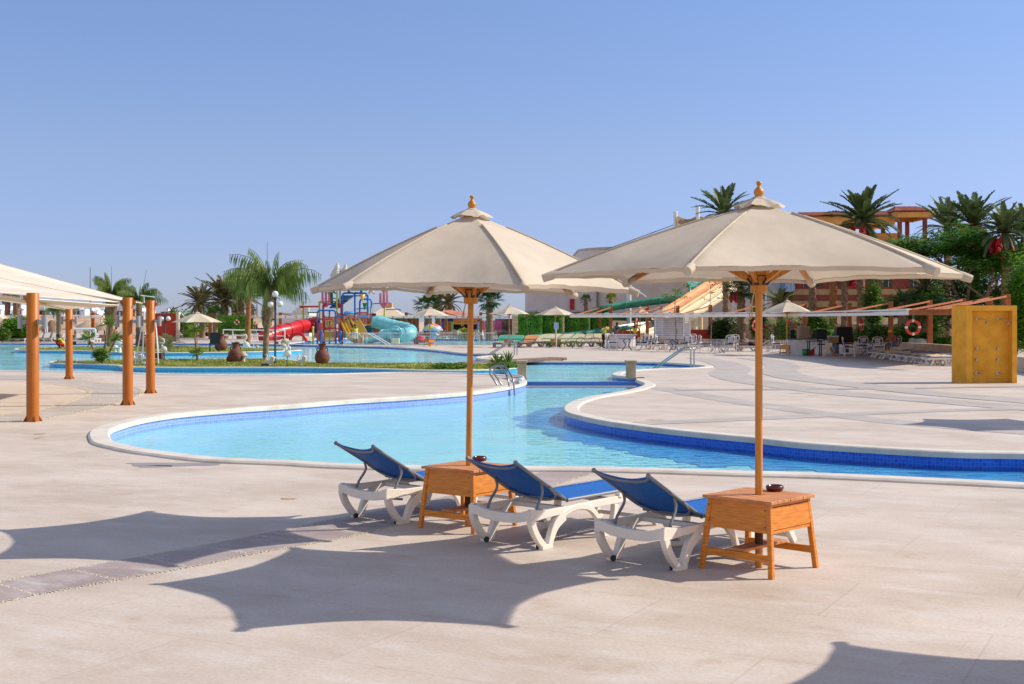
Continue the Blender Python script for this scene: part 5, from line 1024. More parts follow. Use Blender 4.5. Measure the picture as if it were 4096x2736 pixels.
for x in (1460, 1560, 1655): m = MB(); m.beam(TQ(x, 1268, -3), TQ(x - 5, 1349, -3), .18); m.build('post', ORNG2, tent)
m = MB(); m.box(TQ(1560, 1300, 3.5), (6.2, .4, 1.8)); m.build('back_wall', STW, tent)
m = MB(); m.beam(TQ(1640, 1290, -5), TQ(1656, 1345, -5), .2); m.beam(TQ(1645, 1290, -5), TQ(1628, 1345, -5), .2); m.beam(TQ(1580, 1292, -5), TQ(1648, 1290, -5), .2); m.build('brace', RUST, tent)
# ---- thatched umbrellas & sandy terraces left ----
THAT = M('thatch', '#8a7460', .95, c2='#b39c84', sc_=4, bump=.8, bsc=20)
for i, (x, yt, Y, r, lb) in enumerate(((236, 1280, 122, 1.7, 'thatched parasol behind the crouching man'), (300, 1285, 130, 1.5, 'thatched parasol right of the farthest orange post'), (345, 1286, 128, 1.6, 'thatched parasol between the farthest and second orange posts'), (180, 1288, 134, 1.5, 'thatched parasol left of the crouching man'), (390, 1290, 138, 1.5, 'thatched parasol near the shaggy palm trunk'), (418, 1287, 126, 1.4, 'thatched parasol just left of the second orange post'))):
    p = at(x, 0, Y); zt_ = pz(yt, Y); t = thing('thatched_parasol', lb, 'parasol', p, 0, 'thatched parasols on the sandy bank'); m = MB(); m.cyl((0, 0, 0), (0, 0, zt_), .07, 6); m.build('pole', BARK, t); m = MB(); m.lathe([(r, zt_ - .85), (r * .98, zt_ - .78), (r * .55, zt_ - .42), (.12, zt_), (0, zt_ + .1)], (0, 0, 0), 16); m.build('thatch_roof', THAT, t)
for i, (x, y, Y, s, lb) in enumerate(((215, 1325, 114, .9, 'upright brown boulder left of the farthest orange post'), (322, 1335, 116, .5, 'pale boulder on the left bank'), (3660, 1340, 80, .5, 'white boulder below the big life ring'), (3680, 1352, 79, .45, 'pale boulder beside the white boulder'), (3705, 1350, 81, .4, 'small grey boulder near the pergola post'), (245, 1345, 113.5, .35, 'little grey rock right of the brown boulder'))):
    m = MB(); 
    def rk(u, v, s=s, i=i):
        a, b = u * 2 * math.pi, v * math.pi; d = Vector((math.sin(b) * math.cos(a), math.sin(b) * math.sin(a), -math.cos(b))); return d * s * (1 + .35 * noise.noise(d * 1.6 + Vector((i, 0, 0))))
    m.grid(rk, 14, 9); o = m.build('boulder', STW if i < 2 else M('pale_rock', '#b5a894', .9, .2, 3, bump=.5, bsc=8)); o.location = (at(x, 0, Y).x, Y, s * .6); o.scale = (1, 1, 1.4 if i == 0 else .9); tag(o, lb, 'rock')
# ---- pergola: timber posts, sloping arms, rolled white awning ----
AWN = M('awning_cloth', '#e8e1d6', .8, .06, 6); AWNL = M('awning_beam', '#c9a98a', .6, c2='#d8bfa4')
def pergola(label, posts_, fronts, zt_, beam_pts, zb, dark_from=None):
    c = Vector((posts_[0][0], posts_[0][1], 0)); t = thing('pergola', label, 'pergola', c)
    for p in posts_: m = MB(); m.box((p[0] - c.x, p[1] - c.y, zt_ / 2), (.26 if zt_ > 2.9 else .3, .24, zt_)); m.build('post', ORNG2, t, bevel=.01)
    for p, f in zip(posts_, fronts): m = MB(); m.beam(Vector((p[0], p[1], zt_ - .08)) - c, Vector((f[0], f[1], zb + .06)) - c, .06, .08); m.build('arm', ORNG2, t)
    bp = [Vector((p[0], p[1], 0)) - c for p in beam_pts]; m = MB(); m2 = MB()
    for i in range(len(bp) - 1):
        dk = dark_from is not None and i >= dark_from
        a, b = bp[i] + Vector((0, 0, zb)), bp[i + 1] + Vector((0, 0, zb))
        if dk: m2.beam(a, b, .2, .22)
        else:
            m.beam(a + Vector((0, 0, -.02)), b + Vector((0, 0, -.02)), .26, .16); m.beam(a + Vector((0, .25, .12)), b + Vector((0, .25, .12)), .2, .07)
    m.build('rolled_awning', AWN, t)
    if dark_from is not None: m2.build('edge_beam', ORNG2, t)
    m = MB()
    for i in range(len(bp) - 1):
        a, b = bp[i], bp[i + 1]; n = max(1, int((b - a).length / .95))
        for k in range(n): q = a.lerp(b, k / n) + Vector((0, -.0, zb)); m.box(q, (.05, .30, .2))
    m.build('awning_bracket', ORNG2, t)
    return t
pp = [(2401, 108), (2443, 106), (2589, 104.5), (2644, 103), (2711, 101), (2841, 96), (3036, 92), (3219, 89), (3398, 86), (3563, 80), (3719, 74), (3851, 69), (3957, 63.5), (4028, 58.6)]
ff = [(2300, 86), (2353, 85), (2470, 83), (2540, 81.5), (2620, 79.5), (2722, 76.5), (2898, 73), (3040, 70), (3230, 65.5), (3366, 61), (3506, 56), (3610, 52.5), (3693, 50), (3740, 48.5)]
W_ = lambda x, Y: ((x - CX) * Y / F, Y)
per = pergola('long timber pergola with a rolled white awning curving across the right background', [W_(*p) for p in pp], [W_(*p) for p in ff], 3.0, [W_(2285, 86.5), *[W_(*p) for p in ff[1:11]], W_(3590, 52.5), W_(3645, 50.3), W_(3740, 48.8), W_(3900, 47)], 2.12, dark_from=12)
# slats over the right end (their shade stripes the paving)
m = MB(); c = Vector((*W_(*pp[0]), 0))
for i in range(8, 13):
    a0, a1, b0, b1 = Vector((*W_(*ff[i]), 2.17)), Vector((*W_(*ff[i + 1]), 2.17)), Vector((*W_(*pp[i]), 2.21)), Vector((*W_(*pp[i + 1]), 2.21))
    for k in range(34): f = k / 34; m.beam(a0.lerp(b0, f) - c, a1.lerp(b1, f) - c, .26, .03)
m.build('shade_slats', ORNG2, per)
lp = [(628 / 2.613 + 600, 128), (970, 128), (1122, 128), (1625, 128), (1783, 128), (1923, 126)]
lf = [(x + 62, 122) for x, _ in lp[:5]] + [(2040, 121)]
pergola('far timber pergola with pale awning rail behind the parasols and play frame', [W_(*p) for p in lp], [W_(*p) for p in lf], 2.65, [W_(850, 122), W_(1100, 122), W_(1400, 122), W_(1700, 122), W_(2042, 121)], 2.15)
pergola('far timber pergola rail behind the orange sail posts on the left', [W_(30 / 1 - 60, 118), W_(175, 118), W_(372, 118)], [W_(30, 113), W_(216, 113), W_(412, 113)], 2.6, [W_(-120, 113), W_(216, 113), W_(416, 113)], 2.15)
# ---- louvred hut ----
Yl = 94; LW = M('louvre_white', '#cfd0d6', .6, .05, 5); c = at(2690, 0, Yl); hut = thing('louvred_hut', 'white louvred changing hut behind the cafe tables', 'hut', c); zt_ = pz(1268, Yl)
def louv(name, x0, x1, y):
    m = MB(); n = 15
    for k in range(n): m.box(((x0 + x1) / 2, y, .12 + (zt_ - .2) * k / (n - 1)), (x1 - x0, .05, .085), rot=(-.35, 0, 0))
    m.build(name, LW, hut)
xw = lambda x: (x - 2690) * Yl / F
louv('left_louvre', xw(2622), xw(2650), -.3); louv('middle_louvre', xw(2650), xw(2732), .4); louv('right_louvre', xw(2734), xw(2757), -.3)
for x in (2619, 2650, 2732, 2757): m = MB(); m.box((xw(x), -.32 if x != 2650 else 0, zt_ / 2), (.1, .12, zt_)); m.build('post', LW, hut)
m = MB(); m.box((xw(2688), .2, zt_ + .03), (xw(2760) - xw(2616), 1.6, .08)); m.build('roof_slab', LW, hut); m = MB(); m.box((xw(2688), 1.6, zt_ / 2), (2.3, .05, zt_ - .1)); m.build('back_panel', M('hut_shade', '#9a8f8c', .8), hut)
# ---- shower wall ----
YW = M('ochre_render', '#d8961e', .75, c2='#e4a836', sc_=2.5, bump=.25, bsc=14); g0 = G(3885, 1533); sw = thing('shower_wall', 'ochre yellow outdoor shower wall with two chrome heads on the right', 'shower', g0, 0)
k = g0.y / F; X = lambda x: (x - 3885) * k; Z = lambda y: H - (y - HZ) * k
m = MB(); x0, x1, x2 = X(3833), X(3888), X(4068); zt_ = Z(1222); dep = .9
xi0, xi1, zi = X(3889), X(4049), Z(1243)
m.box(((X(3866) + xi0) / 2, dep / 2, zt_ / 2), (xi0 - X(3866), dep, zt_)); m.box(((xi1 + x2) / 2, dep / 2, zt_ / 2), (x2 - xi1, dep, zt_)); m.box(((xi0 + xi1) / 2, dep / 2, (zt_ + zi) / 2), (xi1 - xi0, dep, zt_ - zi)); m.box(((xi0 + xi1) / 2, .28 + (dep - .28) / 2, zi / 2), (xi1 - xi0, dep - .28, zi))
m.add([(X(3866), 0, 0), (X(3866), dep, 0), (X(3833), .55, 0), (X(3833), .4, 0), (X(3866), 0, zt_), (X(3866), dep, zt_), (X(3833), .55, zt_), (X(3833), .4, zt_)], [(0, 3, 7, 4), (3, 2, 6, 7), (2, 1, 5, 6), (4, 7, 6, 5)])
b_ = m.build('wall_body', YW, sw)
m = MB(); m.grid(lambda u, v: Vector((X(3838) + (x2 - X(3838)) * u, .1 + .7 * v, zt_ + .012 + .012 * noise.noise(Vector((u * 30, v * 8, 0))))), 40, 8); m.build('rough_top', M('cement', '#8d867a', .95, .2, 6, bump=.6, bsc=20), sw)
for xs in (3919, 4004):
    m = MB(); x = X(xs); z = Z(1276); m.cyl((x, .28, z), (x, .25, z), .035, 14); m.tube([(x, .26, z), (x + .08, .1, z + .005), (x + .16, .02, z - .01), (x + .18, -.01, z - .05)], .009, 8); m.lathe([(.012, .07), (.02, .04), (.045, .0), (.045, -.01)], (x + .185, -.01, z - .13), 14); m.build('shower_head', CHROME, sw)
    for yy in (1396, 1440): m = MB(); z = Z(yy); m.cyl((x, .28, z), (x, .24, z), .038, 14); m.cyl((x, .25, z), (x, .2, z), .018, 10); m.build('valve_knob', CHROME, sw)
    m = MB(); z = Z(1494); m.cyl((x, .28, z), (x, .25, z), .045, 14); m.tube([(x, .26, z), (x + .05, .18, z + .01), (x + .09, .15, z)], .014, 8); m.build('foot_tap', CHROME, sw)
# ---------------- water slides ----------------
GRF = M('green_fibreglass', '#2f7a62', .35, .12, 1.2, c2='#4c9a7c', spec=.5); GRL = M('pale_green_fibreglass', '#5aa888', .35, .12, 1.2); ORF = M('orange_fibreglass', '#e0945a', .35, .1, 1.2, c2='#e8a870'); CRF = M('cream_fibreglass', '#d8c79a', .4, .08, 1.2, c2='#e0d2aa')
def flume(m, pts, r, n=10, open_=.5, per=5, th=.05):
    pts = catmull([Vector(p) for p in pts], per); k = len(pts); vs = []
    for i, p in enumerate(pts):
        t = (pts[min(i + 1, k - 1)] - pts[max(i - 1, 0)]); t.z *= .3; t.normalize(); x = t.cross(Vector((0, 0, 1))).normalized(); 
        rr = r * (1.0 + .0)
        for q in range(2):
            for j in range(n + 1):
                a = -math.pi * (.5 + open_ * .12) + math.pi * (1 + open_ * .24) * j / n; rad = rr - q * th; vs.append(p + x * math.sin(a) * rad + Vector((0, 0, -math.cos(a) * rad)))
    W = 2 * (n + 1); fs = []
    for i in range(k - 1):
        for j in range(n): fs += [(i * W + j, i * W + j + 1, (i + 1) * W + j + 1, (i + 1) * W + j), (i * W + n + 1 + j, (i + 1) * W + n + 1 + j, (i + 1) * W + n + 2 + j, i * W + n + 2 + j)]
        fs += [(i * W, (i + 1) * W, (i + 1) * W + n + 1, i * W + n + 1), (i * W + n, i * W + 2 * n + 1, (i + 1) * W + 2 * n + 1, (i + 1) * W + n)]
    m.add(vs, fs, True); return pts
tp_ = [(2960, 1078, 128), (2880, 1106, 127), (2810, 1118, 124), (2772, 1130, 121), (2780, 1150, 119.5), (2760, 1172, 119), (2700, 1184, 118.5), (2648, 1190, 118), (2560, 1201, 117.5), (2480, 1212, 117), (2415, 1226, 116.5), (2385, 1242, 118), (2405, 1253, 121), (2460, 1257, 123), (2540, 1259, 123), (2630, 1262, 122), (2690, 1268, 119), (2690, 1278, 115), (2630, 1286, 112), (2540, 1296, 110), (2463, 1308, 108.5), (2350, 1325, 107), (2250, 1334, 106), (2150, 1341, 105), (2070, 1347, 104.5)]
gs = thing('water_slide', 'twisting dark green open water slide winding in front of the grey hall', 'water slide', (0, 0, 0)); m = MB(); path = flume(m, [P(*p) - Vector((0, 0, .05)) for p in tp_], .56, th=.06); m.build('flume', GRF, gs)
m = MB()
for i in range(0, len(path) - 1, 4):
    p, q = path[i], path[i + 1]; t = (q - p); t.z *= .3; t.normalize(); x = t.cross(Vector((0, 0, 1))).normalized()
    m.tube([p + x * math.sin(a) * .59 + Vector((0, 0, -math.cos(a) * .59)) for a in [-1.7 + 3.4 * j / 8 for j in range(9)]], .035, 5)
m.build('flange', GRL, gs)
m = MB(); 
for (x, y, Y, yb) in ((2516, 1135, 119, 1320), (2780, 1150, 120, 1320)):
    m.cyl(P(x, y, Y + 1) * 1, at(x, 0, Y + 1), .22, 10)
m.build('support_column', WSTEEL, gs); m = MB(); m.tube([P(2516, 1140, 120), P(2585, 1188, 118)], .06, 6); m.tube([P(2770, 1128, 122), P(2820, 1150, 121)], .07, 6); m.tube([P(2778, 1112, 123), P(2850, 1142, 123)], .07, 6); m.build('strut', WSTEEL, gs)
os_ = thing('water_slide', 'straight two-lane orange and cream slide dropping to the pool', 'water slide', (0, 0, 0))
cl = [(3010, 1072, 124), (2900, 1140, 118), (2780, 1218, 112.5), (2690, 1275, 109), (2620, 1312, 107), (2540, 1336, 105.5), (2440, 1348, 104.5), (2300, 1352, 104), (2180, 1354, 103.5)]
pts = catmull([P(*p) for p in cl], 5)
ipts = [p for p in pts if p.x > (2640 - CX) * p.y / F]
def lane(name, prof, mat, p_=pts, par=os_):
    m = MB(); vs = []; k = len(prof)
    for i, p in enumerate(p_):
        t = p_[min(i + 1, len(p_) - 1)] - p_[max(i - 1, 0)]; t.z = 0; t.normalize(); n_ = Vector((-t.y, t.x, 0)); n_ = n_ if n_.y > 0 else -n_
        for a, z in prof: vs.append(p + n_ * a * .8 + Vector((0, 0, z * .8)))
    m.add(vs, [(i * k + j, i * k + j + 1, (i + 1) * k + j + 1, (i + 1) * k + j) for i in range(len(p_) - 1) for j in range(k - 1)], True); return m.build(name, mat, par)
lane('orange_lane', [(1.5, .95), (1.42, 1.0), (1.35, .55), (.9, .42), (.2, .42), (.02, .55), (0, .62)], ORF, ipts)
lane('orange_side', [(0.0, .62), (-.05, .62), (-.06, .12), (.2, .05)], ORF, ipts); lane('cream_lane', [(-.06, .18), (-.2, -.02), (-.9, -.05), (-1.3, .1), (-1.38, .12), (-1.42, .1), (-1.46, -.62), (-1.3, -.75), (1.2, -.6), (1.5, .35)], CRF)
m = MB()
for x, yb in ((2780, 1226), (2807, 1210)): p = P(x, yb, 113); m.cyl((p.x, p.y + .4, 0), (p.x, p.y + .4, p.z - .4), .15, 10)
m.build('support_column', CRF, os_)
# slide ends in the pool
def mouth(label, x, yb, mat, w_=1.2, h=1.15):
    g = G(x, yb, .0); t = thing('slide_mouth', label, 'water slide', g); m = MB()
    m.grid(lambda u, v: Vector((-1.3 + 2.6 * u * 1.0, 0, 0)) + Vector((0, -w_ / 2 * math.cos(v * math.pi), .05 + h * (1 - u) ** .8 * .55 - (h * .5) * math.sin(v * math.pi) * (1) + .4)), 14, 12); m.build('chute', mat, t, solid=.06); return t
def mouthp(label, prof, mat, Y=101.3, d=1.3):
    c = at(prof[0][0], 0, Y); t = thing('slide_mouth', label, 'water slide', c); n = len(prof); v = [P(x, y, Y) - c for x, y in prof]
    for q in v: q.z = max(q.z, -.28)
    m = MB(); m.add([(q.x, q.z * .9, q.z) for q in v] + [(q.x, d + q.z * .9, q.z) for q in v], [tuple(range(n)), tuple(reversed(range(n, 2 * n)))] + [(i, n + i, n + (i + 1) % n, (i + 1) % n) for i in range(n)]); m.build('chute', mat, t, bevel=.03, seg=2)
    m = MB(); x0, x1 = min(q.x for q in v), max(q.x for q in v); zt_ = max(q.z for q in v); m.box(((x0 + x1) / 2, zt_ * .5 - .03, zt_ * .55), ((x1 - x0) * .8, .05, .05)); m.build('side_flange', mat, t)
mouthp('green open end of the twisting slide at the pool', [(1986, 1392), (1993, 1352), (1999, 1342), (2028, 1340), (2096, 1342), (2096, 1392), (2026, 1392), (2022, 1362), (2016, 1372), (2012, 1392)], GRL)
mouthp('orange lane end of the straight slide at the pool', [(2088, 1392), (2096, 1356), (2104, 1345), (2114, 1341), (2162, 1341), (2154, 1352), (2148, 1364), (2140, 1392), (2124, 1392), (2122, 1366), (2108, 1366), (2104, 1392)], ORF, 100.9)
mouthp('long pale cream run-out of the straight slide', [(2134, 1392), (2146, 1358), (2158, 1344), (2176, 1338), (2200, 1337), (2330, 1336), (2500, 1335), (2500, 1392)], CRF, 100.4)
st = thing('slide_tower', 'white braced steel tower behind the bushy fan palm', 'tower', at(2985, 0, 126)); m = MB()
for a, b in ((-1.6, -1.6), (1.6, -1.6), (1.6, 1.6), (-1.6, 1.6)): m.beam((a, b, 0), (a, b, 6.8), .22)
m.build('column', WSTEEL, st); m = MB()
for z in (1.2, 3.6): m.beam((-1.6, -1.6, z), (1.6, -1.6, z + 2.2), .1); m.beam((1.6, -1.6, z), (-1.6, -1.6, z + 2.2), .1)
m.build('brace', WSTEEL, st); m = MB(); m.box((0, 0, 6.7), (3.8, 3.8, .15)); m.build('deck', WSTEEL, st)
# ---------------- water play structure ----------------
BLU = M('play_blue', '#1060b4', .35, .12, 2, c2='#1a78cc'); REDP = M('play_red', '#b01018', .35, .12, 2, c2='#c81c22'); YLP = M('play_lime', '#b9bc4a', .4, .12, 2, c2='#c8cb62'); COR = M('play_coral', '#d8503a', .4, .12, 2, c2='#e86a50'); YSL = M('play_yellow', '#d9a01c', .35, .12, 2, c2='#e6b83a'); YP2 = M('play_pale_yellow', '#d6b04c', .4, .1, 2); GRP = M('play_green', '#1c7a3a', .4, .15, 2); PNK = M('play_pink', '#d26a7c', .45, .1, 3); AQU = M('aqua_fibreglass', '#6fb8bc', .28, .06, .8, c2='#8accce', spec=.5); SHL = M('shell_white', '#c4b4a4', .6, c2='#ddd2c6', sc_=6, bump=.3, bsc=10); LBL = M('play_light_blue', '#5aa0d0', .4, .1, 3); SKYB = M('bucket_green', '#5f9484', .5, .2, 3, c2='#8ab8a4')
Y0 = 113.5; PO = P(1420, 1365, Y0); PO.z = 0; play = thing('water_play_structure', 'colourful water play frame of blue, red and yellow pipes with tipping bucket and slides', 'play structure', PO)
def W2(x, y, d=0): return P(1250 + x / 5.226, 1100 + y / 5.226, Y0 + d) - PO
def W2g(x, d=0): v = W2(x, 1385, d); v.z = -.3; return v
def pipe(name, mat, pts, r, per=0, par=None):
    pts = [W2(*p) if not isinstance(p, Vector) else p for p in pts]
    # round the corners
    out = [pts[0]]
    for i in range(1, len(pts) - 1):
        a, b, c = pts[i - 1], pts[i], pts[i + 1]; q = .25; la = min(q, (a - b).length * .45); lc = min(q, (c - b).length * .45); pa = b + (a - b).normalized() * la; pc = b + (c - b).normalized() * lc
        out += [pa, pa.lerp(b, .5).lerp(b.lerp(pc, .5), .5), pc]
    out.append(pts[-1]); m = MB(); r = r * 1.2; m.tube(out, r, 9); 
    for p in (pts[0], pts[-1]): m.ell(p, r * 1.35, 8, 6)
    return m.build(name, mat, par or play)
g_ = W2g
pipe('blue_pipe', BLU, [g_(100), (100, 740), (480, 740), g_(490)], .062); pipe('blue_pipe', BLU, [(500, 855), (560, 850), (635, 870)], .045)
pipe('blue_pipe', BLU, [g_(620, 1.5), (625, 380, 1.5), (885, 375, 1.5), g_(888, 1.5)], .075); pipe('blue_pipe', BLU, [(900, 380, 1.4), (1155, 385, 1.4), g_(1160, 1.4)], .075); pipe('blue_pipe', BLU, [(640, 435, 2.4), (1140, 435, 2.4)], .05)
pipe('blue_pipe', BLU, [(985, 960, 3), (990, 505, 3), (1230, 505, 3), g_(1250, 3)], .07); pipe('blue_pipe', BLU, [(757, 200, 1.5), (757, 350, 1.5)], .07); pipe('blue_pipe', BLU, [(1017, 215, 1.5), (1017, 350, 1.5)], .07); pipe('blue_pipe', BLU, [(507, 200, 1), (510, 380, 1)], .03)
pipe('blue_pipe', BLU, [(1270, 600, 2), (1610, 585, 2)], .04); pipe('blue_pipe', BLU, [(1545, 725, 1), (1800, 715, 1), (1840, 735, 1)], .04); pipe('blue_pipe', BLU, [(320, 620, 1), (590, 612, 1)], .05); pipe('blue_pipe', BLU, [(930, 710, 2), (1150, 690, 2)], .04); pipe('blue_pipe', BLU, [(350, 490, 2), (480, 490, 2)], .035); pipe('blue_pipe', BLU, [(190, 560, 2), (470, 555, 2)], .035)
pipe('blue_pipe', BLU, [(640, 830, .5), (930, 800, .5)], .05); pipe('blue_pipe', BLU, [g_(582, -1), (582, 1200, -1)], .09); pipe('blue_pipe', BLU, [g_(180, -1), (180, 1180, -1)], .09); pipe('blue_pipe', LBL, [g_(255, 1), (255, 860, 1)], .05); pipe('blue_pipe', BLU, [g_(355, 3), (355, 760, 3)], .06)
pipe('red_pipe', REDP, [g_(225, .3), (222, 615, .3), (260, 612, .3)], .085); pipe('red_pipe', REDP, [(560, 612, .3), (605, 618, .3), g_(612, .3)], .085); pipe('red_pipe', REDP, [(-205, 722 - 62, 1), (100, 660, 1)], .06)
for x, yt, yb, d in ((145, 575, 1000, 1), (512, 390, 1000, .8), (1508, 665, 1180, 1.5), (1222, 680, 1030, 2), (10, 1100, 1385, -1), (-195, 580, 1385, 1.5)): pipe('yellow_pipe', YLP, [W2(x, yt, d), W2(x, yb, d) if yb < 1300 else g_(x, d)], .075)
pipe('yellow_pipe', YLP, [(145, 590, 1), (180, 560, 1)], .06); pipe('red_pipe', PNK, [(290, 190, 1.2), (515, 197, 1.2)], .035); pipe('green_pipe', GRP, [(395, 240, 1.5), (408, 600, 1.5)], .10)
for a, b, c in (((430, 330), (440, 290), (455, 280)), ((440, 335), (470, 320), (478, 315)), ((400, 420), (350, 430), (335, 380)), ((450, 360), (500, 400), (515, 395))): pipe('green_arm', GRP, [(*a, 1.4), (*b, 1.4), (*c, 1.4)], .055)
pipe('green_pipe', GRP, [(-90, 785, 1.2), (150, 790, 1.2)], .04)
# platforms and rails
def pbox(name, mat, x0, y0, x1, y1, d0, d1, par=None): a, b = W2(x0, y0), W2(x1, y1); m = MB(); m.box(((a.x + b.x) / 2, (d0 + d1) / 2, (a.z + b.z) / 2), (abs(b.x - a.x), d1 - d0, abs(a.z - b.z))); return m.build(name, mat, par or play)
pbox('platform', YP2, 620, 1028, 1265, 1052, .6, 3.4); pbox('platform', COR, 265, 1105, 480, 1130, .6, 3); pbox('platform', COR, -100, 1065, 135, 1085, .2, 2.2); pbox('side_panel', COR, 120, 1000, 215, 1385, .1, .25); pbox('side_panel', COR, 520, 1000, 605, 1385, .5, .62); pbox('side_panel', COR, 1240, 810, 1270, 1050, .6, .8); pbox('side_panel', REDP, 1215, 800, 1315, 850, .6, .72)
def rail(x0, x1, y0, y1, d, n, mat=COR, name='railing'):
    m = MB(); a, b, c, e = W2(x0, y0, d), W2(x1, y0, d), W2(x0, y1, d), W2(x1, y1, d); m.tube([a, b], .045, 6); m.tube([c, e], .04, 6)
    for i in range(n + 1): m.tube([a.lerp(b, i / n), c.lerp(e, i / n)], .032, 5)
    m.build(name, mat, play)
rail(265, 480, 880, 1105, .7, 11); rail(640, 880, 850, 1020, .7, 12); rail(930, 1150, 780, 1015, .7, 11); rail(930, 1160, 900, 1015, 3.3, 8); rail(520, 610, 810, 1000, .7, 5); rail(0, 95, 880, 1120, .3, 5); rail(1165, 1260, 815, 1040, .8, 4); rail(1275, 1510, 1080, 1190, 3, 14); pbox('side_panel', COR, 705, 870, 735, 1020, .6, .68); pbox('side_panel', COR, 845, 850, 880, 1020, .6, .68)
pbox('light_panel', LBL, 945, 845, 1165, 890, .3, .4); m = MB(); a = W2(362, 1010, .5); m.torus(a, .27, .075, 'y', 20, 8); m.build('ring_window', YSL, play)
m = MB()
for i in range(9):
    a, b = W2(245, 1385 - i * 28, -.6 + i * .14), W2(475, 1385 - i * 28, -.6 + i * .14); m.beam(a, b, .3, .09)
m.build('stair_tread', YP2, play); pipe('hand_rail', COR, [(480, 1150, .3), (545, 1210, -.5), (550, 1385, -.6)], .04); pipe('hand_rail', COR, [(170, 1150, .3), (220, 1220, -.6), (222, 1385, -.7)], .04); pbox('side_panel', PNK, 470, 1150, 500, 1385, -.5, -.4); pbox('tube_side', COR, 120, 1150, 150, 1385, -.5, -.4)
# sloping net ramp with yellow stripes
m = MB(); cs = [W2(350, 690, 1), W2(540, 690, 1), W2(870, 440, 2.6), W2(600, 440, 2.6)]; m.grid(lambda u, v: (cs[0] * (1 - u) + cs[1] * u) * (1 - v) + (cs[3] * (1 - u) + cs[2] * u) * v, 6, 6)
rmp = m.build('ramp_roof', M('ramp_blue', '#16466a', .6, .2, 4), play, solid=.06); m = MB()
for k in range(5):
    f = .1 + k * .2; m.beam((cs[0] * (1 - .1) + cs[1] * .1).lerp(cs[3], f) - Vector((0, .06, .05)), (cs[0] * .1 + cs[1] * .9).lerp(cs[2], f) - Vector((0, .06, .05)), .12, .08)
m.build('ramp_slat', YSL, rmp)
# tipping bucket, hoppers
m = MB(); c = W2(893, 325, 1.5); m.lathe([(0, 0), (.78, 0), (.80, .1), (.86, .9), (.95, 1.6), (.9, 1.6), (.8, .2), (0, .1)], c, 20); m.build('tipping_bucket', SKYB, play)
m = MB(); c = W2(1040, 550, 1); m.lathe([(.05, 0), (.26, .62), (.2, .62), (.03, .05)], c, 12); m.build('yellow_cone', YSL, play); m = MB(); c = W2(1095, 730, 1); m.lathe([(.05, 0), (.24, .62), (.2, .62), (.03, .05)], c, 12); m.build('green_cone', GRP, play)
m = MB(); c = W2(765, 790, .3); m.ell(c, (.5, .3, .16), 12, 8); m.build('blue_dish', LBL, play)
# shells, star fish, corals
def shell(name, x, y, d, s, mat=SHL, spikes=True):
    c = W2(x, y, d); m = MB(); m.ell(c, (s, s * .7, s * .75), 12, 8)
    for k in range(5): m.lathe([(s * .62 * (1 - k * .17), 0), (s * .7 * (1 - k * .17), s * .1), (s * .45 * (1 - k * .17), s * .22)], c + Vector((s * .1 * k, 0, s * (.35 + k * .2))), 10)
    m.build(name, mat, play)
shell('white_shell', 715, 250, .6, .32); shell('white_shell', 1110, 265, .6, .36, M('shell_brown', '#8a5a44', .6, c2='#d8c8ba', sc_=7)); shell('white_shell', 1510, 300, 1, .38)
m = MB(); c = W2(275, 330, .8); m.lathe([(.0, .62), (.35, .55), (.6, .3), (.68, .05), (.64, 0)], c - Vector((0, 0, .1)), 16); m.build('scallop_shell', SHL, play); m = MB(); m.box(c + Vector((0, 0, -.1)), (1.3, .5, .08)); m.build('teal_plate', AQU, play)
for x, y in ((280, 500), (1490, 520)):
    m = MB(); 
    for dx, h in ((-.3, .8), (0, 1.7), (.3, 1.0)): b = W2(x, y, .8); m.tube([b + Vector((0, 0, -.7)), b + Vector((dx, 0, -.3)), b + Vector((dx, 0, h * .75))], [.11, .12, .09], 7)
    m.build('pink_coral', PNK, play)
m = MB(); c = W2(1230, 290, .7)
for k in range(5): a = k * 1.257 + .3; m.tube([c, c + Vector((math.cos(a) * .42, 0, math.sin(a) * .55 - .05))], [.16, .06], 7)
m.build('starfish', M('starfish_pink', '#d8a8a0', .6, .1, 5), play)
for x, y, s in ((690, -20 - 0, 1.0), (690 + 130, -10, .7)):
    m = MB(); c = P(1345 if s == 1 else 1378, 1085 if s == 1 else 1078, Y0 + 1.5) - PO
    for k in range(6): r_ = .62 * s * (1 - k * .15); m.lathe([(r_ * .8, 0), (r_, .1 * s), (r_ * .7, .26 * s)], c + Vector((.02 * k, 0, k * .19 * s - .5 * s)), 12)
    m.build('spiral_shell', SHL, play)
m = MB(); c = P(1360, 1100, Y0 + 1.5) - PO; m.cyl(c - Vector((0, 0, 3)), c, .09, 8); m.ell(c - Vector((0, 0, .3)), (.9, .4, .22), 12, 8); m.build('shell_post', SHL, play)
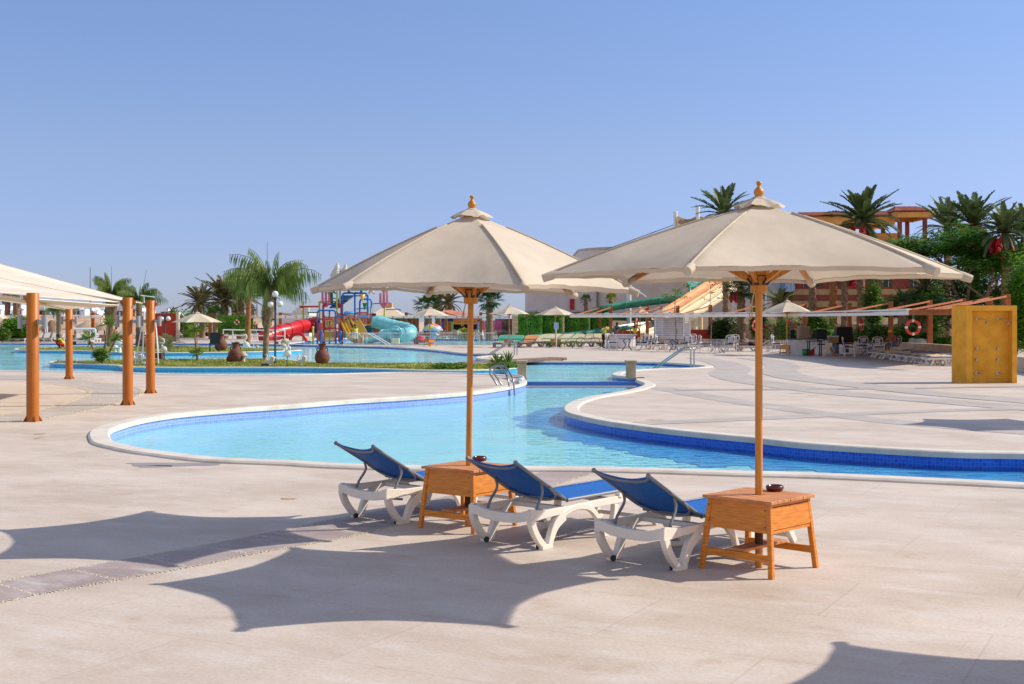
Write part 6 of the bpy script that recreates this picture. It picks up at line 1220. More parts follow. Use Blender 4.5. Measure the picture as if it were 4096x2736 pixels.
# yellow slides
def yslide(name, pa, pb, w_, mat):
    m = MB(); pts = catmull([W2(*p) for p in (pa[0], pa[1], pb[0], pb[1])], 6); vs = []; k = len(pts)
    for p in pts:
        for a, z in ((-w_ / 2 - .06, .32), (-w_ / 2, .36), (-w_ / 2 + .03, .05), (0, 0), (w_ / 2 - .03, .05), (w_ / 2, .36), (w_ / 2 + .06, .32), (w_ / 2 + .04, -.06), (-w_ / 2 - .04, -.06)): vs.append(p + Vector((a, 0, z)))
    m.add(vs, [(i * 9 + j, i * 9 + (j + 1) % 9, (i + 1) * 9 + (j + 1) % 9, (i + 1) * 9 + j) for i in range(k - 1) for j in range(9)], True); m.build(name, mat, play)
yslide('slide', ((650, 960, .4), (720, 1140, -.3)), ((830, 1330, -1.4), (930, 1400, -2.4)), .62, YP2); yslide('slide', ((740, 1010, .4), (800, 1150, -.3)), ((900, 1330, -1.4), (990, 1405, -2.4)), .62, YSL); yslide('slide', ((870, 960, .4), (950, 1100, -.3)), ((1060, 1300, -1.4), (1180, 1410, -2.4)), .75, YP2)
pipe('rung_ladder', BLU, [(1000, 1085, 1), (1150, 1085, 1)], .09); 
for i in range(4): pipe('rung_ladder', GRP if i % 2 == 0 else BLU, [(985, 1120 + i * 32, 1.2), (1230, 1120 + i * 32, 1.2)], .05)
# tube slides
def tubeslide(name, mat, pts, r, par, ring=4):
    pts = catmull(pts, 5); m = MB(); m.tube(pts, r, 16); o = m.build(name, mat, par)
    for i in range(0, len(pts) - 1, ring): m = MB(); t = (pts[i + 1] - pts[i]).normalized() * .05; m.tube([pts[i] - t, pts[i] + t], r * 1.07, 16); m.build('joint_ring', mat, o)
    return o
tubeslide('aqua_tube_slide', AQU, [W2(1265, 960, 1), W2(1400, 985, 1), W2(1600, 1050, .8), W2(1800, 1100, .5), W2(1950, 1130, -.2), W2(2050, 1180, -1.5), W2(2000, 1235, -3), W2(1850, 1255, -3.2), W2(1650, 1260, -2.6), W2(1450, 1290, -2)], .58, play)
m = MB(); c = W2(1730, 1215, -4.4); m.tube([c + Vector((-.0, .5, 0)), c + Vector((0, -.1, 0))], [.5, .62], 20, cap=False); m.torus(c + Vector((0, -.1, 0)), .56, .08, 'y', 24, 6); m.ell(c + Vector((0, .45, 0)), (.3, .1, .22), 10, 6); m.build('tube_mouth', AQU, play)
m = MB(); m.grid(lambda u, v: W2(1100 + 620 * u, 1385 - 95 * u, -2.5) + Vector((0, -.7 * math.cos(v * math.pi), -.5 * math.sin(v * math.pi) + .3)), 10, 10); m.build('aqua_open_slide', AQU, play, solid=.05)
RT = [W2(340 - 390 + 0, 1000, 1.2)]
red = tubeslide('red_tube_slide', REDP, [P(1262, 1304, Y0 + 1) - PO, P(1225, 1304, Y0) - PO, P(1190, 1310, Y0 - 1.5) - PO, P(1150, 1322, Y0 - 3) - PO, P(1110, 1330, Y0 - 4) - PO, P(1075, 1345, Y0 - 5) - PO, P(1052, 1352, Y0 - 5.5) - PO], .62, play, 5)
m = MB(); c = P(1192, 1362, Y0 - 4) - PO; c.z = 0
for k in range(3): m.torus(c + Vector((-1.8 + k * .25, 0, .1)), .62, .1, 'y', 22, 6, .5)
m.torus(c + Vector((0, 0, 0)), .7, .14, 'y', 22, 6, .5); m.build('red_arch', REDP, play); pbox('red_box', REDP, -100, 900, 110, 1060, .6, 1.5)
m = MB(); p = P(1208, 1228, Y0 + 1.5) - PO; m.ell(p, (.26, .2, .13), 10, 6); m.build('blue_dish', BLU, play)
# side spinner rope bar
pipe('rope_bar', REDP, [P(1205, 1227, Y0) - PO, P(1270, 1226, Y0) - PO], .06); pipe('blue_pipe', BLU, [P(1223, 1170, Y0 + 1.5) - PO, P(1224, 1213, Y0 + 1.5) - PO], .03)
# mushroom fountain
c = at(1731, 0, 108); mf = thing('mushroom_fountain', 'painted mushroom fountain in the children pool behind the small parasol', 'fountain', c); zt_ = pz(1294, 108); zr = pz(1321, 108); m = MB(); rr = 42 * 108 / F; m.lathe([(0, zt_), (rr * .4, zt_ - .06), (rr * .75, zt_ - .24), (rr, zr), (rr * .97, zr - .04), (0, zr + .05)], (0, 0, 0), 28)
def patch_mat():
    m_, N, L, b = node_mat('mushroom_paint'); tc = N.new('ShaderNodeTexCoord'); v = N.new('ShaderNodeTexVoronoi'); v.inputs['Scale'].default_value = 2.1; L.new(tc.outputs['Object'], v.inputs['Vector']); s_ = N.new('ShaderNodeSeparateColor'); L.new(v.outputs['Color'], s_.inputs[0]); r = ramp(N, L, s_.outputs[0], [(0, '#8fb2c4'), (.55, '#8fb2c4'), (.56, '#d8c860'), (.8, '#d86a50'), (.95, '#d8a080')]); r.color_ramp.interpolation = 'CONSTANT'; L.new(r.outputs[0], b.inputs['Base Color']); b.inputs['Roughness'].default_value = .5; return m_
m.build('cap', patch_mat(), mf); m = MB(); m.lathe([(.22, -.4), (.19, zr * .5), (.16, zr + .05)], (0, 0, 0), 14); m.build('stem', LBL, mf)
m = MB(); c = at(1665, 0, 112); rs_ = thing('red_fountain', 'red toadstool seat fountain standing in the children pool', 'fountain', c); m.cyl((0, 0, -.3), (0, 0, .75), .2, 12); m.build('post', REDP, rs_); m = MB(); m.ell((.45, 0, .1), (.5, .4, .22), 12, 8); m.ell((.35, 0, .42), (.28, .25, .1), 12, 8); m.build('seat', M('play_watermelon', '#d0303c', .4, .1, 3), rs_)
# ---------------- rails and pool fittings ----------------
def handrail(label, pts, r=.022, w_=.35, offs=(0, .0), cat='handrail', mat=None, post=None):
    pts = [Vector(p) for p in pts]; c = Vector((pts[0].x, pts[0].y, 0)); t = thing('handrail', label, cat, c, 0)
    for k in range(2):
        o_ = Vector((offs[0] * k, offs[1] * k, 0)); q = [p - c + o_ for p in pts]; out = [q[0]]
        for i in range(1, len(q) - 1):
            a, b, d = q[i - 1], q[i], q[i + 1]; out += [b + (a - b).normalized() * .07, b + ((a - b).normalized() + (d - b).normalized()) * .02, b + (d - b).normalized() * .07]
        out.append(q[-1]); m = MB(); m.tube(out, r, 8); 
        if k == 0 and post:
            for pp_ in post: m.tube([Vector(pp_) - c, Vector((pp_[0], pp_[1], 0)) - c], r, 8)
        m.build('rail', mat or CHROME, t)
    return t
a = G(2763, 1474, 0); Yh_ = a.y
handrail('steel handrails sloping into the upper pool on its right lobe', [(a.x, a.y, 0), P(2763, 1392, Yh_), P(2730, 1391, Yh_), P(2604, 1480, Yh_ + 1.0)], .028, offs=(.16, .25))
a = G(2057, 1421, 0); handrail('steel handrails sloping to the spit right of the left parasol pole', [(a.x, a.y, 0), P(2057, 1362, a.y), P(2045, 1360, a.y), P(1945, 1423, a.y - 1)], .03, offs=(.14, .2))
a = G(1437, 1380, 0); handrail('white-grey handrails by the play frame pool steps, left pair', [(a.x, a.y, 0), P(1437, 1334, a.y), P(1400, 1333, a.y), P(1330, 1400, a.y - 4)], .03, offs=(.25, .3)); a = G(1452, 1380, 0); handrail('white sloping handrails beside the aqua slide, right pair', [(a.x, a.y, 0), P(1452, 1334, a.y), P(1475, 1335, a.y), P(1550, 1380, a.y + .5)], .035, offs=(.25, .3), mat=WSTEEL)
# pool ladder with hooped rails
lad = thing('pool_ladder', 'chrome pool ladder with two looped rails at the peninsula tip', 'pool ladder', G(2010, 1545, 0)); O2 = G(2010, 1545, 0)
for (bx, by, tx, ty, ex, ey) in ((1990, 1542, 1985, 1490, 2041, 1568), (2007, 1541, 2002, 1484, 2060, 1567)):
    b = G(bx, by, 0); Yb = b.y; q = [P(bx, by, Yb), P(bx - 16, by - 25, Yb), P(bx - 31, by - 48, Yb - .2), P(bx - 29, by - 66, Yb - .3), P(bx - 12, by - 78, Yb - .5), P(bx + 10, by - 76, Yb - .7), P(bx + 32, by - 48, Yb - 1.0), P(ex - 8, ey - 45, Yb - 1.2), P(ex, ey, Yb - 1.3) + Vector((0, 0, -.2))]
    m = MB(); m.tube([v - O2 for v in catmull(q, 5)], .024, 8); m.build('rail', CHROME, lad)
for dz_ in (.25, .5): m = MB(); p = G(2041, 1560, -.1 - dz_ * .4) - O2; m.beam(p, p + Vector((.3, .02, 0)), .06, .03); m.build('step', CHROME, lad)
m = MB(); q = [G(2068, 1519, .16), G(2085, 1518, .17), G(2092, 1512, .17), G(2080, 1505, .16), G(2030, 1500, .1)]; c = q[0].copy(); c.z = 0; m.tube([v - c for v in catmull(q, 4)], .04, 8); o = m.build('curved_pipe', WSTEEL); o.location = c; tag(o, 'low curved white pipe rail behind the chrome ladder', 'pipe')
# pillars on the weir
PILM = M('sandstone', '#a59a7c', .8, c2='#c2b694', sc_=2.2, bump=.3, bsc=12)
def pillar(label, x, yb, w_, yt):
    g = G(x, yb, 0); k = g.y / F; t = thing('stone_pillar', label, 'pillar', (g.x, g.y + .21, 0), 0); h = (yb - yt) * k; m = MB(); m.box((0, 0, h / 2 - .03), (w_ * k, .42, h - .06)); m.build('shaft', PILM, t, bevel=.01); m = MB(); m.box((0, 0, h - .02), (w_ * k + .07, .5, .07)); m.build('cap', PILM, t, bevel=.01)
pillar('squat stone pillar at the left end of the weir, beside the ladder', 2088, 1513, 36, 1445); pillar('squat stone pillar at the right end of the weir, rust stained', 2526, 1514, 37, 1444)
m = MB(); a = P(1860, 1455, 54.2); b = P(2235, 1434, 57.5); c = (a + b) / 2; t = thing('footbridge', 'long weathered plank footbridge across the channel above the yuccas', 'footbridge', (c.x, c.y, 0)); c0 = Vector((c.x, c.y, 0)); m.beam(a - c0, b - c0, 1.1, .12); m.build('plank_deck', M('weathered_wood', '#6d5648', .9, c2='#8f7868', sc_=3, stretch=(1, 8, 8)), t)
for q in (a, b): m = MB(); m.box(Vector((q.x, q.y, q.z / 2 - .02)) - c0, (.35, 1.2, q.z + .06)); m.build('bearer', DKW, t)
# ---------------- background furniture ----------------
FU = 'small cream parasols around the far pools'
def far_umb(label, x, yb, ytip, w_, drop, rz=.3):
    g = G(x, yb); k = g.y / F; return umbrella(label, g, rz, w_ / 2 * k, H - (ytip - HZ) * k, drop, FU, detail=False, base_r=.035)
far_umb('cream parasol on the rear lawn beside the red wall', 789, 1396, 1290, 200, .62); far_umb('cream parasol over the wooden table in front of the mushroom fountain', 1719, 1386, 1263, 165, .55)
far_umb('cream parasol between two tan loungers right of the left pole', 2037, 1388, 1257, 172, .55); far_umb('cream parasol behind the blue notice sign', 2222, 1387, 1261, 172, .55, .9); far_umb('cream parasol beside the covered drinks machines, right of the nearest pole', 3148, 1421, 1249, 215, .58, .15)
far_umb('cream parasol top showing over the pergola rail, left one', 2560, 1376, 1257, 90, .5); far_umb('cream parasol top showing over the pergola rail, right one', 2652, 1376, 1259, 115, .5); far_umb('cream parasol at the left frame edge behind the bush', -18, 1366, 1276, 120, .6)
def far_table(label, x, yb, rz): return dup(t2, G(x, yb), rz, label)
far_table('small wood table under the parasol by the mushroom fountain', 1719, 1386, .7); far_table('small wood table between the two tan loungers', 2037, 1388, .6); far_table('small wood table behind the blue notice sign', 2222, 1387, .5); far_table('small wood table under the parasol beside the drinks machines', 3150, 1421, .75)
# loungers
LW_ = lounger('white upright lounger in the far left row, leftmost', at(48, 0, 108.5), R(-90), 'white loungers in a row along the far left rock wall', 48., PLASW, M('white_sling', '#cfcac0', .7, .05, 10))
for x, lb in ((78, 'white upright lounger in the far left row, second from the left'), (108, 'white upright lounger in the far left row, half behind the nearest orange post'), (160, 'white upright lounger just right of the nearest orange post'), (190, 'white upright lounger left of the crouching man'), (222, 'white upright lounger directly behind the crouching man'), (262, 'white upright lounger behind the farthest orange post'), (318, 'white upright lounger right of the farthest orange post'), (352, 'white upright lounger left of the three-headed yucca'), (386, 'white upright lounger behind the three-headed yucca')): dup(LW_, at(x, 0, 108.5), R(-90 + rnd(-5, 5)), lb)
ORD = ['first', 'second', 'third', 'fourth', 'fifth', 'sixth', 'seventh', 'eighth', 'ninth', 'tenth', 'eleventh', 'twelfth']
grp = 'white loungers lined up behind the children pool'
for i in range(12): dup(LW_, at(1662 + i * 29, 0, 127.5 + (i % 2) * .4), R(200 + rnd(-12, 12)) if i % 3 else R(-60), ORD[i] + ' white lounger from the left in the row behind the children pool', grp)
LT = lounger('tan lounger left of the small table, foot towards the pool', at(2000, 0, 87), R(-95), 'tan loungers by the far parasols', 4., M('tan_plastic', '#8f7a68', .5, .1, 4), M('tan_sling', '#b59f88', .7, .1, 10))
for x, yb, a, lb in ((2090, 1389, -80, 'tan lounger right of the small table, foot towards the pool'), (2165, 1388, 185, 'tan lounger left of the blue notice sign'), (2205, 1386, 175, 'tan lounger right behind the blue notice sign'), (2275, 1388, 185, 'tan lounger among the dry plants, left one'), (2320, 1388, 5, 'tan lounger among the dry plants, middle one'), (2365, 1387, 182, 'tan lounger beside the parked bicycle')): dup(LT, G(x, yb), R(a), lb)
gB = 'blue loungers along the beige planter wall'
for i, (x, yb, a, lb) in enumerate(((2600, 1398, 12, 'blue lounger behind the counter, first along the planter wall'), (2660, 1398, 170, 'blue lounger behind the second cafe chair'), (2700, 1400, 10, 'blue lounger at the foot of the sapling by the hut'), (2780, 1400, 175, 'blue lounger behind the cafe chairs by the pergola post'), (2948, 1404, 172, 'blue lounger with a cream bundle, left of the nearest pole'), (3012, 1405, 172, 'blue lounger just left of the nearest parasol pole'), (3072, 1406, 172, 'blue lounger with a person lying on it, right of the nearest pole'))): dup(L3, G(x, yb), R(a), lb, gB)
LF = lounger('flat blue lounger with towel nearest in the right row, next to the shower wall', G(3717, 1463) + Vector((1.45, 0, 0)), R(182), 'flat blue loungers fanned out in a row before the planter wall', 5.)
RN = ['flat blue lounger second from the shower wall in the right row', 'flat blue lounger third from the shower wall, towel hanging off', 'flat blue lounger fourth from the shower wall', 'flat blue lounger in the middle of the right row', 'flat blue lounger third from the far end of the right row', 'flat blue lounger second from the far end of the right row', 'flat blue lounger at the far end of the right row']
rowp = [(3697, 1459), (3670, 1455), (3636, 1451), (3605, 1447), (3575, 1443), (3531, 1438), (3497, 1432)]
def towel(label, loc, rz, up=0.):
    m = MB(); m.grid(lambda u, v: Vector((.25 + 1.2 * u, -.36 + .72 * v, .375 + .012 * noise.noise(Vector((u * 8, v * 5, loc[0]))) + up * max(0, .4 - u) - (.10 if v in (0, 1) else 0))), 18, 10); o = m.build('towel', TOWEL, None, solid=.012); o.location = loc; o.rotation_euler = (0, 0, rz); tag(o, label, 'towel', 'cream towels spread on the right hand loungers')
for i, ((x, y), lb) in enumerate(zip(rowp, RN)):
    p = G(x, y) + Vector((1.45, 0, 0)); dup(LF, p, R(182 + rnd(-4, 4)), lb)
    if i in (1, 2, 3, 5, 6): towel('cream towel spread on the %s lounger of the right row' % {1: 'third', 2: 'fourth', 3: 'middle', 5: 'second farthest', 6: 'farthest'}[i], p, R(182))
towel('cream towel hanging over the nearest lounger of the right row', G(3705, 1461) + Vector((1.6, .5, 0)), R(185))
up_ = dup(L3, G(3560, 1420), R(188), 'blue lounger with raised back and a cream towel, behind the right row', gB); towel('cream towel over the raised lounger at the back of the right row', G(3585, 1418) , R(188), .6)
# cafe chairs and tables
CW = M('cafe_white_metal', '#dcd8d0', .45, .08, 5); NAVY = M('navy_fabric', '#0b1c4e', .75, .15, 20); ARM = M('wood_arm', '#a8703a', .5, .1, 8); TBL = M('blue_metal', '#24487c', .4, .1, 8)
def cafe_chair(label, loc, rz, group):
    t = thing('cafe_chair', label, 'chair', loc, rz, group)
    for sx, sy in ((-.24, -.24), (.24, -.24), (-.24, .24), (.24, .24)): m = MB(); m.tube([(sx, sy, 0), (sx, sy, .44)], .016, 6); m.build('leg', CW, t)
    m = MB(); m.box((0, 0, .44), (.52, .52, .03)); m.build('seat_frame', CW, t); m = MB(); m.box((0, -.01, .485), (.48, .48, .06)); m.build('cushion', NAVY, t, bevel=.02)
    fr = MB(); q = [Vector((-.24, .24, .44)), Vector((-.245, .32, .86)), Vector((-.2, .345, .95)), Vector((0, .355, .985)), Vector((.2, .345, .95)), Vector((.245, .32, .86)), Vector((.24, .24, .44))]; fr.tube(catmull(q, 4), .018, 6)
    fr.beam((-.24, .325, .88), (.24, .325, .88), .03, .035); fr.beam((-.24, .275, .56), (.24, .275, .56), .03, .035)
    for x in (-.11, .11): fr.beam((x, .272, .56), (x, .325, .88), .025, .03)
    for k in range(4): f = .1 + k * .25; fr.beam((-.11, .275 + .05 * f, .56 + .32 * f), (.11, .275 + .05 * f, .56 + .32 * f), .02, .045)
    fr.build('backrest', CW, t)
    for x in (-.175, .175): m = MB(); m.beam((x, .29, .58), (x, .315, .86), .11, .02, up=(1, 0, 0)); m.build('back_pad', NAVY, t)
    for s in (-1, 1): m = MB(); m.tube(catmull([Vector((s * .27, .29, .68)), Vector((s * .28, .0, .70)), Vector((s * .28, -.22, .68))], 4), .026, 6, squash=.6); m.build('armrest', ARM, t); m = MB(); m.tube([(s * .27, -.22, .68), (s * .25, -.24, .44)], .014, 6); m.build('arm_post', CW, t)
    return t
GC = 'white metal cafe chairs with navy cushions'
c1 = cafe_chair('white cafe chair left of the first blue table, turned to the right', G(2452, 1402), R(80), GC)
for x, y, a, lb in ((2566, 1403, -60, 'white cafe chair right of the first blue table'), (2584, 1399, -40, 'white cafe chair tucked behind the one right of the first table'), (2648, 1408, 70, 'white cafe chair left of the second blue table'), (2742, 1406, -30, 'white cafe chair right of the second table, back to the pool'), (2762, 1401, -35, 'white cafe chair behind the one right of the second table'), (2822, 1410, 62, 'white cafe chair by the handrails, left of the third table'), (2918, 1411, -18, 'white cafe chair right of the third table, back to the pool'), (2934, 1406, -25, 'white cafe chair partly behind the one right of the third table'), (3112, 1409, 60, 'white cafe chair behind the small parasol'), (3282, 1412, 170, 'white chair behind the black bar stand'),
                    (3398, 1427, 70, 'white cafe chair left of the right hand table, side view'), (3448, 1419, 175, 'white cafe chair behind the right hand table'), (3514, 1427, -8, 'white cafe chair with its back to the pool at the right hand table'), (3574, 1421, -80, 'white cafe chair the man in the yellow cap sits in')): dup(c1, G(x, y), R(a) + math.pi * 0, lb)
def cafe_table(label, loc):
    t = thing('cafe_table', label, 'table', loc, 0, 'round blue metal cafe tables'); m = MB(); m.lathe([(0, .70), (.5, .70), (.52, .715), (.5, .73), (0, .73)], (0, 0, 0), 24); m.build('tabletop', TBL, t)
    for k in range(4): a = k * 1.571 + .6; d = Vector((math.cos(a), math.sin(a), 0)); m = MB(); m.tube(catmull([d * .12 + Vector((0, 0, .7)), d * .3 + Vector((0, 0, .6)), d * .12 + Vector((0, 0, .35)), d * .42 + Vector((0, 0, 0))], 5), .016, 6); m.build('leg', TBL, t)
    return t
ct = cafe_table('round blue table between the first two cafe chairs', G(2508, 1402)); dup(ct, G(2697, 1407), 0, 'round blue table in the middle of the cafe chairs'); dup(ct, G(2868, 1411), .4, 'round blue table left of the nearest parasol pole'); dup(ct, G(3470, 1426), .2, 'round blue table by the man in the yellow cap')
t = thing('black_stand', 'black bar stand in front of the covered machines', 'stand', G(3258, 1424)); m = MB(); m.box((0, 0, .76), (.75, .5, .05)); m.build('top', DARKM, t)
for x, y in ((-.3, -.2), (.3, -.2), (-.3, .2), (.3, .2)): m = MB(); m.box((x, y, .37), (.05, .05, .74)); m.build('leg', DARKM, t)
# counter
WCL = M('white_tablecloth', '#c9c4c2', .85, c2='#dad6d2', sc_=2, bump=.3, bsc=5); g = G(2482, 1394); t = thing('counter', 'white-skirted counter the staff lean on', 'counter', g)
m = MB(); m.grid(lambda u, v: Vector((-.95 + 1.9 * u + .02 * math.sin(u * 40) * (1 - v), -.35 + .7 * abs(2 * u - 1) ** 3 * .5 + .02 * math.sin(u * 60) * (1 - v), .88 * v)), 60, 4); m.build('skirt', WCL, t, solid=.02); m = MB(); m.box((0, .05, .9), (2.1, .85, .05)); m.build('counter_top', WCL, t, bevel=.01); m = MB(); m.box((0, .42, .44), (1.8, .05, .86)); m.build('back_board', WCL, t)
# drinks station
def cover(name, label, x, yb, w_, h, d, mat, z0=0., taper=.92):
    g = G(x, yb); m = MB(); k = 10
    def fn(u, v): a = u * 2 * math.pi; sx = max(-1, min(1, math.cos(a) * 1.35)); sy = max(-1, min(1, math.sin(a) * 1.35)); f = 1 - (1 - taper) * v; n_ = .03 * noise.noise(Vector((math.cos(a) * 3, math.sin(a) * 3, v * 4 + x))); return Vector((sx * w_ / 2 * f * (1 + n_), sy * d / 2 * f, z0 + h * v))
    m.grid(fn, 32, 6); m.grid(lambda u, v: fn(u, 1) * (1 - v) + Vector((0, 0, z0 + h + .04)) * v, 32, 4); o = m.build(name, mat); o.location = g; tag(o, label, 'cover'); return o
BLK = M('black_cover', '#0b0b0d', .6, .3, 4, bump=.3, bsc=8); CANV = M('taupe_cover', '#8d7a66', .85, .1, 4, bump=.3, bsc=8)
t = thing('drinks_table', 'table draped in white cloth under the covered machines', 'table', G(3205, 1421)); m = MB(); m.add([(-.75, -.3, 0), (-.0, -.3, 0), (.75, -.35, .5), (.75, -.3, .82), (-.75, -.3, .82), (-.75, .35, 0), (.75, .35, .3), (.75, .35, .82), (-.75, .35, .82)], [(0, 1, 2, 3, 4), (4, 3, 7, 8), (0, 4, 8, 5), (1, 2, 6, 5), (2, 3, 7, 6)]); m.build('cloth', WCL, t); m = MB(); m.box((0, 0, .84), (1.5, .7, .04)); m.build('tabletop', DARKM, t)
cover('covered_machine', 'drinks machine under a taupe fabric cover on the draped table', 3216, 1419, .72, .62, .5, CANV, .87); cover('covered_box', 'small black box left of the taupe covered machine', 3168, 1418, .26, .45, .3, BLK, .87); cover('covered_machine', 'black covered machine between the taupe one and the palm trunk', 3280, 1420, .62, .52, .5, BLK, .82, .98); cover('tall_cover', 'tall black tarpaulin covering a stand beside the orange palm trunk', 3374, 1415, 1.05, .95, .7, BLK, .5, .82)
t = thing('cooler', 'white glass-fronted cooler on castors left of the cafe chair', 'cooler', G(3383, 1422)); m = MB(); m.box((0, 0, .33), (.55, .5, .5)); m.build('cabinet', CW, t); m = MB(); m.box((-.05, -.26, .35), (.28, .02, .36)); m.build('glass_door', M('cooler_glass', '#5a4436', .2, .3, 6), t)
for x in (-.22, .22): m = MB(); m.ell((x, -.2, .04), .04, 8, 6); m.build('castor', DARKM, t)
t = thing('grey_cabinet', 'dark low cabinet left of the white cooler', 'cabinet', G(3352, 1420)); m = MB(); m.box((0, 0, .33), (.34, .45, .5)); m.build('cabinet', DARKM, t); m = MB(); m.box((0, -.23, .33), (.3, .012, .44)); m.build('door', METALG, t)
m = MB(); t = thing('folding_stand', 'folded wooden A-frame stand on the paving by the drinks table', 'stand', G(3318, 1427)); m.beam((-.32, 0, 0), (0, 0, .5), .08, .12); m.build('leg', M('pale_plywood', '#c9a878', .7, .1, 5), t); m = MB(); m.beam((.32, 0, 0), (0, .02, .5), .08, .12); m.build('leg', ORNG2, t)
t = thing('tray_stand', 'tan tray stand behind the wooden A-frame', 'stand', G(3332, 1419)); m = MB(); m.box((0, 0, .78), (.5, .35, .3)); m.build('box', M('cardboard', '#a8865c', .8, .1, 4), t); m = MB(); m.box((0, 0, .97), (.52, .4, .06)); m.build('tray', WSTEEL, t); m = MB(); m.box((0, 0, .3), (.06, .06, .62)); m.build('leg', DARKM, t)
m = MB(); m.lathe([(0, 0), (.15, 0), (.18, .35), (.16, .35), (0, .05)], (0, 0, 0), 14); o = m.build('bin', GRP); o.location = G(3222, 1423); tag(o, 'green plastic bin under the draped table', 'bin'); m = MB(); m.box((0, 0, .2), (.35, .3, .4)); o = m.build('crate', REDP, bevel=.02); o.location = G(3243, 1421); tag(o, 'red crate right of the green bin', 'crate')
m = MB(); m.lathe([(0, 0), (.045, 0), (.05, .05), (.05, .2), (.02, .27), (.018, .3), (0, .3)], (0, 0, 0), 12); o = m.build('bottle', M('clear_blue_plastic', '#6f9cc0', .15, .1, 5)); o.location = G(3331, 1424); o.scale = (2, 2, 1.7); tag(o, 'big clear blue water bottle behind the A-frame', 'bottle')
# notice signs
def sign(label, x, yb, x0, x1, y0, y1, face, frame=WSTEEL, lines=True):
    g = G(x, yb); k = g.y / F; t = thing('notice_sign', label, 'sign', g); zc = H - ((y0 + y1) / 2 - HZ) * k; w_, h = (x1 - x0) * k, (y1 - y0) * k; m = MB(); m.cyl((0, 0, 0), (0, 0, zc + h / 2), .025, 8); m.build('post', WSTEEL, t); m = MB(); m.box((0, -.04, zc), (w_, .03, h)); m.build('frame', frame, t); m = MB(); m.box((0, -.06, zc), (w_ * .82, .01, h * .86)); b_ = m.build('panel', face, t)
    if lines:
        for q in range(5): m = MB(); m.box((0, -.067, zc + h * (.3 - .14 * q)), (w_ * (.6 - .1 * (q % 2)), .004, h * .035)); m.build('text_line', WSTEEL, b_)
sign('light blue notice board on a white post in front of the box hedges', 2225, 1394, 2216, 2234, 1291, 1317, LBL); sign('white notice board hanging behind the left cream parasol', 790, 1372, 783, 798, 1292, 1310, WSTEEL, METALG, False)
# life rings
RING = M('ring_orange', '#c8401a', .5, .08, 6); RINGY = M('ring_yellow', '#d88c10', .5, .08, 6)
def ring(label, x, y, Y, dia, rz, mat=RING, hang=None):
    p = P(x, y, Y); t = thing('life_ring', label, 'life ring', p, rz, 'life rings'); m = MB(); m.torus((0, 0, 0), dia / 2 * .82, dia / 2 * .19, 'y', 28, 8); m.build('ring', mat, t)
    for k in range(4):
        a = k * 1.571 + .02; d = Vector((math.cos(a), 0, math.sin(a))); m = MB(); m.tube([d * dia / 2 * .82 - Vector((-math.sin(a), 0, math.cos(a))) * .04, d * dia / 2 * .82 + Vector((-math.sin(a), 0, math.cos(a))) * .04], dia / 2 * .2, 8); m.build('band', WSTEEL, t)
    if hang: m = MB(); m.tube([(0, 0, dia * .3), (0, 0, hang)], .02, 5); m.build('hanger', METALG, t)
ring('big orange life ring hanging face-on left of the shower wall', 3652, 1309, 50.2, .63, 0, hang=.5); ring('orange life ring hanging half turned under the awning, left of the big one', 3446, 1298, 62, .62, R(62), hang=.45); ring('orange life ring seen edge-on by the drinks staff', 2546, 1293, 80, .62, R(75), hang=.4)
ring('reddish life ring fixed to the pink plank fence', 1937, 1296, 139, .62, 0, M('ring_faded', '#a8301c', .6)); ring('small orange life ring hanging before the clipped hedge behind the lawns', 947, 1289, 108, .42, R(15), hang=.35); ring('yellow-orange life ring hanging edge-on over the three-headed yucca', 411, 1283, 100, .55, R(70), RINGY, hang=.35); ring('orange life ring barely showing left of the nearest pole', 3020, 1302, 74, .62, R(50), hang=.4)
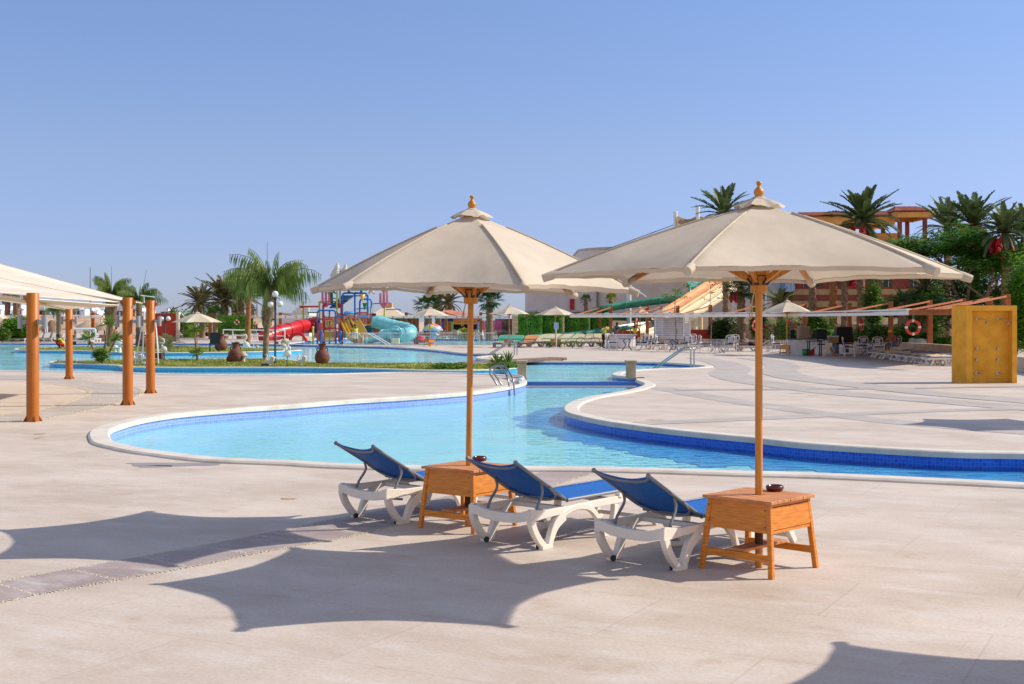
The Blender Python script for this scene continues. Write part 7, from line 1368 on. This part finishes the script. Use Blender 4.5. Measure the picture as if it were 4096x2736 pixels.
# ---------------- lawn statues, jars, lamps ----------------
WSTAT = M('white_statue', '#cdc8be', .6, c2='#dcd8d0', sc_=6, bump=.1); LEGM = M('statue_leg_iron', '#3c3a38', .6)
def bird(label, x, yb, h, rz, kind='heron', z=.05, wings=False):
    t = thing('heron_statue' if kind == 'heron' else 'goose_statue', label, 'statue', G(x, yb, z), rz); m = MB()
    if kind == 'heron':
        b = .5 * h; m.ell((0, 0, b), (.11 * h * 1.3, .09 * h, .15 * h), 12, 8, rot=(0, .5, 0)); m.tube(catmull([Vector(v) * h for v in ((-.03, 0, .6), (-.09, 0, .70), (-.02, 0, .78), (.01, 0, .86), (-.02, 0, .95), (-.08, 0, .97))], 4), [.05 * h * (1 - .02 * i) for i in range(21)], 8); m.ell((-.08 * h, 0, .96 * h), (.05 * h, .035 * h, .035 * h), 8, 6); m.lathe([(.018 * h, 0), (0, .12 * h)], (0, 0, 0), 6) if False else m.tube([(-.11 * h, 0, .95 * h), (-.17 * h, 0, .89 * h)], [.018 * h, .005 * h], 6); m.tube([(.1 * h, 0, .44 * h), (.2 * h, 0, .38 * h)], [.06 * h, .01 * h], 8); m.build('body', WSTAT, t)
        for s in (-1, 1): m = MB(); m.tube([(.0, s * .035 * h, .42 * h), (.025 * h, s * .035 * h, .2 * h), (0, s * .05 * h, 0)], .011 * h, 5); m.build('leg', LEGM, t)
    else:
        m.ell((0, 0, .3 * h), (.36 * h, .18 * h, .22 * h), 12, 8, rot=(0, -.3, 0)); m.tube(catmull([Vector(v) * h for v in ((-.22, 0, .38), (-.28, 0, .6), (-.22, 0, .82), (-.26, 0, .95))], 5), [.09 * h * (1 - .03 * i) for i in range(16)], 8); m.ell((-.28 * h, 0, .95 * h), (.09 * h, .06 * h, .06 * h), 8, 6); m.tube([(-.35 * h, 0, .94 * h), (-.46 * h, 0, .91 * h)], [.035 * h, .01 * h], 6); m.tube([(.25 * h, 0, .38 * h), (.45 * h, 0, .52 * h)], [.1 * h, .02 * h], 8)
        m.lathe([(.12 * h, 0), (.1 * h, .12 * h)], (0, 0, 0), 8); m.build('body', WSTAT, t)
        if wings:
            for s in (-1, 1): m = MB(); m.grid(lambda u, v: Vector((.05 * h + .3 * h * u + .12 * h * v, s * (.12 + .25 * v) * h, .35 * h + .45 * h * v - .1 * h * u)), 5, 5); m.build('wing', WSTAT, t, solid=.02)
bird('white flamingo statue on the front lawn, right of the grey tube frame', 655, 1445, 1.0, R(0)); bird('white flamingo statue right of the black lamp post', 1150, 1467, 1.0, R(180)); bird('white flamingo statue on the rear lawn under the white pipe', 352, 1388, 1.15, R(0)); bird('white flamingo statue behind the big clay jar', 985, 1424, 1.1, R(10))
bird('white goose statue at the foot of the black lamp post', 1078, 1460, .44, R(0), 'goose', wings=True); bird('white goose statue between the flamingo and the right clay jar', 1205, 1459, .45, R(0), 'goose', wings=True); bird('white goose statue with raised wings by the leaning palm', 1021, 1405, .42, R(0), 'goose', wings=True); bird('white goose statue under the grey tube frame', 549, 1454, .5, R(0), 'goose', wings=True); bird('white goose statue beside the second orange post', 579, 1462, .3, R(180), 'goose')
def mush(label, x, yb, h, mat):
    t = thing('mushroom_statue', label, 'statue', G(x, yb, .05)); m = MB(); m.lathe([(.16 * h, 0), (.12 * h, .3 * h), (.1 * h, .6 * h)], (0, 0, 0), 10); m.build('stem', WSTAT, t); m = MB(); m.lathe([(0, .55 * h), (.38 * h, .58 * h), (.4 * h, .66 * h), (.3 * h, .85 * h), (.12 * h, .97 * h), (0, h)], (0, 0, 0), 16); m.build('cap', mat, t)
TANS = M('tan_statue', '#b39c80', .7, c2='#c9b79c', sc_=5)
mush('tall white mushroom statue on the rear lawn behind the second orange post', 478, 1410, .8, WSTAT); mush('small white mushroom statue beside the tall one', 462, 1408, .4, WSTAT); mush('tan mushroom statue behind the flamingo, upper one', 1142, 1402, .72, TANS); mush('lower tan mushroom statue left of the flamingo', 1134, 1404, .45, TANS); mush('tilted tan mushroom statue leaning on the big clay jar', 975, 1449, .42, TANS)
CLAY = M('terracotta_clay', '#5c3426', .75, c2='#7a4836', sc_=3, bump=.3, bsc=6)
def jar(label, x, yb, h, z=.05, handles=True):
    t = thing('clay_jar', label, 'jar', G(x, yb, z), rnd(0, 1)); m = MB(); pr = [(0, 0), (.22, 0), (.30, .08), (.36, .22), (.365, .36), (.33, .50), (.24, .62), (.16, .68), (.145, .76), (.15, .86), (.19, .95), (.215, .97), (.21, 1.0), (.17, .98), (.13, .88), (.12, .7), (0, .6)]
    pts = catmull([Vector((r, 0, z_)) for r, z_ in pr], 4); m.lathe([(max(0, p.x) * h * (1 + .012 * (i % 2)), p.z * h) for i, p in enumerate(pts)], (0, 0, 0), 26); m.build('body', CLAY, t)
    if handles:
        for s in (-1, 1): m = MB(); m.tube(catmull([Vector((s * .14, 0, .78)) * h, Vector((s * .25, 0, .76)) * h, Vector((s * .26, 0, .66)) * h, Vector((s * .22, 0, .6)) * h], 4), .028 * h, 7); m.build('handle', CLAY, t)
jar('big brown clay jar standing on the front lawn left of the palm', 942, 1449, .84); jar('big brown clay jar on the front lawn nearest the left parasol', 1289, 1455, .82); jar('brown clay jar behind the black chair on the rear lawn', 884, 1403, .98); jar('brown clay jar seen between the tube frame and third orange post', 568, 1386, 1.0); jar('small clay jar tucked left of the big one', 920, 1448, .42, handles=False)
GLOBE = M('globe_glass', '#d8d6d2', .2, .03, 3, spec=.6)
def lamp(label, x, yb, h, rad, z=.05, tri=True, twist=False):
    t = thing('lamp_post', label, 'lamp post', G(x, yb, z)); m = MB(); m.tube([(0, 0, 0), (0, 0, .1), (0, 0, .12), (0, 0, h - rad * 2.2)], [.06, .06, .045, .04], 10); m.build('pole', DARKM, t); arms = [(-.18, -.42), (.19, -.40)] + ([(0, 0)] if tri else [])
    for dx, dz in arms:
        top = h - rad + dz; m = MB(); m.ell((dx, 0, top), rad, 16, 12); m.build('globe', GLOBE, t); m = MB()
        if dx: m.tube(catmull([Vector((0, 0, h - .5)), Vector((dx * .4, 0, h - .28)), Vector((dx, 0, top + rad + .05)), Vector((dx, 0, top + rad))], 4), .014, 6)
        else: m.lathe([(.05, 0), (.07, .05), (.04, .1)], (0, 0, top - rad - .08), 10)
        m.build('arm', DARKM, t)
lamp('black lamp post with three white globes on the front lawn', 1101, 1456, 2.95, .13); lamp('black lamp post with two white globes behind the third orange post', 660, 1402, 2.42, .14, tri=False)
# tube frame stand
t = thing('tube_frame', 'grey tube A-frame stand behind the two closest orange posts', 'frame', G(585, 1458, .05)); k = G(585, 1458, .05).y / F; q = lambda x, y, d=0: Vector(((x - 585) * k, d, H - (y - HZ) * k - .05)); m = MB()
for a, b in ((q(562, 1290, .3), q(540, 1457)), (q(566, 1290, .3), q(569, 1457)), (q(614, 1290, .3), q(634, 1457)), (q(614, 1290, .3), q(618, 1440, .7)), (q(562, 1290, .3), q(616, 1290, .3)), (q(542, 1435, .05), q(632, 1435, .05)), (q(568, 1290, .3), q(568, 1183, .3)), (q(554, 1181, .3), q(610, 1188, .3))): m.tube([a, b], .024, 6)
m.build('frame_tubes', WSTEEL, t); m = MB(); m.box(q(627, 1425, .3), (.28, .3, .25)); m.build('seat_box', DKW, t)
# white pipes, railing and platforms
def tubes(name, label, cat, segs, r, base, mat=WSTEEL):
    c = Vector((base.x, base.y, 0)); t = thing(name, label, cat, c)
    for i, s in enumerate(segs): m = MB(); m.tube([Vector(p) - c for p in s], r, 8); m.build('pipe' if len(s) > 2 or i == 0 else 'post', mat, t)
    return t
tubes('pipe_gantry', 'thick white water pipe arch right of the farthest orange post', 'pipe', [[P(270, 1316, 92), P(378, 1316, 92), P(381, 1320, 92), P(381, 1348, 92)], [P(373, 1322, 93), P(378, 1350, 93)]], .08, P(330, 1316, 92)); tubes('pipe_gantry', 'thick white water pipe arch behind the second orange post', 'pipe', [[P(470, 1362, 92), P(471, 1336, 92), P(476, 1332, 92), P(583, 1332, 92)]], .08, P(520, 1316, 92)); tubes('pipe_gantry', 'white pipe arch behind the nearest orange post', 'pipe', [[P(150, 1303, 110), P(187, 1303, 110), P(189, 1306, 110), P(189, 1340, 110)], [P(181, 1305, 110.5), P(182, 1340, 110.5)]], .06, P(170, 1316, 110))
Yr = 107; sg_ = [[P(893, 1319, Yr), P(1140, 1322, Yr)], [P(893, 1341, Yr), P(1140, 1344, Yr)]] + [[P(x, 1318 + i, Yr), P(x, 1369, Yr)] for i, x in enumerate((893, 931, 1003, 1099, 1139))]
tubes('white_railing', 'white two-bar railing behind the front lawn palms', 'railing', sg_, .05, P(1000, 1316, Yr))
for lb, x0, x1, y, Y in (('low white slatted platform under the white railing', 927, 1128, 1365, 100), ('white slatted bench beside the farthest orange post', 288, 372, 1364, 97)):
    a, b = P(x0, y, Y), P(x1, y, Y); c = (a + b) / 2; t = thing('slatted_bench', lb, 'bench', (c.x, c.y, 0)); m = MB(); n = 22
    for k in range(n): x = -(b.x - a.x) / 2 + (b.x - a.x) * (k + .5) / n; m.box((x, 0, c.z), ((b.x - a.x) / n * .7, .9, .06))
    m.build('slats', WSTEEL, t)
    for s in (-.8, .8): m = MB(); m.box((s * (b.x - a.x) / 2, 0, (c.z) / 2 - .03), (.15, .5, c.z)); m.build('leg', DKW, t)
# black chair
t = thing('folding_chair', 'black chair in front of the clay jar on the rear lawn', 'chair', G(858, 1408, .05), R(200)); 
for x, y in ((-.25, -.22), (.25, -.22), (-.25, .22), (.25, .22)): m = MB(); m.tube([(x, y, 0), (x, y, .45)], .02, 6); m.build('leg', DARKM, t)
m = MB(); m.box((0, 0, .47), (.56, .5, .06)); m.build('seat', BLK, t); m = MB(); m.box((.0, .26, .8), (.56, .06, .6), rot=(-.15, 0, 0)); m.build('backrest', BLK, t)
# masts and aerials
for x, yt, Y, lb, r in ((361, 1069, 210, 'thin lattice radio mast far behind the left sails', .09), (446, 1063, 88.5, 'thin lightning rod above the shaggy palm', .018), (1069, 966, 59.9, 'thin lightning rod above the front lawn palm', .016), (1028, 1209, 240, 'far lattice mast behind the hanging dead frond', .16)):
    z0 = 0 if Y > 100 else 3; zt_ = pz(yt, Y); m = MB(); m.tube([(0, 0, 0), (0, 0, (zt_ - z0) * .6), (0, 0, zt_ - z0)], [r, r, r * .5], 6); o = m.build('radio_mast' if Y > 100 else 'lightning_rod', METALG); o.location = (at(x, 0, Y).x, Y, z0); tag(o, lb, 'mast')
m = MB(); a, b = P(567, 1178, 88), P(586, 1082, 88); m.tube([(0, 0, 0), b - a], [.02, .012], 5); o = m.build('lightning_rod', METALG); o.location = a; tag(o, 'leaning thin rod above the crown behind the orange posts', 'mast')
# bicycle
g = G(2352, 1386); t = thing('bicycle', 'bicycle parked among the tan loungers and dry plants', 'bicycle', g, R(8))
for x in (-.52, .52): m = MB(); m.torus((x, 0, .33), .32, .018, 'y', 24, 5); m.build('wheel', DARKM, t)
m = MB(); 
for a, b in (((-.52, 0, .33), (-.1, 0, .35)), ((-.1, 0, .35), (-.2, 0, .85)), ((-.2, 0, .8), (.38, 0, .82)), ((-.1, 0, .35), (.4, 0, .75)), ((.52, 0, .33), (.36, 0, .95)), ((-.52, 0, .33), (-.18, 0, .75)), ((.36, 0, .95), (.28, 0, 1.0))): m.tube([a, b], .016, 5)
m.build('frame', METALG, t); m = MB(); m.ell((-.2, 0, .88), (.13, .07, .04), 8, 6); m.build('saddle', DARKM, t)
for x, y, r, lb in ((2198, 1390, .55, 'dry straggly plant left of the blue notice sign'), (2240, 1391, .6, 'dry straggly plant right of the blue notice sign'), (2290, 1392, .65, 'low dry plant before the tan loungers'), (2400, 1388, .5, 'dry plant beside the bicycle')): shrub('shrub', lb, 'bush', G(x, y), (r, r * .6, r * .45), 220, .06, BUSH)
# sand patch, stain and scatter on the deck
m = MB(); m.box((0, 0, .01), (.14, .1, .02)); 
for x, y, Y_, lb in ((1180, 1459, 0, 'small dark floodlight lying on the front lawn'),): o = m.build('floodlight', DARKM); o.location = G(1060, 1464, .07); o.scale = (2, 1.4, 4); tag(o, lb, 'floodlight')
g = G(1582, 1378); t = thing('storage_box', 'cream box on the pool edge right of the aqua slide mouth', 'box', g); m = MB(); m.box((0, 0, .25), (.6, .5, .4)); m.build('box_body', CRF, t, bevel=.02); m = MB(); m.box((-.5, .1, .07), (.5, .5, .14)); m.build('box_lid', CANV, t)
# fence around the kids pool
t = thing('pool_fence', 'thin white bar fence round the children pool', 'fence', G(1700, 1382)); O3 = G(1700, 1382); k = O3.y / F; fa, fb = G(1385, 1384) - O3, G(1985, 1383) - O3; hh = .92
m = MB(); m.tube([fa + Vector((0, 0, hh)), fb + Vector((0, 0, hh))], .02, 5); m.tube([fa + Vector((0, 0, .1)), fb + Vector((0, 0, .1))], .015, 5); m.build('rail', WSTEEL, t); m = MB(); n = 96
for i in range(n + 1): p = fa.lerp(fb, i / n); m.tube([p + Vector((0, 0, .1)), p + Vector((0, 0, hh))], .008, 4, cap=False)
m.build('fence_bars', WSTEEL, t)
# two curved white grab rails
for x, lb in ((1905, 'white curved grab rail of the children pool, left one'), (1922, 'white curved grab rail of the children pool, right one')):
    m = MB(); g = G(x, 1366); k = g.y / F; m.tube(catmull([Vector((-.25, 0, -.3)), Vector((-.2, 0, .3)), Vector((0, 0, .62)), Vector((.25, 0, .5)), Vector((.3, 0, 0))], 5), .035, 6); o = m.build('grab_rail', WSTEEL); o.location = g; tag(o, lb, 'grab rail')
# ---------------- people ----------------
def skin_mesh(name, joints, edges, radii, mat, parent, sub=1, root=0):
    me = bpy.data.meshes.new(name); me.from_pydata([tuple(j) for j in joints], edges, []); o = bpy.data.objects.new(name, me); col.objects.link(o)
    sk = o.modifiers.new('skin', 'SKIN'); sk.use_smooth_shade = True
    for i, v in enumerate(me.skin_vertices[0].data): r = radii[i]; v.radius = r if isinstance(r, tuple) else (r, r); v.use_root = i == root
    ss = o.modifiers.new('sub', 'SUBSURF'); ss.levels = ss.render_levels = sub
    bpy.context.view_layer.update(); ev = o.evaluated_get(bpy.context.evaluated_depsgraph_get()); m2 = bpy.data.meshes.new_from_object(ev); m2.name = name
    bpy.data.objects.remove(o); bpy.data.meshes.remove(me); m2.materials.clear()
    return mk(name, m2, mat, parent)
DSKIN = M('dark_skin', '#2a1810', .5, .1, 8); TSKIN = M('tanned_skin', '#9a5238', .5, .12, 6, c2='#b0694a'); HAIR = M('black_hair', '#0c0a0a', .7, .2, 20)
def person(label, loc, rz, J, skin, shirt=None, shorts=None, cap=None, trousers=False, long_=False, group=None, shoes=True, hair=HAIR):
    """J: joints in metres, facing -y.  pelvis chest neck head  sh el wr (l, r)  hip kn an (l, r)"""
    t = thing('person', label, 'person', loc, rz, group); V = Vector; Jv = {k: V(v) for k, v in J.items()}
    names = []; pos = []; rad = []; ed = []
    def add(n, p, r, par=None):
        names.append(n); pos.append(p); rad.append(r); 
        if par is not None: ed.append((names.index(par), len(names) - 1))
    pel, ch, nk, hd = Jv['pelvis'], Jv['chest'], Jv['neck'], Jv['head']
    add('pelvis', pel, (.15, .11)); add('waist', pel.lerp(ch, .5), (.125, .10), 'pelvis'); add('chest', ch, (.15, .11), 'waist'); add('neck', nk, .055, 'chest'); add('jaw', nk.lerp(hd, .5), (.062, .07), 'neck'); add('head', hd, (.078, .092), 'jaw'); add('crown', hd + (hd - nk).normalized() * .085, (.055, .065), 'head')
    for s in 'lr':
        sh, el, wr = Jv['sh' + s], Jv['el' + s], Jv['wr' + s]; hp, kn, an = Jv['hip' + s], Jv['kn' + s], Jv['an' + s]
        add('sh' + s, sh, .058, 'chest'); add('el' + s, el, .042, 'sh' + s); add('wr' + s, wr, .027, 'el' + s); d = (wr - el).normalized(); add('palm' + s, wr + d * .06, (.038, .018), 'wr' + s)
        sd = d.cross(V((0, 0, 1))); sd = sd.normalized() if sd.length > .1 else V((1, 0, 0))
        for q in range(4): add('f%d%s' % (q, s), wr + d * (.15 + .012 * (q in (1, 2))) + sd * (.026 * (q - 1.5)) + V((0, 0, -.01)), .008, 'palm' + s)
        add('th' + s, wr + d * .07 + sd * .055, .009, 'palm' + s)
        add('hip' + s, hp, .088, 'pelvis'); add('kn' + s, kn, .056, 'hip' + s); add('ca' + s, kn.lerp(an, .35), .05, 'kn' + s); add('an' + s, an, .036, 'ca' + s)
        f = (pel - hp); fw = Jv.get('toe' + s, an + V((0, -.16, -.05))); add('toe' + s, fw, (.035, .022), 'an' + s)
    skin_mesh('body', pos, ed, rad, skin, t, 1)
    P_ = {n: p for n, p in zip(names, pos)}
    # face details
    up = (hd - nk).normalized(); fw = V(J.get('face', (0, -1, 0))).normalized(); sd = up.cross(fw).normalized(); m = MB(); m.ell(hd + fw * .095 - up * .01, (.014, .02, .02), 6, 4)
    for s in (-1, 1): m.ell(hd + sd * s * .08, (.014, .02, .03), 6, 4)
    m.build('face_features', skin, t)
    m = MB()
    for s in (-1, 1): m.ell(hd + fw * .086 + sd * s * .03 + up * .02, .011, 6, 4)
    m.box(hd + fw * .088 - up * .045, (.04, .02, .008)); m.build('eyes_and_mouth', DARKM, t)
    if cap: m = MB(); m.ell(hd + up * .045, (.1, .105, .085), 12, 8); m.ell(hd + up * .03 + fw * .09, (.07, .07, .015), 10, 6); m.build('cap', cap, t)
    elif hair: m = MB(); m.ell(hd + up * .04 - fw * .015, (.093, .1, .085), 12, 8); m.build('hair', hair, t)
    if shirt:
        js = [pel.lerp(ch, -.12), pel.lerp(ch, .5), ch, ch.lerp(nk, .6)]; r_ = [(.17, .135), (.15, .125), (.175, .135), (.085, .075)]; e_ = [(0, 1), (1, 2), (2, 3)]
        for s in 'lr': js += [Jv['sh' + s], Jv['sh' + s].lerp(Jv['el' + s], .62 if not long_ else 1.0)]; r_ += [.078, .062]; e_ += [(2, len(js) - 2), (len(js) - 2, len(js) - 1)]
        skin_mesh('shirt', js, e_, r_, shirt, t, 1, 1)
    if shorts:
        js = [pel.lerp(ch, .12), pel]; r_ = [(.155, .125), (.17, .135)]; e_ = [(0, 1)]
        for s in 'lr': js += [Jv['hip' + s], Jv['hip' + s].lerp(Jv['kn' + s], .95 if not trousers else 1.0)]; r_ += [.108, .088 if not trousers else .078]; e_ += [(1, len(js) - 2), (len(js) - 2, len(js) - 1)]
        if trousers:
            for k, s in enumerate('lr'): js += [Jv['kn' + s].lerp(Jv['an' + s], .35)]; r_ += [.07]; e_ += [(3 + 2 * k, len(js) - 1)]
        skin_mesh('shorts', js, e_, r_, shorts, t, 1, 1)
    return t
def stand(lean=0., arms=None, bend=0., h=1.0):
    """upright figure; lean = forward lean of the torso (-y)"""
    s, c = math.sin(lean), math.cos(lean); pz_ = .92
    T = lambda u, x=0, f=0: (x, -s * u - c * f, pz_ + c * u - s * f)
    J = dict(pelvis=(0, 0, pz_), chest=T(.38), neck=T(.58), head=T(.72), shl=T(.50, .19), shr=T(.50, -.19), hipl=(.09, 0, pz_ - .06), hipr=(-.09, 0, pz_ - .06), knl=(.10, -.02, .48), knr=(-.10, -.03, .48), anl=(.11, .03, .08), anr=(-.11, .03, .08), toel=(.12, -.14, .03), toer=(-.12, -.14, .03))
    J.update(arms or dict(ell=T(.24, .26, -.02), elr=T(.24, -.26, -.02), wrl=T(.0, .25, .06), wrr=T(.0, -.25, .06)))
    return {k: (v[0] * h, v[1] * h, v[2] * h) for k, v in J.items()}
YSH = M('yellow_shirt', '#b8a82a', .8, .1, 10, c2='#cdbf3c'); MAR = M('maroon_shorts', '#3c1018', .8, .15, 10); GSH = M('grey_shirt', '#6a6d78', .8, .1, 10); RSH = M('red_shorts', '#c01424', .8, .1, 10); BSH = M('light_blue_shorts', '#3f92cc', .8, .1, 10); WTR = M('white_trousers', '#c8c4c0', .8, .1, 10); YCAP = M('yellow_cap', '#e0d41a', .6, .08, 10); TEALS = M('teal_shorts', '#2a8ab0', .8, .1, 10)
a_ = dict(ell=(.25, -.42, 1.12), elr=(-.22, -.40, 1.1), wrl=(.2, -.58, .93), wrr=(-.12, -.56, .93))
person('person in yellow shirt and maroon shorts leaning on the left end of the white counter', G(2413, 1393.5), R(75), stand(.42, a_, h=.99), DSKIN, YSH, MAR)
person('person in grey shirt bending over the middle of the white counter', G(2462, 1388), R(20), stand(.36, dict(ell=(.28, -.36, 1.15), elr=(-.3, -.3, 1.12), wrl=(.32, -.50, .92), wrr=(-.14, -.5, 1.1))), DSKIN, GSH, MAR)
person('person in yellow shirt standing behind the right end of the white counter', G(2540, 1386), R(-12), stand(.12, dict(ell=(.32, -.12, 1.18), elr=(-.3, -.2, 1.16), wrl=(.2, -.34, .98), wrr=(-.3, -.42, .95))), DSKIN, YSH, MAR)
person('person with bare sunburnt back and light blue shorts standing by the white railing', at(1020, 0, 129), R(180), stand(.03, h=1.0), TSKIN, None, BSH, hair=M('grey_hair', '#8a7a6a', .8))
person('person in yellow shirt and white trousers stooping by the yellow slides', G(1424, 1374), R(200), stand(.62, dict(ell=(.25, -.62, 1.02), elr=(-.22, -.60, 1.0), wrl=(.22, -.72, .80), wrr=(-.16, -.74, .82)), h=.95), DSKIN, YSH, WTR, trousers=True)
crouch = dict(pelvis=(0, .10, .22), chest=(0, -.06, .52), neck=(0, -.13, .70), head=(0, -.22, .80), shl=(.18, -.10, .62), shr=(-.18, -.10, .62), ell=(.2, -.30, .46), elr=(-.2, -.30, .46), wrl=(.1, -.46, .54), wrr=(-.08, -.48, .52), hipl=(.10, .06, .2), hipr=(-.10, .06, .2), knl=(.17, -.36, .44), knr=(-.17, -.36, .44), anl=(.14, -.12, .07), anr=(-.14, -.12, .07), toel=(.15, -.28, .03), toer=(-.15, -.28, .03), face=(0, -1, -.3))
person('person in yellow-green shirt and red shorts crouching on the rear lawn with a phone', G(248, 1394, .05), R(-80), crouch, DSKIN, YSH, RSH)
m = MB(); m.box((0, 0, 0), (.07, .012, .14)); o = m.build('phone', DARKM); o.location = G(248, 1394, .05) + Vector((-.54, -.05, .58)); tag(o, 'dark phone held by the crouching person', 'phone')
sit = dict(pelvis=(0, .10, .58), chest=(0, -.02, .93), neck=(0, -.10, 1.11), head=(0, -.20, 1.22), shl=(.20, -.04, 1.03), shr=(-.20, -.04, 1.03), ell=(.26, -.16, .78), elr=(-.26, -.16, .78), wrl=(.2, -.38, .70), wrr=(-.2, -.38, .70), hipl=(.10, .04, .56), hipr=(-.10, .04, .56), knl=(.14, -.40, .54), knr=(-.14, -.40, .54), anl=(.13, -.36, .09), anr=(-.13, -.36, .09), toel=(.14, -.52, .04), toer=(-.14, -.52, .04), face=(0, -1, -.5))
person('person in yellow cap and teal shorts sitting bare-chested at the right hand table', G(3574, 1421), R(-70), sit, TSKIN, None, TEALS, cap=YCAP)
lie = dict(pelvis=(.75, 0, .44), chest=(.38, 0, .56), neck=(.2, 0, .68), head=(.08, 0, .76), shl=(.27, -.19, .63), shr=(.27, .19, .63), ell=(.5, -.28, .5), elr=(.5, .28, .5), wrl=(.72, -.22, .52), wrr=(.72, .22, .52), hipl=(.8, -.09, .44), hipr=(.8, .09, .44), knl=(1.2, -.1, .52), knr=(1.2, .1, .46), anl=(1.58, -.1, .42), anr=(1.58, .1, .42), toel=(1.62, -.1, .54), toer=(1.62, .1, .54), face=(.2, 0, 1))
person('person in dark clothes lying on a blue lounger right of the nearest parasol pole', G(3072, 1406), R(172), lie, TSKIN, BLK, BLK)
person('person with sunburnt skin sitting by the shaggy palm behind the second orange post', at(457, 0, 100), R(60), sit, TSKIN, None, RSH)
o = dup(c1, at(457, 0, 100), R(60), 'white chair under the sunburnt person by the shaggy palm', GC)
m = MB(); m.ell((0, 0, .18), (.32, .3, .22), 12, 8); m.ell((.1, 0, .3), (.2, .22, .16), 10, 6); o = m.build('bundle', CANV); o.location = G(2975, 1404) + Vector((0, 0, .3)); tag(o, 'tan bundle lying on the blue lounger left of the nearest pole', 'bag')
m = MB(); m.box((0, 0, 0), (.085, .003, .045)); o = m.build('care_tag', WSTEEL, u1); o.location = (-.62, -.62, 2.07); KIDS.setdefault(u1.name, []).append(o)
